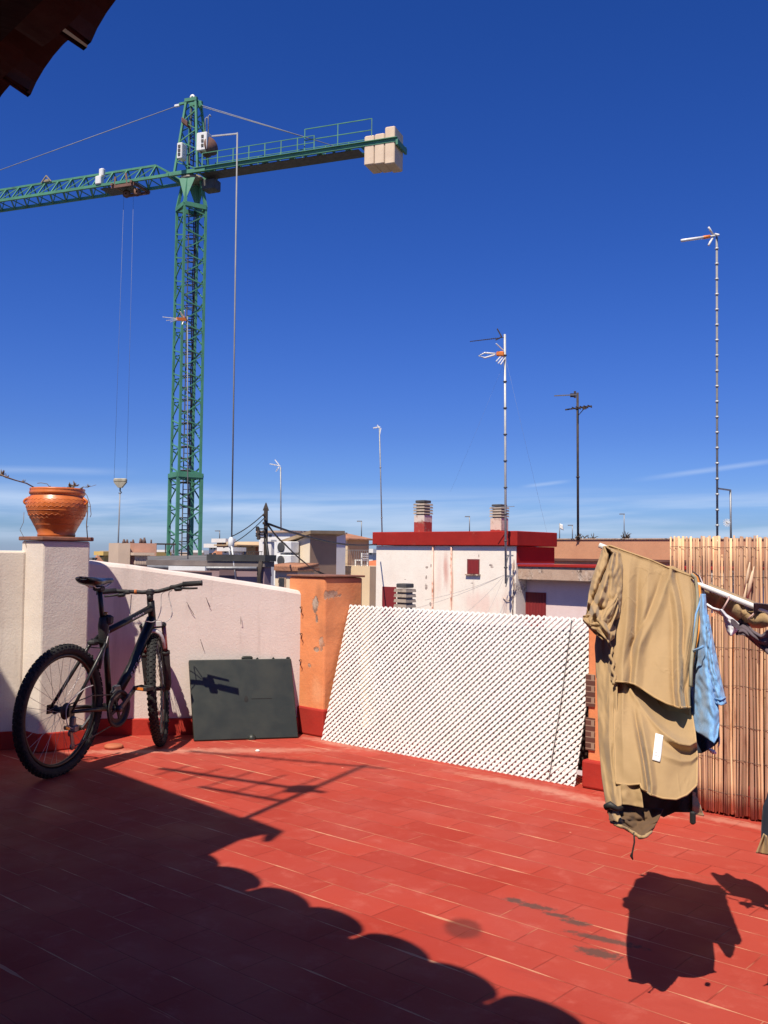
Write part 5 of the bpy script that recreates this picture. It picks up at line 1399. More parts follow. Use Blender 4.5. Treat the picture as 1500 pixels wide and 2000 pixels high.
def build_panel():
    bl, br = G(379, 1449), G(583, 1442)
    d = (br - bl); L = d.length; d.normalize(); n = Vector((-d.y, d.x, 0))
    tl = P(359, 1286, 6.50)
    up = (Z * 0.50 + n * 0.18); H = up.length + 0.01; up.normalize(); nn = d.cross(up); nn = nn if nn.y < 0 else -nn
    t = thing('folding_table_top', 'dark green plastic folded table leaning against the white parapet', 'table', bl)
    def q(x, y, o=0.0): return bl + d * x + up * y + nn * o
    m = MB(); xl = -0.035
    m.hexa([q(0, 0.006, -0.055), q(L, 0.006, -0.055), q(L, 0.006, 0), q(0, 0.006, 0), q(xl, H, -0.055), q(L - 0.03, H, -0.055), q(L - 0.03, H, 0), q(xl, H, 0)])
    m.build('top', GREENPL, t, bevel=0.006)
    m = MB(); c = q(L * 0.5, H * 0.50, 0.0012)
    m.add([c + d * math.cos(i / 16 * 6.283) * (0.014 if math.sin(i / 16 * 6.283) < 0.2 else 0.011) + up * math.sin(i / 16 * 6.283) * 0.022 for i in range(16)], [tuple(range(16))]); m.build('hole', mk('deep_black', (0.002, 0.002, 0.002), (0.003, 0.003, 0.003)), t)
    for x, w, h in ((0.52, 0.075, 0.03), (0.62, 0.02, 0.014), (0.78, 0.02, 0.014), (0.93, 0.035, 0.026)):
        m = MB(); m.bbox(q(L * x, H + h / 2 - 0.006, -0.02), (w, h, 0.03), d, up, nn, b=0.009); m.build('latch', GREENPL, t)
    m = MB(); m.lathe([(0.0, 0.0), (0.025, 0.0), (0.025, 0.02), (0.0, 0.02)], q(L * 0.55, 0.012, -0.015), 14, nn); m.build('latch', GREENPL, t)
    m = MB(); m.bar(q(L * 0.55, H * 0.5, 0.001), q(L * 0.75, H * 0.5, 0.001), 0.002, 0.002); m.build('seam', BLACKMAT, t)
build_panel()

def build_reeds():
    a = RW0 + UL * 0.49 - VL * 0.052; d = UL.copy(); n = VL.copy()
    t = thing('reed_fence', 'sun bleached split reed screen wired together at the right edge', 'fence', a)
    reed = mk('split_reed', (0.66, 0.43, 0.265), (0.58, 0.35, 0.205), 30, 0.95, stretch=(1, 1, 0.15), bump=0.5, bscale=120, bdist=0.002, c3=(0.36, 0.17, 0.09), s3=22, t3=(0.55, 0.7), tint=0.42)
    rnd = random.Random(13)
    m = MB(); x = 0.0
    while x < 1.35:
        w = rnd.uniform(0.0030, 0.0058)
        h = 1.33 + rnd.uniform(-0.008, 0.007)
        l = rnd.uniform(-0.010, 0.010)
        off = rnd.uniform(-0.004, 0.004)
        z0 = rnd.uniform(0.004, 0.025)
        tint = rnd.random()
        pts, rs = [], []
        N = 9
        for i in range(N + 1):
            k = i / N
            pts.append(a + d * (x + l * k + 0.0025 * math.sin(k * 5 + x * 50)) + n * (off + 0.003 * math.sin(k * 7 + x * 90)) + Z * (z0 + (h - z0) * k)); rs.append(w * (1.0 if i % 3 else 1.18))
        if rnd.random() < 0.05: pts = pts[:rnd.randint(5, 8)]; rs = rs[:len(pts)]
        m.tube(pts, rs, 6, smooth=True, tint=tint)
        x += w * 1.85 + (rnd.uniform(-0.001, 0.0015) if rnd.random() < 0.75 else rnd.uniform(0.002, 0.006))
    m.build('reeds', reed, t)
    m = MB()  # second reed layer added behind, tinted darker so the gaps read dark
    for i in range(80):
        x = i * 0.0168 + rnd.uniform(-.004, .004); w = 0.005
        m.tube([a + d * x + n * 0.022 + Z * 0.02, a + d * (x + rnd.uniform(-.01, .01)) + n * 0.022 + Z * (1.27 + rnd.uniform(-.06, .02))], w, 5, tint=rnd.random() * 0.5)
    m.build('reeds', reed, t)
    m = MB()
    for z in (0.11, 0.27, 0.43, 0.62, 0.80, 0.97, 1.14, 1.28):
        pts = [a + d * (i * 0.0225) - n * (0.0085 if i % 2 else 0.0065) + Z * (z + 0.003 * math.sin(i * 0.9)) for i in range(60)]
        m.tube(pts, 0.0011, 4)
    m.build('binding_wire', mk('rusty_wire', (0.10, 0.06, 0.045)), t)
    m = MB(); p = a + d * 0.40 - n * 0.012 + Z * 1.21
    for (x, z, w) in ((0, 0, 0.008), (0.012, -0.04, 0.01), (-0.014, -0.10, 0.007), (0.02, -0.02, 0.006)):
        m.tube([p + d * x + Z * z, p + d * (x - 0.012) + Z * (z - 0.07), p + d * (x - 0.03) + Z * (z - 0.15)], [0.002, w, 0.002], 6, tint=0.9)
    m.build('splinter', mk('pale_reed_pith', (0.68, 0.52, 0.36), (0.6, 0.45, 0.3), 20, 0.8), t)
build_reeds()

def build_pot():
    c = (PL + PB) / 2 + Z * 1.3125
    t = thing('flower_pot', 'glossy orange terracotta urn with two small handles on the white pillar', 'pot', c)
    s = 1.0
    prof = [(0.0, 0.0), (0.112, 0.0), (0.116, 0.012), (0.112, 0.02), (0.128, 0.055), (0.150, 0.095), (0.172, 0.138), (0.184, 0.175), (0.187, 0.198), (0.183, 0.222), (0.172, 0.243), (0.162, 0.255), (0.160, 0.260), (0.168, 0.266), (0.171, 0.277), (0.167, 0.284), (0.166, 0.291), (0.169, 0.297), (0.164, 0.304), (0.152, 0.305), (0.147, 0.29), (0.146, 0.262), (0.14, 0.24)]
    m = MB(); m.lathe(prof, c, 48); m.build('body', POTCLAY, t)
    def rad(z):
        for (r0, z0), (r1, z1) in zip(prof, prof[1:]):
            if z0 <= z <= z1 and z1 > z0: return r0 + (r1 - r0) * (z - z0) / (z1 - z0)
        return 0.18
    m = MB()
    for z, nw, am in ((0.075, 0, 0), (0.115, 30, 0.005), (0.135, 30, 0.005), (0.163, 0, 0), (0.185, 34, 0.005), (0.207, 34, 0.005), (0.229, 34, 0.004)):
        pts = []
        for i in range(136):
            an = 2 * math.pi * i / 136; zz = z + am * math.sin(nw * an); r = rad(zz) + 0.0
            pts.append(c + Vector((math.cos(an) * r, math.sin(an) * r, zz)))
        m.tube(pts, 0.0017, 5, closed=True)
    m.build('relief_band', POTCLAY, t)
    for sx in (-1, 1):
        m = MB(); dirv = Vector((sx, -0.15, 0)).normalized()
        pts = [c + dirv * (0.168 + 0.032 * math.sin(math.pi * i / 8)) + Z * (0.245 - 0.052 * i / 8) for i in range(9)]
        m.tube(pts, 0.0085, 8); m.build('handle', POTCLAY, t)
    m = MB(); m.lathe([(0.146, 0.27), (0.1, 0.278), (0, 0.282)], c, 24); m.build('soil', mk('dry_soil', (0.08, 0.05, 0.035), (0.12, 0.08, 0.05), 30, 0.95, bump=0.6), t)
    # dried plant
    pl = thing('dried_plant', 'dried trailing succulent with bare twigs spilling from the terracotta urn', 'plant', c + Z * 0.28)
    tw = mk('dry_twig', (0.13, 0.085, 0.055), (0.20, 0.13, 0.09), 20, 0.85)
    lf = mk('dry_rosette_leaf', (0.20, 0.115, 0.085), (0.13, 0.10, 0.06), 14, 0.8)
    rnd = random.Random(2)
    def sp(px, py, Y=6.08): return P(px, py, Y)
    m = MB()
    m.tube([sp(70, 954), sp(52, 944, 6.0), sp(30, 938, 5.95), sp(12, 932, 5.9), sp(-10, 922, 5.9)], [0.004, 0.004, 0.004, 0.005, 0.005], 6)
    m.tube([sp(48, 943, 6.0), sp(44, 940), sp(38, 941)], 0.0025, 5)
    m.tube([sp(100, 955), sp(92, 945), sp(80, 943), sp(73, 944)], 0.002, 5)
    m.tube([sp(150, 957), sp(162, 951), sp(172, 952), sp(175, 949)], 0.002, 5); m.tube([sp(171, 952), sp(188, 947)], 0.0012, 4)
    m.tube([sp(162, 957), sp(170, 968), sp(176, 985), sp(178, 1005), sp(176, 1010)], 0.0022, 5)
    m.tube([sp(170, 985), sp(171, 1000), sp(169, 1025), sp(171, 1052)], 0.0032, 6)
    m.tube([sp(47, 1000), sp(46, 1020), sp(39, 1035), sp(47, 1050), sp(52, 1070), sp(60, 1100)], 0.0016, 5)
    m.build('twig', tw, pl)
    m = MB()
    def rosette(p, n, r):
        for i in range(n):
            an = rnd.uniform(0, 6.28); el = rnd.uniform(0.1, 1.3); dv = Vector((math.cos(an) * math.cos(el), math.sin(an) * math.cos(el), math.sin(el))); L = r * rnd.uniform(0.6, 1.1)
            m.tube([p, p + dv * L * 0.55, p + dv * L], [0.002, L * 0.16, 0.0008], 5, flat=0.5)
    for (px, py, n, r) in ((3, 930, 16, 0.045), (12, 934, 8, 0.03), (47, 941, 5, 0.02), (137, 953, 14, 0.04), (146, 950, 14, 0.038), (130, 955, 9, 0.03), (172, 951, 7, 0.022), (97, 954, 6, 0.02), (160, 956, 5, 0.02), (172, 990, 5, 0.018), (170, 1030, 5, 0.014)):
        rosette(sp(px, py), n, r)
    m.build('leaves', lf, pl)
    # cap like clay saucer on the floor and a pebble
    g = G(222, 1461)
    s_ = MB(); s_.lathe([(0.0, 0.001), (0.055, 0.001), (0.06, 0.012), (0.05, 0.022), (0.0, 0.024)], g, 20); tag(s_.build('saucer', mk('clay_saucer', (0.44, 0.13, 0.06), (0.38, 0.11, 0.05), 10, 0.7)), 'small flat clay disc on the floor behind the rear wheel', 'saucer')
    g = G(503, 1468)
    s_ = MB(); s_.lathe([(0.0, 0.0), (0.013, 0.001), (0.016, 0.006), (0.009, 0.012), (0, 0.013)], g, 9); tag(s_.build('pebble', WHITEW), 'tiny pale pebble on the floor in front of the green panel', 'pebble')
build_pot()

# ---------------------------------------------------------------- bicycle
def text_mesh(txt, size, mat, name, parent, mw, shear=0.0, spacing=1.0):
    cu = bpy.data.curves.new('lettering', 'FONT'); cu.body = txt; cu.size = size; cu.shear = shear; cu.space_character = spacing
    cu.align_x = 'LEFT'; cu.align_y = 'CENTER'; cu.extrude = 0.0004
    tmp = bpy.data.objects.new('lettering', cu); COL.objects.link(tmp)
    bpy.context.view_layer.update()
    me = bpy.data.meshes.new_from_object(tmp)
    bpy.data.objects.remove(tmp)
    w = wl(parent)
    me.transform(Matrix.Translation(-w) @ mw)
    me.materials.clear(); me.materials.append(mat)
    o = bpy.data.objects.new(name, me); COL.objects.link(o); o.parent = parent; WLOC[o.name] = w
    return o

def build_bike():
    RC = Vector((-1.768, 5.36, 0)); hd = R(70.5); lean = R(2.6)
    d = Vector((math.cos(hd), math.sin(hd), 0)); rt = Vector((d.y, -d.x, 0))
    up = Z * math.cos(lean) + rt * math.sin(lean); lf = -(rt * math.cos(lean) - Z * math.sin(lean))
    def B(x, y, z): return RC + d * x + lf * y + up * z      # y to the left of the rider
    t = thing('bicycle', 'black mountain bike with knobbly tyres propped against the white parapet', 'bicycle', RC)
    RW = 0.354; WB = 0.955
    hp0, hp1 = Vector((0.854, 0, 0.785)), Vector((0.812, 0, 0.940))
    ax = (hp1 - hp0).normalized()
    rot = Matrix.Rotation(R(27), 3, ax)
    def F(x, y, z):
        q = rot @ (Vector((x, y, z)) - hp0) + hp0
        return B(*q)
    def wheel(Fn, cx, name_label, knobs=True):
        c0 = Fn(cx, 0, RW)
        e1 = (Fn(cx + 1, 0, RW) - c0).normalized(); e2 = (Fn(cx, 0, RW + 1) - c0).normalized(); n = e1.cross(e2).normalized()
        def ring(r, N): return [c0 + (e1 * math.cos(2 * math.pi * i / N) + e2 * math.sin(2 * math.pi * i / N)) * r for i in range(N)]
        m = MB()
        # rim: box section ring
        N = 64; vs, fs = [], []
        for i in range(N):
            a = 2 * math.pi * i / N; rd = e1 * math.cos(a) + e2 * math.sin(a)
            for r, o in ((0.288, -0.007), (0.288, 0.007), (0.308, 0.012), (0.308, -0.012)): vs.append(c0 + rd * r + n * o)
        for i in range(N):
            q = (i + 1) % N
            for k in range(4): l = (k + 1) % 4; fs.append((i * 4 + k, q * 4 + k, q * 4 + l, i * 4 + l))
        m.add(vs, fs, 0, True)
        w = m.build('wheel', BLACK, t)
        m = MB(); mr = 0.332; m.tube(ring(mr, 72), 0.0265, 12, closed=True, flat=1.0)
        if knobs:
            NK = 66
            for i in range(NK):
                for row, (ao, off) in enumerate(((0.0, 0.5), (0.62, 0), (-0.62, 0), (1.15, 0.5), (-1.15, 0.5))):
                    a = 2 * math.pi * (i + off) / NK; rd = e1 * math.cos(a) + e2 * math.sin(a); tg = -e1 * math.sin(a) + e2 * math.cos(a)
                    dirv = rd * math.cos(ao) + n * math.sin(ao)
                    side = -rd * math.sin(ao) + n * math.cos(ao)
                    c = c0 + rd * mr + dirv * 0.0275
                    m.box(c, (0.0155, 0.010 if row else 0.014, 0.007), tg, side, dirv)
        m.build('tyre', TYRE, w)
        m = MB()
        for i in range(32):
            a = 2 * math.pi * i / 32; sgn = 1 if i % 2 else -1; b = a + (0.5 if (i // 2) % 2 else -0.5)
            p = c0 + (e1 * math.cos(b) + e2 * math.sin(b)) * 0.022 + n * 0.030 * sgn
            q = c0 + (e1 * math.cos(a) + e2 * math.sin(a)) * 0.29 + n * 0.003 * sgn
            m.tube([p, q], 0.0011, 4, caps=False)
        m.build('spokes', STEEL, w)
        m = MB(); m.lathe([(0.0, -0.062), (0.007, -0.06), (0.007, -0.045), (0.026, -0.036), (0.026, -0.032), (0.014, -0.026), (0.014, 0.026), (0.026, 0.032), (0.026, 0.036), (0.007, 0.045), (0.007, 0.06), (0, 0.062)], c0, 16, n); m.build('hub', BLACKMAT, w)
        return c0, e1, e2, n, w
    c_r, e1, e2, nrm, wr = wheel(B, 0.0, 'rear')
    c_f, f1, f2, fn, wf = wheel(F, WB, 'front')
    # frame
    BBx, BBz = 0.452, 0.305
    st = (0.352, 0, 0.80)
    m = MB()
    m.tube([B(BBx, 0, BBz), B(*st)], 0.0175, 14)
    m.tube([B(BBx + 0.01, 0, BBz + 0.01), B(0.66, 0, 0.53), B(0.842, 0, 0.805)], [0.027, 0.031, 0.032], 16)
    m.tube([B(0.362, 0, 0.755), B(0.58, 0, 0.81), B(0.825, 0, 0.875)], [0.019, 0.0205, 0.022], 16)
    m.tube([B(0.856, 0, 0.775), B(0.818, 0, 0.918)], 0.0235, 16)
    m.lathe([(0.0, -0.04), (0.024, -0.04), (0.024, 0.04), (0, 0.04)], B(BBx, 0, BBz), 16, lf)
    for s in (-1, 1):
        m.tube([B(BBx - 0.04, s * 0.038, BBz), B(0.30, s * 0.062, BBz + 0.02), B(0.0, s * 0.070, RW)], [0.013, 0.012, 0.010], 10)
        m.tube([B(0.355, s * 0.022, 0.745), B(0.30, s * 0.05, 0.69), B(0.0, s * 0.070, RW)], [0.010, 0.011, 0.009], 10)
        m.box(B(0.002, s * 0.070, RW), (0.05, 0.008, 0.05), d, lf, up)
    m.box(B(0.318, 0, 0.708), (0.03, 0.10, 0.02), d, lf, up)
    fr = m.build('frame', BLACK, t)
    # letters on the down tube, right hand side
    p0, p1 = Vector(B(0.53, -0.0312, 0.385)), Vector(B(0.79, -0.0322, 0.70))
    xd = (p1 - p0).normalized(); zd = -lf; yd = zd.cross(xd).normalized()
    mw = Matrix((( xd.x, yd.x, zd.x, p0.x), (xd.y, yd.y, zd.y, p0.y), (xd.z, yd.z, zd.z, p0.z), (0, 0, 0, 1)))
    GREYL = mk('grey_decal', (0.62, 0.63, 0.66), (0.5, 0.51, 0.54), 30, 0.5)
    mw2 = Matrix.Translation(xd * 0.115 - yd * 0.008) @ mw
    text_mesh('BERG', 0.052, GREYL, 'lettering', fr, mw2, 0.25, 1.25)
    p0, p1 = Vector(B(0.60, -0.0205, 0.820)), Vector(B(0.80, -0.022, 0.870))
    xd = (p1 - p0).normalized()
    m = MB()
    for i, w_ in enumerate((0.016, 0.006, 0.012, 0.009, 0.014, 0.005, 0.01)):
        q = p0 + xd * (0.01 + i * 0.0175) + zd * 0.0012; m.box(q, (w_, 0.0085, 0.001), xd, zd.cross(xd), zd)
    m.build('decal', mk('pale_decal', (0.7, 0.7, 0.7), (0.6, 0.6, 0.6), 30, 0.5), fr)
    # seat
    m = MB(); m.tube([B(*st) - up * 0.06, B(0.279, 0, 1.015)], 0.0145, 12); m.build('seat_post', BLACK, t)
    m = MB(); m.lathe([(0.02, -0.018), (0.0235, -0.018), (0.0235, 0.018), (0.02, 0.018)], B(0.353, 0, 0.795), 14, (B(*st) - B(BBx, 0, BBz)).normalized()); m.bar(B(0.353, 0, 0.795), B(0.33, -0.035, 0.80), 0.012)
    m.build('seat_clamp', BLACKMAT, t)
    m = MB()
    stn = [(-0.135, 0.030, 0.010, 0.012), (-0.128, 0.062, 0.022, 0.006), (-0.10, 0.078, 0.030, 0.0), (-0.06, 0.074, 0.030, -0.004), (-0.02, 0.055, 0.027, -0.006), (0.03, 0.034, 0.023, -0.004), (0.08, 0.024, 0.02, -0.002), (0.125, 0.019, 0.017, -0.004), (0.142, 0.008, 0.008, -0.008)]
    vs, fs, NN = [], [], 18
    for x, hw, th, dz in stn:
        for k in range(NN):
            a = 2 * math.pi * k / NN; yy = math.cos(a) * hw; zz = math.sin(a) * th
            if zz > 0: zz *= 0.75; zz -= 0.010 * math.exp(-(yy / 0.012) ** 2) * (1 if x < 0.09 else 0)
            vs.append(B(0.263 + x, yy, 1.062 + dz + zz))
    for i in range(len(stn) - 1):
        for k in range(NN): l = (k + 1) % NN; fs.append((i * NN + k, i * NN + l, (i + 1) * NN + l, (i + 1) * NN + k))
    fs += [tuple(range(NN)), tuple(reversed(range((len(stn) - 1) * NN, len(stn) * NN)))]
    m.add(vs, fs, 0, True); sd = m.build('saddle', mk('black_vinyl', (0.013, 0.013, 0.014), (0.02, 0.02, 0.021), 20, 0.33, coat=0.2), t)
    m = MB()
    for s in (-1, 1): m.tube([B(0.16, s * 0.03, 1.045), B(0.22, s * 0.022, 1.018), B(0.31, s * 0.022, 1.020), B(0.385, s * 0.01, 1.045)], 0.0038, 6)
    m.build('rails', STEEL, sd)
    m = MB(); m.bbox(B(0.276, 0, 1.012), (0.05, 0.055, 0.03), d, lf, up, b=0.006); m.build('clamp', BLACKMAT, sd)
    # pouch, lamp bracket and yellow tie on the seat tube
    m = MB(); m.tube([B(0.318, -0.01, 0.845), B(0.325, -0.012, 0.80), B(0.336, -0.014, 0.70), B(0.34, -0.014, 0.67)], [0.022, 0.031, 0.030, 0.024], 14); m.bbox(B(0.345, -0.03, 0.83), (0.05, 0.05, 0.06), d, lf, up, b=0.012)
    m.build('pump_pouch', BLACKMAT, t)
    m = MB(); m.bbox(B(0.285, 0.02, 0.70), (0.075, 0.05, 0.03), d, lf, up, b=0.01); m.build('rear_lamp', BLACKMAT, t)
    m = MB(); c = B(0.34, 0, 0.862); m.lathe([(0.017, -0.008), (0.02, -0.006), (0.02, 0.006), (0.017, 0.008)], c, 12, (B(*st) - B(BBx, 0, BBz)).normalized()); m.bar(c + rt * 0.01, c + rt * 0.03 - d * 0.01 + Z * 0.012, 0.005)
    m.build('yellow_tie', mk('dull_yellow', (0.5, 0.28, 0.08), (0.42, 0.22, 0.06), 20, 0.6), t)
    # fork and steering
    m = MB()
    m.tube([B(*hp0) - (B(*hp1) - B(*hp0)).normalized() * 0.03, F(0.862, 0, 0.765)], 0.026, 12)
    m.bbox(F(0.865, 0, 0.762), (0.055, 0.165, 0.036), (F(1, 0, 0) - F(0, 0, 0)).normalized(), fn, (F(0, 0, 1) - F(0, 0, 0)).normalized(), b=0.012)
    fk = m.build('fork', BLACK, t)
    for s in (-1, 1):
        m = MB(); m.tube([F(0.865, s * 0.066, 0.768), F(0.905, s * 0.066, 0.565)], 0.0145, 12); m.build('stanchion', mk('red_tinted_chrome', (0.30, 0.09, 0.08), (0.36, 0.14, 0.12), 14, 0.25, metal=0.6), fk)
        m = MB(); m.tube([F(0.902, s * 0.066, 0.582), F(0.905, s * 0.066, 0.565), F(0.945, s * 0.066, 0.385), F(WB, s * 0.062, RW - 0.012)], [0.020, 0.0235, 0.020, 0.013], 12)
        m.lathe([(0.017, -0.012), (0.026, -0.010), (0.026, 0.010), (0.02, 0.012)], F(0.902, s * 0.066, 0.583), 14, ax if False else (F(*hp1) - F(*hp0)).normalized())
        m.bbox(F(0.93, s * 0.075, 0.43), (0.03, 0.018, 0.05), f1, fn, f2, b=0.005)
        m.build('fork_leg', BLACKMAT, fk)
    m = MB(); m.tube([F(0.897 - 0.035 * math.sin(math.pi * i / 10), 0.062 * math.cos(math.pi * i / 10), 0.615 + 0.117 * math.sin(math.pi * i / 10) ** 0.8) + f1 * -0.02 for i in range(11)], [0.016 + 0.008 * math.sin(math.pi * i / 10) for i in range(11)], 8, flat=0.6); m.build('arch', mk('pale_grey_paint', (0.55, 0.53, 0.50), (0.48, 0.46, 0.44), 12, 0.5), fk)
    m = MB(); m.bbox(F(0.832, 0, 0.772), (0.012, 0.120, 0.038), f1, fn, f2, b=0.005); m.build('crown_plate', mk('pale_grey_paint', (0.55, 0.53, 0.50)), fk)
    m = MB(); m.tube([B(*hp1) - up * 0.02, F(0.806, 0, 0.962)], 0.0205, 12); m.bbox(F(0.822, 0, 0.972), (0.075, 0.046, 0.042), f1, fn, f2, b=0.01); m.build('stem', BLACKMAT, t)
    m = MB()
    hx, hz = 0.842, 0.975
    m.tube([F(hx - 0.045, 0.315, hz + 0.022), F(hx - 0.03, 0.20, hz + 0.02), F(hx - 0.005, 0.11, hz + 0.008), F(hx, 0.05, hz), F(hx, -0.05, hz), F(hx - 0.005, -0.11, hz + 0.012), F(hx - 0.03, -0.20, hz + 0.032), F(hx - 0.045, -0.315, hz + 0.034)], 0.0125, 12)
    hb = m.build('handlebar', BLACKMAT, t)
    for s in (-1, 1):
        zo = 0.034 if s < 0 else 0.022
        m = MB(); m.tube([F(hx - 0.031, s * 0.205, hz + zo), F(hx - 0.046, s * 0.318, hz + zo), F(hx - 0.047, s * 0.325, hz + zo)], [0.0165, 0.0165, 0.019], 12); m.build('grip', BLACKMAT, hb)
        m = MB(); m.tube([F(hx - 0.01, s * 0.15, hz + zo - 0.012), F(hx + 0.035, s * 0.165, hz + zo - 0.022), F(hx + 0.03, s * 0.24, hz + zo - 0.03), F(hx + 0.025, s * 0.29, hz + zo - 0.032)], [0.012, 0.009, 0.007, 0.006], 8)
        m.bbox(F(hx - 0.005, s * 0.155, hz + zo - 0.014), (0.05, 0.07, 0.028), f1, fn, f2, b=0.008)
        m.build('brake_lever', BLACKMAT, hb)
        m = MB(); m.bbox(F(hx - 0.035, s * 0.175, hz + zo - 0.03), (0.035, 0.05, 0.022), f1, fn, f2, b=0.007); m.build('shifter', BLACK, hb)
    m = MB()
    for y in (0.088, 0.096): m.lathe([(0.0125, -0.003), (0.0155, -0.002), (0.0155, 0.002), (0.0125, 0.003)], F(hx - 0.003, y, hz + 0.006), 12, fn)
    m.build('cable_tie', ORANGEPL, hb)
    # cables
    CAB = mk('pale_cable_sleeve', (0.50, 0.48, 0.46), (0.42, 0.40, 0.39), 20, 0.5)
    def spline(pts, n=10):
        pts = [Vector(p) for p in pts]; out = []
        for i in range(len(pts) - 1):
            p0 = pts[max(i - 1, 0)]; p1 = pts[i]; p2 = pts[i + 1]; p3 = pts[min(i + 2, len(pts) - 1)]
            for q in range(n):
                u = q / n; out.append(0.5 * ((2 * p1) + (p2 - p0) * u + (2 * p0 - 5 * p1 + 4 * p2 - p3) * u * u + (3 * p1 - p0 - 3 * p2 + p3) * u ** 3))
        return out + [pts[-1]]
    cabs = [
        [F(hx + 0.02, -0.13, hz + 0.0), F(hx + 0.10, -0.10, hz - 0.03), F(hx + 0.085, -0.115, hz - 0.16), F(0.885, -0.055, 0.765)],
        [F(hx + 0.02, -0.12, hz), F(hx + 0.07, -0.06, hz - 0.02), F(hx + 0.06, -0.05, hz - 0.12), B(0.86, -0.03, 0.80)],
        [F(hx + 0.01, 0.12, hz - 0.01), F(hx + 0.03, 0.13, hz - 0.07), F(hx + 0.0, 0.13, hz - 0.15), B(0.79, 0.025, 0.825)],
        [B(0.86, -0.03, 0.80), B(0.80, -0.03, 0.79), B(0.74, -0.022, 0.80)],
        [B(0.37, -0.022, 0.765), B(0.32, -0.05, 0.735), B(0.29, -0.055, 0.66), B(0.27, -0.06, 0.60)],
        [B(0.16, -0.085, 0.48), B(0.03, -0.11, 0.47), B(-0.075, -0.10, 0.40), B(-0.06, -0.095, 0.30), B(0.0, -0.09, 0.265)],
    ]
    for c in cabs:
        m = MB(); m.tube(spline(c), 0.0027, 6); m.build('cable', CAB, t)
    # v-brakes
    for (Fn, x, z, nn, dd) in ((B, 0.262, 0.61, lf, -1), (F, 0.935, 0.60, fn, 1)):
        m = MB()
        for s in (-1, 1):
            m.tube([Fn(x - 0.01, s * 0.052, z - 0.05), Fn(x + 0.005 * dd, s * 0.058, z), Fn(x + 0.012, s * 0.05, z + 0.065)], [0.011, 0.0095, 0.007], 8)
            m.bar(Fn(x - 0.035, s * 0.030, z - 0.012), Fn(x + 0.035, s * 0.030, z + 0.012), 0.011)
        m.bar(Fn(x + 0.012, 0.055, z + 0.063), Fn(x + 0.012, -0.055, z + 0.063), 0.005)
        m.build('brake', BLACKMAT, t)
    # drivetrain on the right
    cr = B(BBx, -0.056, BBz); nx = lf
    m = MB()
    m.lathe([(0.060, -0.002), (0.088, -0.002), (0.090, 0.0), (0.088, 0.002), (0.060, 0.002), (0.060, -0.002)], cr, 40, nx)
    m.lathe([(0.070, 0.008), (0.104, 0.008), (0.108, 0.004), (0.108, -0.006), (0.099, -0.008), (0.092, -0.006), (0.092, 0.004), (0.070, 0.008)], cr - nx * 0.008, 40, nx)
    for i in range(4):
        a = i * math.pi / 2 + 0.4; rd = d * math.cos(a) + up * math.sin(a); m.bar(cr + rd * 0.01, cr + rd * 0.078, 0.018, 0.008, up=nx)
    m.lathe([(0.0, -0.02), (0.02, -0.02), (0.02, 0.01), (0, 0.01)], cr, 14, nx)
    m.build('chainring', BLACKMAT, t)
    ca = R(42); cdv = d * math.cos(ca) + up * math.sin(ca)
    for s, sg in ((-1, 1), (1, -1)):
        b0 = B(BBx, s * 0.075, BBz); tip = b0 + cdv * 0.17 * sg + lf * s * 0.012
        m = MB(); m.bar(b0, tip, 0.024, 0.013, up=lf); m.lathe([(0, -0.01), (0.017, -0.01), (0.017, 0.01), (0, 0.01)], b0, 12, lf); cm = m.build('crank_arm', mk('dark_grey_alloy', (0.10, 0.10, 0.105), (0.075, 0.075, 0.08), 14, 0.4, metal=0.4), t)
        pc = tip + lf * s * 0.055
        m = MB()
        m.bar(tip, pc + lf * s * 0.045, 0.012)
        for q in (-0.036, 0.036): m.bbox(pc + d * q, (0.012, 0.092, 0.024), d, lf, up, b=0.004)
        for q in (-0.042, 0.042): m.bbox(pc + lf * q, (0.085, 0.01, 0.022), d, lf, up, b=0.003)
        pd = m.build('pedal', BLACKMAT, t)
        for q in (-0.043, 0.043):
            m = MB(); m.box(pc + d * q + up * 0.001, (0.004, 0.052, 0.015), d, lf, up); m.build('reflector', ORANGEPL, pd)
    cc = B(0, -0.048, RW)
    m = MB()
    for i in range(7): r = 0.018 + 0.0045 * i; m.lathe([(0.012, -0.001), (r, -0.001), (r + 0.0015, 0), (r, 0.001), (0.012, 0.001)], cc + lf * (0.0042 * (i - 3)), 24, lf)
    m.build('cassette', mk('oily_sprockets', (0.12, 0.115, 0.105), (0.07, 0.065, 0.06), 30, 0.45, metal=0.7), t)
    m = MB(); rr = 0.074
    m.tube([B(BBx, -0.055, BBz + 0.083), B(0.2, -0.052, RW + 0.06), B(0, -0.05, RW + 0.036)], 0.0035, 6)
    m.tube([B(BBx + 0.01, -0.055, BBz - 0.083), B(0.25, -0.055, 0.185), B(0.045, -0.055, 0.150)], 0.0035, 6)
    m.build('chain', mk('oily_sprockets', (0.12, 0.115, 0.105)), t)
    m = MB()
    m.bbox(B(0.012, -0.075, 0.30), (0.035, 0.03, 0.06), d, lf, up, b=0.008)
    m.bbox(B(0.022, -0.082, 0.262), (0.05, 0.03, 0.04), d, lf, up, b=0.008)
    m.bar(B(0.02, -0.062, 0.25), B(0.045, -0.06, 0.16), 0.022, 0.006, up=lf)
    for z in ((0.022, 0.235), (0.045, 0.158)): m.lathe([(0.005, -0.004), (0.02, -0.003), (0.02, 0.003), (0.005, 0.004)], B(z[0], -0.058, z[1]), 14, lf)
    m.build('derailleur', mk('grey_alloy', (0.22, 0.22, 0.22), (0.12, 0.12, 0.12), 20, 0.4, metal=0.6), t)
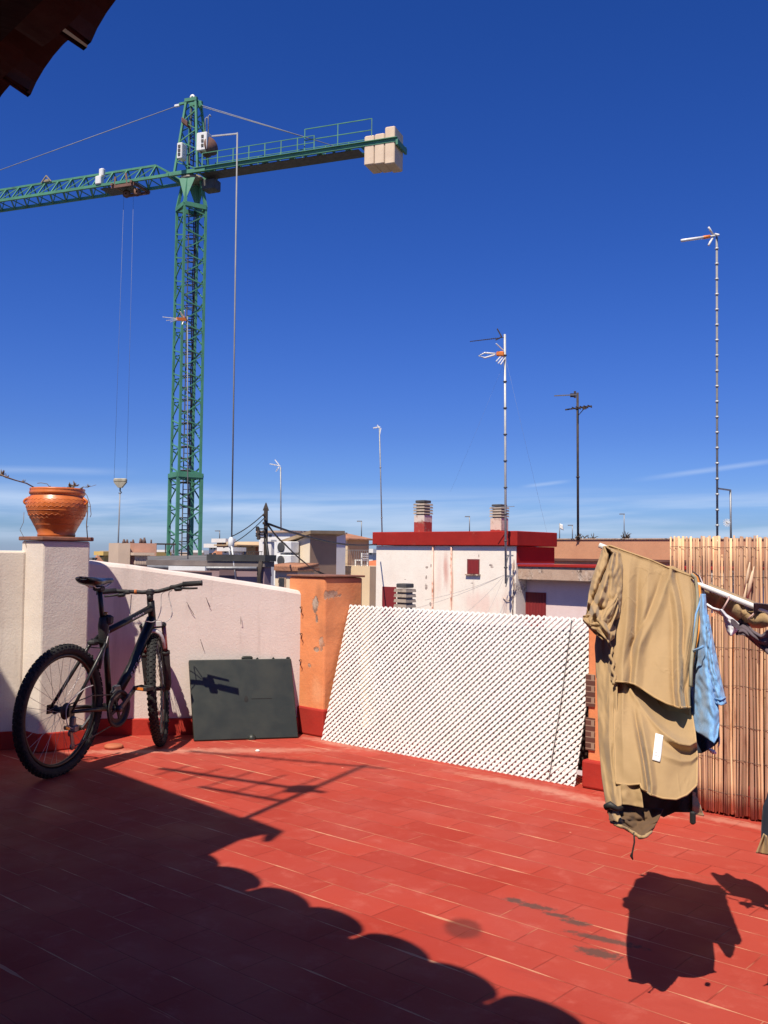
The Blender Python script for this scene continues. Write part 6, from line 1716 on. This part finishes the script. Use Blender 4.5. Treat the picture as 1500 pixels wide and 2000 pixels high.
    m = MB(); m.bbox(B(0.435, -0.045, 0.425), (0.05, 0.03, 0.04), d, lf, up, b=0.008); m.bar(B(0.47, -0.05, 0.42), B(0.40, -0.05, 0.385), 0.02, 0.05, up=up); m.build('front_derailleur', mk('grey_alloy', (0.22, 0.22, 0.22)), t)
    # dark reflector
build_bike()

# ---------------------------------------------------------------- washing on the drying rack
BAR_A = Vector((0.705, 3.115, 1.256)); BAR_B = Vector((1.153, 2.92, 1.065))
def bar_pt(t): return BAR_A + (BAR_B - BAR_A) * t
def bar_Y(px):
    q = ray(px, 1085); k = q.x / q.y; dv = BAR_B - BAR_A
    t = (k * BAR_A.y - BAR_A.x) / (dv.x - k * dv.y)
    return bar_pt(t).y
def interp(tab):
    tab = sorted(tab)
    def f(x):
        if x <= tab[0][0]: return tab[0][1]
        for (a, va), (b, vb) in zip(tab, tab[1:]):
            if x <= b:
                k = (x - a) / (b - a); return va + (vb - va) * k
        return tab[-1][1]
    return f
def gs(x, c, w): return math.exp(-((x - c) / w) ** 2)
def ridge(x, c, w):
    """soft sided crease: rounded ridge with steep flanks"""
    k = abs(x - c) / w
    return max(0.0, 1 - k) ** 1.5
def nz(u, v, s, seed=0.0): return mnoise.noise(Vector((u * s, v * s, seed)))
def drape(name, mat, parent, top, bot, xl, xr, depth, nu=60, nv=80, thick=0.0025, edge=None):
    ft, fb, fl, fr = interp(top), interp(bot), interp(xl), interp(xr)
    pts = {}
    def pt(u, v):
        y = ft(u) + (fb(u) - ft(u)) * v; x = fl(y) + (fr(y) - fl(y)) * u
        p = P(x, y, depth(u, v, x, y)); pts[(round(u, 4), round(v, 4))] = p
        return p
    m = MB(); m.grid(pt, nu, nv)
    o = m.build(name, mat, parent, solid=thick)
    return o, pt

KHAKI = mat_cloth('khaki_cotton', (0.385, 0.258, 0.130), (0.345, 0.228, 0.113), 700, 0.75, 0.15)
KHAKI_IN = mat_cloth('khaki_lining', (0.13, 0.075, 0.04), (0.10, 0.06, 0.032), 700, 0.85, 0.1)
DENIM = mat_cloth('light_denim', (0.17, 0.34, 0.60), (0.13, 0.28, 0.53), 1100, 0.85, 0.2, mott=0.2, crinkle=0.5)
NAVY = mat_cloth('navy_cloth', (0.012, 0.016, 0.03), (0.018, 0.022, 0.04), 700, 0.85, 0.15)
GREYCL = mat_cloth('grey_mauve_cloth', (0.13, 0.10, 0.115), (0.105, 0.08, 0.095), 800, 0.85, 0.2)
WHITECL = mat_cloth('white_cotton', (0.80, 0.79, 0.80), (0.74, 0.73, 0.75), 800, 0.85, 0.1)

def jd(x, y):
    """the jacket leans out from the rail towards the viewer as it falls"""
    xx = min(max(x, 1180), 1366)
    yb = 1066 + 0.37 * (xx - 1180)
    return bar_Y(xx) - 0.50 * min(1.1, max(0.0, (y - yb) / 510.0))
def build_washing():
    # rack
    leg0 = bar_pt(1.32)
    t = thing('drying_rack', 'white metal drying rack rail sloping down behind the beige jacket', 'drying rack', Vector((leg0.x, leg0.y, 0)))
    d = (BAR_B - BAR_A).normalized(); perp = Vector((-d.y, d.x, 0)).normalized()
    m = MB(); m.tube([bar_pt(-0.03), bar_pt(0.7), bar_pt(2.1)], 0.0085, 10); m.build('rail', WHITEMETAL, t)
    m = MB(); m.tube([bar_pt(1.25) + perp * 0.20 + Z * 0.02, bar_pt(2.1) + perp * 0.20], 0.006, 8); m.build('rail', WHITEMETAL, t)
    m = MB(); m.tube([bar_pt(1.1) - perp * 0.25, bar_pt(2.1) - perp * 0.25], 0.006, 8); m.build('rail', WHITEMETAL, t)
    for tt in (1.36, 2.06):
        m = MB(); m.tube([bar_pt(tt) - perp * 0.25, bar_pt(tt), bar_pt(tt) + perp * 0.2], 0.006, 8); m.build('crossbar', WHITEMETAL, t)
    for s in (-1, 1):
        m = MB(); a = bar_pt(1.34); m.tube([a + perp * 0.02 * s, Vector((a.x, a.y, 0)) + perp * 0.26 * s + d * 0.3], 0.009, 8); m.build('leg', WHITEMETAL, t)
        m = MB(); a = bar_pt(2.08); m.tube([a + perp * 0.02 * s, Vector((a.x, a.y, 0)) + perp * 0.26 * s - d * 0.1], 0.009, 8); m.build('leg', WHITEMETAL, t)

    # ---------------- beige jacket
    t = thing('jacket', 'beige khaki jacket hung inside out over the rack rail, pocket gaping', 'jacket', bar_pt(0.3))
    # back half first: hangs on the far side of the rail
    def dback(u, v, x, y): return jd(x, y) + 0.05 + 0.07 * v + 0.008 * math.sin(u * 14 + v * 3)
    drape('back', KHAKI, t, [(0, 1064), (0.62, 1106), (0.72, 1105), (0.9, 1120), (1, 1130)], [(0, 1560), (1, 1575)], [(1060, 1186), (1600, 1192)], [(1060, 1356), (1130, 1364), (1250, 1360), (1340, 1346), (1500, 1356), (1600, 1362)], dback, 40, 60)
    # upper layer with long folds falling from the rail
    up_xl = [(1064, 1180), (1110, 1172), (1180, 1168), (1240, 1166), (1262, 1163), (1330, 1165), (1400, 1168)]
    up_xr = [(1130, 1366), (1180, 1371), (1220, 1369), (1260, 1362), (1310, 1353), (1350, 1348), (1390, 1348)]
    def dup_(u, v, x, y):
        base = jd(x, y) - 0.012
        wrap = 0.13 * max(0, (0.20 - u) / 0.20) ** 1.6 * min(1, v * 3) + 0.05 * max(0, (u - 0.86) / 0.14) ** 2
        f = 0.0
        f -= 0.026 * ridge(u, 0.30 - 0.03 * v, 0.10) * min(1, 0.15 + v * 2)
        f += 0.030 * gs(u, 0.385 - 0.03 * v, 0.035) * min(1, v * 2.2)
        f -= 0.024 * ridge(u, 0.50 - 0.10 * v, 0.09) * min(1, 0.2 + v * 2)
        c1 = 0.685 - 0.42 * v
        f += 0.022 * gs(u, c1 - 0.028, 0.026) * math.sin(math.pi * min(1, v * 1.05))
        f -= 0.026 * ridge(u, c1 + 0.035, 0.07) * (1 - v) ** 0.5
        c2 = 0.70 + 0.20 * v
        f -= 0.030 * ridge(u, c2, 0.055) * (0.35 + v)
        f += 0.022 * gs(u, c2 + 0.055, 0.022) * min(1, 0.3 + v)
        f += 0.016 * gs(u, c2 - 0.06, 0.03) * v
        f -= 0.016 * ridge(u, 0.90 - 0.03 * v, 0.05) * min(1, v * 2)
        f += 0.018 * gs(u, 0.965 - 0.02 * math.sin(v * 9), 0.02) * min(1, v * 2.5)
        f += 0.006 * nz(u * 2.5, v, 4, 1.0) + 0.0012 * nz(u * 2, v, 11, 2.0)
        f += 0.004 * math.sin(u * 60 + 3 * nz(u, v, 5, 9)) * gs(u, 0.14, 0.08) * v
        return base + wrap + f * 0.72
    ub = [(0, 1324), (0.18, 1331), (0.30, 1332), (0.40, 1336), (0.50, 1347), (0.62, 1362), (0.75, 1374), (0.88, 1382), (1, 1381)]
    top = [(0, 1066), (0.06, 1066), (0.5, 1094), (0.66, 1107), (1, 1132)]
    o, pt = drape('upper_layer', KHAKI, t, top, ub, up_xl, up_xr, dup_, 110, 110)
    m = MB(); m.tube([pt(i / 60, 1.0) for i in range(11, 61)], 0.0032, 6); m.tube([pt(i / 40, 0.0) + Z * 0.001 for i in range(2, 41)], 0.003, 6); m.build('hem', mat_cloth('khaki_hem', (0.48, 0.32, 0.155), (0.43, 0.28, 0.135), 700, 0.75, 0.15), t)
    m = MB()
    for uu, v0, v1 in ((0.155, 0.0, 1.0), (0.915, 0.05, 1.0)):
        m.tube([pt(uu, v0 + (v1 - v0) * i / 70) + Vector((0, -0.001, 0)) for i in range(71)], 0.0016, 5)
    m.build('seam', KHAKI, t)
    # lower layer emerging below, sagging forward
    def dlow(u, v, x, y):
        base = jd(x, y) + 0.012 - 0.02 * v
        hollow = 0.15 * max(0, 1 - v / 0.46) ** 1.2 * (0.15 + 0.85 * min(1, max(0, (u - 0.25) / 0.4)))
        f = -0.045 * gs(v, 0.62, 0.38) * math.sin(math.pi * min(1, max(0, u * 0.9 + 0.08)))
        sw = 0.42 + 0.05 * math.sin(u * 4)
        f -= 0.026 * ridge(v + 0.16 * (u - 0.75) ** 2 * 4 - 0.30 * (u - 0.6), 0.40, 0.07) * min(1, u * 1.4)
        f += 0.020 * gs(v + 0.5 * (u - 0.75) ** 2 - 0.25 * (u - 0.6), 0.50, 0.05) * min(1, max(0, (u - .3) * 2))
        f -= 0.020 * ridge(v - 0.10 * u, 0.55, 0.06) * max(0, u - 0.3)
        f += 0.035 * gs(u, 0.20 + 0.20 * v, 0.035) * min(1, max(0, v - 0.18) * 2.4)
        f -= 0.020 * ridge(u, 0.29 + 0.16 * v, 0.08) * min(1, max(0, v - 0.1) * 2)
        f -= 0.018 * ridge(u, 0.10, 0.08) * (1 - v)
        f += 0.006 * nz(u * 1.5, v * 1.5, 2.4, 4.0) + 0.0015 * nz(u, v, 9, 5.0)
        return base + hollow + f
    lx = [(1320, 1203), (1420, 1200), (1560, 1204), (1590, 1206)]; rx = [(1320, 1350), (1385, 1350), (1430, 1357), (1480, 1362), (1535, 1361), (1560, 1350), (1570, 1345)]
    lb = [(0, 1530), (0.16, 1533), (0.30, 1531), (0.32, 1540), (0.45, 1552), (0.62, 1559), (0.8, 1561), (0.92, 1552), (1, 1532)]
    o, pl = drape('lower_layer', KHAKI, t, [(0, 1328), (0.4, 1336), (1, 1372)], lb, lx, rx, dlow, 100, 100)
    m = MB(); m.tube([pl(i / 60, 1.0) for i in range(0, 61)], 0.003, 6); m.tube([pl(1.0, i / 40) for i in range(4, 41)], 0.0028, 6); m.tube([pl(0.0, i / 40) for i in range(0, 41)], 0.0022, 6)
    m.build('hem', mat_cloth('khaki_hem', (0.46, 0.32, 0.17)), t)
    # white care label
    m = MB()
    def q(a, b):
        w_ = pl(0.51 + 0.095 * a - 0.06 * b, 0.42 + 0.26 * b)
        return w_ + (CAMP - w_).normalized() * 0.006
    m.grid(q, 4, 10); lb_ = m.build('care_label', WHITECL, t, solid=0.001)
    m = MB()
    for i_, (a0, a1) in enumerate(((0.15, 0.8), (0.2, 0.7), (0.15, 0.85), (0.3, 0.6), (0.15, 0.75), (0.2, 0.5), (0.2, 0.8))):
        b0 = 0.12 + i_ * 0.115
        pa, pb = q(a0, b0), q(a1, b0); o_ = (CAMP - pa).normalized() * 0.001
        m.bar(pa + o_, pb + o_, 0.0022, 0.0006, up=o_)
    m.build('faded_print', mk('faded_grey_ink', (0.50, 0.50, 0.52), (0.42, 0.42, 0.44), 50, 0.9), lb_)
    # side panel on the left
    def dside(u, v, x, y):
        f = 0.05 * (1 - u) ** 1.5
        f += 0.012 * nz(u * 1.2, v * 3, 1.8, 7.0) + 0.003 * nz(u * 3, v * 9, 2, 8.0) - 0.010 * ridge(u, 0.60 + 0.03 * math.sin(v * 7), 0.25)
        f += 0.020 * max(0, v - 0.72) * math.sin(u * 7 + v * 12)
        return jd(x, y) + 0.01 - 0.02 * v + f
    drape('side_panel', KHAKI, t, [(0, 1222), (1, 1236)], [(0, 1578), (0.5, 1584), (1, 1572)], [(1220, 1168), (1262, 1162), (1330, 1166), (1450, 1170), (1520, 1176), (1585, 1186)], [(1220, 1206), (1330, 1206), (1450, 1206), (1585, 1216)], dside, 40, 110)
    # lower left turn up
    def dturn(u, v, x, y): return jd(x, y) - 0.01 + 0.02 * v + 0.006 * math.sin(u * 8 + 2) + 0.004 * nz(u * 2, v * 1.5, 2, 3.3)
    drape('turn_up', KHAKI, t, [(0, 1528), (1, 1536)], [(0, 1570), (0.5, 1572), (1, 1578)], [(1520, 1206), (1580, 1196)], [(1520, 1250), (1580, 1257)], dturn, 30, 20)
    # dark inside of the hem
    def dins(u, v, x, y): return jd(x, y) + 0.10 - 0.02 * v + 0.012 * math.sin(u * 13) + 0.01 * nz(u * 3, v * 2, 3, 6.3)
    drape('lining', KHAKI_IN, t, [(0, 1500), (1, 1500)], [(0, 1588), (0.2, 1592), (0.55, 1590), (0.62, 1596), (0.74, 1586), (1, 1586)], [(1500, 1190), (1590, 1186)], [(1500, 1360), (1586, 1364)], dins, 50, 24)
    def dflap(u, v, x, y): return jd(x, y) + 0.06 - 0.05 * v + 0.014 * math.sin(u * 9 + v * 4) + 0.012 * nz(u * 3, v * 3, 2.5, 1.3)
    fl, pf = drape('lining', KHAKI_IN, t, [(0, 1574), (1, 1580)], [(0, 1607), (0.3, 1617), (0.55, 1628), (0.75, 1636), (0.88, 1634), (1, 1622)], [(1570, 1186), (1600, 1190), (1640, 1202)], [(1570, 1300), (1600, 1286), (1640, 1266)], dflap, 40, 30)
    m = MB(); m.tube([pf(i / 40, 1.0) for i in range(3, 40)], [0.004 + 0.004 * abs(nz(i, 0, 0.4, 2)) for i in range(3, 40)], 6)
    m.tube([pf(0.12 + 0.06 * i / 10, 0.35 + 0.4 * i / 10) - Vector((0, 0.01, 0)) for i in range(11)], 0.011, 6)
    m.build('hem', KHAKI, t)
    m = MB(); m.grid(lambda u, v: P(1352 + 23 * u * (0.3 + 0.7 * v), 1545 + 45 * v + 4 * u, jd(1360, 1545 + 45 * v) + 0.06 + 0.02 * u + 0.01 * math.sin(v * 8)), 8, 16); m.build('corner_flap', KHAKI, t, solid=0.002)
    m = MB(); m.bbox(P(1353, 1597, 2.55), (0.014, 0.014, 0.034), b=0.004); m.build('toggle', BLACKMAT, t)
    m = MB(); m.tube([P(1183, 1577, 2.56), P(1192, 1572, 2.55), P(1205, 1580, 2.55), P(1214, 1578, 2.57)], [0.009, 0.010, 0.007, 0.006], 8); m.build('toggle', BLACKMAT, t)
    m = MB(); m.tube([P(1238, 1626, 2.55), P(1239, 1645, 2.55), P(1235, 1665, 2.55), P(1233, 1672, 2.55), P(1236, 1679, 2.55)], [0.0022, 0.0022, 0.0022, 0.004, 0.0018], 6); m.build('drawcord', BLACKMAT, t)
    # crumpled sleeve on the left
    def dslv(u, v, x, y):
        b = -0.055 * math.sin(math.pi * min(1, max(0, u))) ** 0.8 * min(1, 0.3 + v * 1.6)
        f = 0.030 * gs(u + 0.55 * v, 0.52, 0.06) - 0.030 * ridge(u + 0.55 * v, 0.68, 0.14) + 0.022 * gs(u - 0.35 * v, 0.42, 0.07) * (1 - v * .5)
        f += 0.030 * gs(v - 0.22 * u, 0.62, 0.05) * min(1, u * 2) - 0.026 * ridge(v - 0.25 * u, 0.72, 0.10)
        f += 0.014 * nz(u * 2, v * 3, 2.0, 11.0) + 0.008 * nz(u * 3, v * 5, 3.0, 12.0)
        return jd(x, y) - 0.02 + b + f
    drape('sleeve', KHAKI, t, [(0, 1067), (0.5, 1066), (1, 1072)], [(0, 1216), (0.12, 1222), (0.35, 1240), (0.7, 1256), (1, 1246)],
          [(1066, 1179), (1090, 1171), (1125, 1158), (1160, 1150), (1195, 1146), (1212, 1141), (1225, 1146), (1240, 1160), (1260, 1172)], [(1066, 1184), (1080, 1212), (1110, 1216), (1170, 1214), (1200, 1210), (1230, 1203), (1260, 1196)], dslv, 60, 80, thick=0.003)
    def dcuff(u, v, x, y): return jd(x, y) - 0.055 - 0.015 * math.sin(math.pi * u) + 0.012 * math.sin(v * 7 + u * 3) + 0.012 * nz(u * 3, v * 3, 2.5, 21.0)
    drape('cuff', KHAKI, t, [(0, 1203), (0.25, 1200), (0.55, 1185), (0.8, 1168), (1, 1158)], [(0, 1212), (0.2, 1236), (0.5, 1250), (0.8, 1230), (1, 1185)], [(1150, 1138), (1215, 1139), (1240, 1150), (1260, 1160)], [(1150, 1206), (1200, 1208), (1260, 1198)], dcuff, 40, 30, thick=0.003)
    # crinkled zip seam down the left
    m = MB()
    pts = [P(1189 + 2.5 * math.sin(i * 0.6) + 12 * i / 40, 1236 + 100 * i / 40, jd(1195, 1236 + 100 * i / 40) - 0.02) for i in range(41)]
    m.tube(pts, [0.0035 + 0.002 * abs(math.sin(i * 1.7)) for i in range(41)], 7); m.build('seam', KHAKI, t)
    # striped tape on the right edge
    for dx, r, mt, nm in ((-5.5, 0.0052, mk('grey_green_tape', (0.30, 0.27, 0.19), (0.25, 0.22, 0.15), 40, 0.8), 'tape'), (-0.5, 0.0048, mk('orange_tape', (0.72, 0.27, 0.035), (0.64, 0.22, 0.03), 40, 0.7), 'tape'), (3.5, 0.0045, mk('dark_brown_tape', (0.05, 0.025, 0.02), (0.04, 0.02, 0.016), 40, 0.8), 'tape'), (7.0, 0.0032, mk('mauve_white_tape', (0.62, 0.53, 0.56), (0.55, 0.47, 0.5), 40, 0.7), 'tape')):
        m = MB(); base = [(1352, 1121), (1361, 1128), (1366, 1142), (1368, 1165), (1367.5, 1195), (1365.5, 1225), (1361, 1250), (1355, 1275), (1351, 1305), (1350, 1340)]
        m.tube([P(x + dx * (0.25 if i == 0 else 0.6 if i == 1 else 1.0 if i < 6 else max(0.2, 1 - (i - 5) * 0.25)), y - (3 if dx > 3 and i < 2 else 0), jd(1366, y) - 0.01 + 0.035 * (dx + 5.5) / 12) for i, (x, y) in enumerate(base)], r, 7)
        m.build(nm, mt, t)

    # ---------------- denim shirt
    t = thing('denim_shirt', 'light blue denim shirt hanging half hidden behind the beige jacket', 'shirt', P(1372, 1160, 3.0))
    def dd(u, v, x, y): return jd(1366, y) + 0.11 - 0.15 * u + 0.020 * math.sin(u * 6 + 1.0) - 0.03 * gs(u, 0.75, 0.2) + 0.014 * nz(u * 2, v * 4, 2.4, 31) + 0.008 * nz(u * 3, v * 9, 2.4, 32) + 0.012 * gs(v - 0.12 * u, 0.42, 0.03)
    drape('body', DENIM, t, [(0, 1160), (1, 1160)], [(0, 1415), (0.3, 1432), (0.7, 1446), (0.88, 1452), (1, 1440)], [(1150, 1362), (1180, 1350), (1300, 1340), (1430, 1346), (1450, 1356)], [(1150, 1377), (1190, 1380), (1240, 1388), (1300, 1394), (1380, 1403), (1415, 1405), (1455, 1400)], dd, 40, 90)
    def ds(u, v, x, y): return jd(1366, y) - 0.07 + 0.035 * (1 - math.sin(math.pi * u)) + 0.012 * nz(u * 2, v * 5, 2.2, 35) + 0.007 * nz(u * 3, v * 11, 2.2, 36)
    o, ps = drape('sleeve', DENIM, t, [(0, 1225), (1, 1200)], [(0, 1374), (0.5, 1378), (1, 1374)], [(1200, 1377), (1260, 1378), (1320, 1386), (1380, 1399)], [(1200, 1383), (1250, 1393), (1320, 1407), (1380, 1420)], ds, 24, 60)
    m = MB(); m.tube([ps(i / 12, 0.93) - Vector((0, 0.004, 0)) for i in range(13)], 0.0025, 5); m.tube([P(1352, 1272, 2.86), P(1366, 1267, 2.81), P(1374, 1262, 2.80)], 0.004, 5); m.tube([P(1353, 1262, 2.88), P(1359, 1200, 2.92), P(1371, 1165, 2.95)], 0.003, 5)
    m.build('seam', DENIM, t)
    m = MB(); m.grid(lambda u, v: P(1352 + 40 * u * (1 - v * 0.3), 1215 + 55 * v + 8 * u, 3.012 + 0.02 * u), 10, 10)
    # dark garment below it
    t2 = MB()
    def dn(u, v, x, y): return jd(1366, y) + 0.11 + 0.012 * math.sin(u * 9) + 0.01 * nz(u * 2, v * 3, 2, 41)
    o, pn = drape('dark_garment', NAVY, None, [(0, 1190), (1, 1190)], [(0, 1470), (0.35, 1471), (0.6, 1464), (0.85, 1455), (1, 1445)], [(1190, 1340), (1470, 1350)], [(1190, 1374), (1300, 1390), (1420, 1404), (1470, 1407)], dn, 30, 40)
    tag(o, 'navy garment whose hem shows just under the denim shirt', 'garment')
    m = MB(); m.tube([P(1383, 1462, 2.78), P(1392, 1468, 2.78), P(1397, 1471, 2.79)], [0.003, 0.007, 0.004], 6); m.tube([P(1405, 1440, 2.8), P(1405, 1452, 2.8), P(1402, 1460, 2.8)], 0.002, 5)
    m.build('white_hem', WHITECL, o)

    # ---------------- rolled tan garment along the rail
    m = MB()
    N, M = 40, 22; vs, fs = [], []
    for i in range(N + 1):
        k = i / N; x = 1376 + 120 * k; yb = 1143 + (x - 1372) * 0.415; Y = bar_Y(x) + 0.055
        c = P(x, yb + 13 + 5 * math.sin(k * 3.1) + (5 if k > .55 else 0), Y); r = (0.024 + 0.010 * math.sin(k * 2.6) + 0.004 * math.sin(k * 17)) * (0.6 if i in (0, N) else 1)
        for q in range(M):
            a = 2 * math.pi * q / M; rr = r * (1 + 0.16 * nz(k * 6, q / M * 4, 1.5, 51) + 0.12 * math.sin(a * 3 + k * 5))
            vs.append(c + Vector((0, 1, 0)) * (math.cos(a) * rr * 4.2 + 0.07) + Z * math.sin(a) * rr * (1 - 0.25 * math.cos(a)))
    for i in range(N):
        for q in range(M): l = (q + 1) % M; fs.append((i * M + q, i * M + l, (i + 1) * M + l, (i + 1) * M + q))
    fs += [tuple(range(M)), tuple(reversed(range(N * M, N * M + M)))]
    m.add(vs, fs, 0, True)
    o = m.build('rolled_garment', KHAKI, None); tag(o, 'tan garment rolled up along the rack rail right of the jacket', 'garment')
    m = MB(); m.grid(lambda u, v: P(1385 + 95 * u, 1143 + (13 + 95 * u) * 0.415 - 2 + 12 * v * (1 - 0.7 * u) - 7, bar_Y(1385 + 95 * u) + 0.05 - 0.04 * v), 20, 4); m.build('fold', KHAKI, o, solid=0.003)
    # ---------------- white garment on a hook
    t = thing('white_garment', 'small white garment with a grey oval opening clipped under the rail', 'garment', P(1408, 1190, 2.96))
    m = MB()
    def wf(u, v):
        y = 1190 + 52 * v; xl = interp([(0, 1405), (0.25, 1412), (0.6, 1417), (0.85, 1420), (1, 1426)])(v); xr = interp([(0, 1411), (0.2, 1420), (0.35, 1432), (0.55, 1444), (0.8, 1440), (1, 1430)])(v)
        return P(xl + (xr - xl) * u, y, 2.95 - 0.03 * math.sin(math.pi * u) + 0.006 * nz(u * 3, v * 3, 2, 61))
    m.grid(wf, 20, 24); m.build('cloth', WHITECL, t, solid=0.002)
    m = MB(); c = wf(0.66, 0.55) + Vector((0, -0.006, 0)); ax1 = Vector((0.7, 0.1, -0.72)).normalized(); ax2 = Vector((0.6, 0.1, 0.65)).normalized()
    m.add([c + ax1 * math.cos(i / 20 * 6.283) * 0.020 + ax2 * math.sin(i / 20 * 6.283) * 0.008 for i in range(20)], [tuple(range(20))]); m.build('opening', GREYCL, t)
    m = MB(); m.tube([P(1380, 1180, 2.98), P(1392, 1188, 2.97), P(1406, 1192, 2.96)], 0.004, 6); m.build('strap', WHITECL, t)
    for (x, y, x2, y2, lab) in ((1411, 1190, 1423, 1170, 'wire clip holding the white garment'), (1461, 1209, 1478, 1192, 'wire clip holding the grey garment')):
        m = MB(); m.tube([P(x, y, 2.94), P((x + x2) / 2, (y + y2) / 2 + 1, 2.93), P(x2, y2, 2.94), P(x2 + 1, y2 - 5, 2.95)], 0.0028, 6); tag(m.build('clip', mk('pinkish_plastic', (0.55, 0.36, 0.32), (0.48, 0.3, 0.27), 20, 0.5)), lab, 'clip', 'clips on the rack rail')
    # ---------------- grey garment
    def dg(u, v, x, y): return 2.97 - 0.1 * u + 0.016 * math.sin(u * 8 + v * 4) + 0.014 * nz(u * 3, v * 2, 2.5, 71)
    o, _ = drape('grey_garment', GREYCL, None, [(0, 1215), (0.12, 1208), (0.2, 1212), (0.35, 1232), (0.5, 1240), (0.62, 1230), (0.75, 1232), (1, 1250)], [(0, 1240), (0.15, 1240), (0.25, 1247), (0.4, 1260), (0.65, 1279), (1, 1310)], [(1200, 1437), (1320, 1437)], [(1200, 1536), (1320, 1536)], dg, 50, 26)
    tag(o, 'grey mauve garment sagging below the rail at the right edge', 'garment')
    m = MB(); m.grid(lambda u, v: P(1472 + 60 * u, 1177 + 6 * u + 20 * v, 2.9 + 0.03 * v + 0.008 * math.sin(u * 8)), 12, 6); m.build('fold', GREYCL, o, solid=0.002)
    # ---------------- dark sleeve at the right border
    t = thing('dark_coat', 'black coat sleeve with tan lining cut off by the right border', 'coat', P(1520, 1300, 2.62))
    def dc(u, v, x, y): return 2.65 - 0.03 * v + 0.03 * math.sin(u * 5 + v * 3) + 0.012 * nz(u * 2, v * 3, 2, 81)
    drape('sleeve', NAVY, t, [(0, 1222), (1, 1240)], [(0, 1662), (0.2, 1675), (1, 1690)], [(1220, 1552), (1330, 1538), (1500, 1512), (1560, 1498), (1575, 1492), (1665, 1488)], [(1325, 1620), (1700, 1600)], dc, 30, 60, thick=0.02)
    m = MB(); m.grid(lambda u, v: P(1492 - 15 * v + (6 + 24 * v) * u, 1628 + 38 * v + 5 * u, 2.60 + 0.01 * math.sin(u * 5)), 10, 12); m.build('lining', KHAKI, t, solid=0.003)
build_washing()
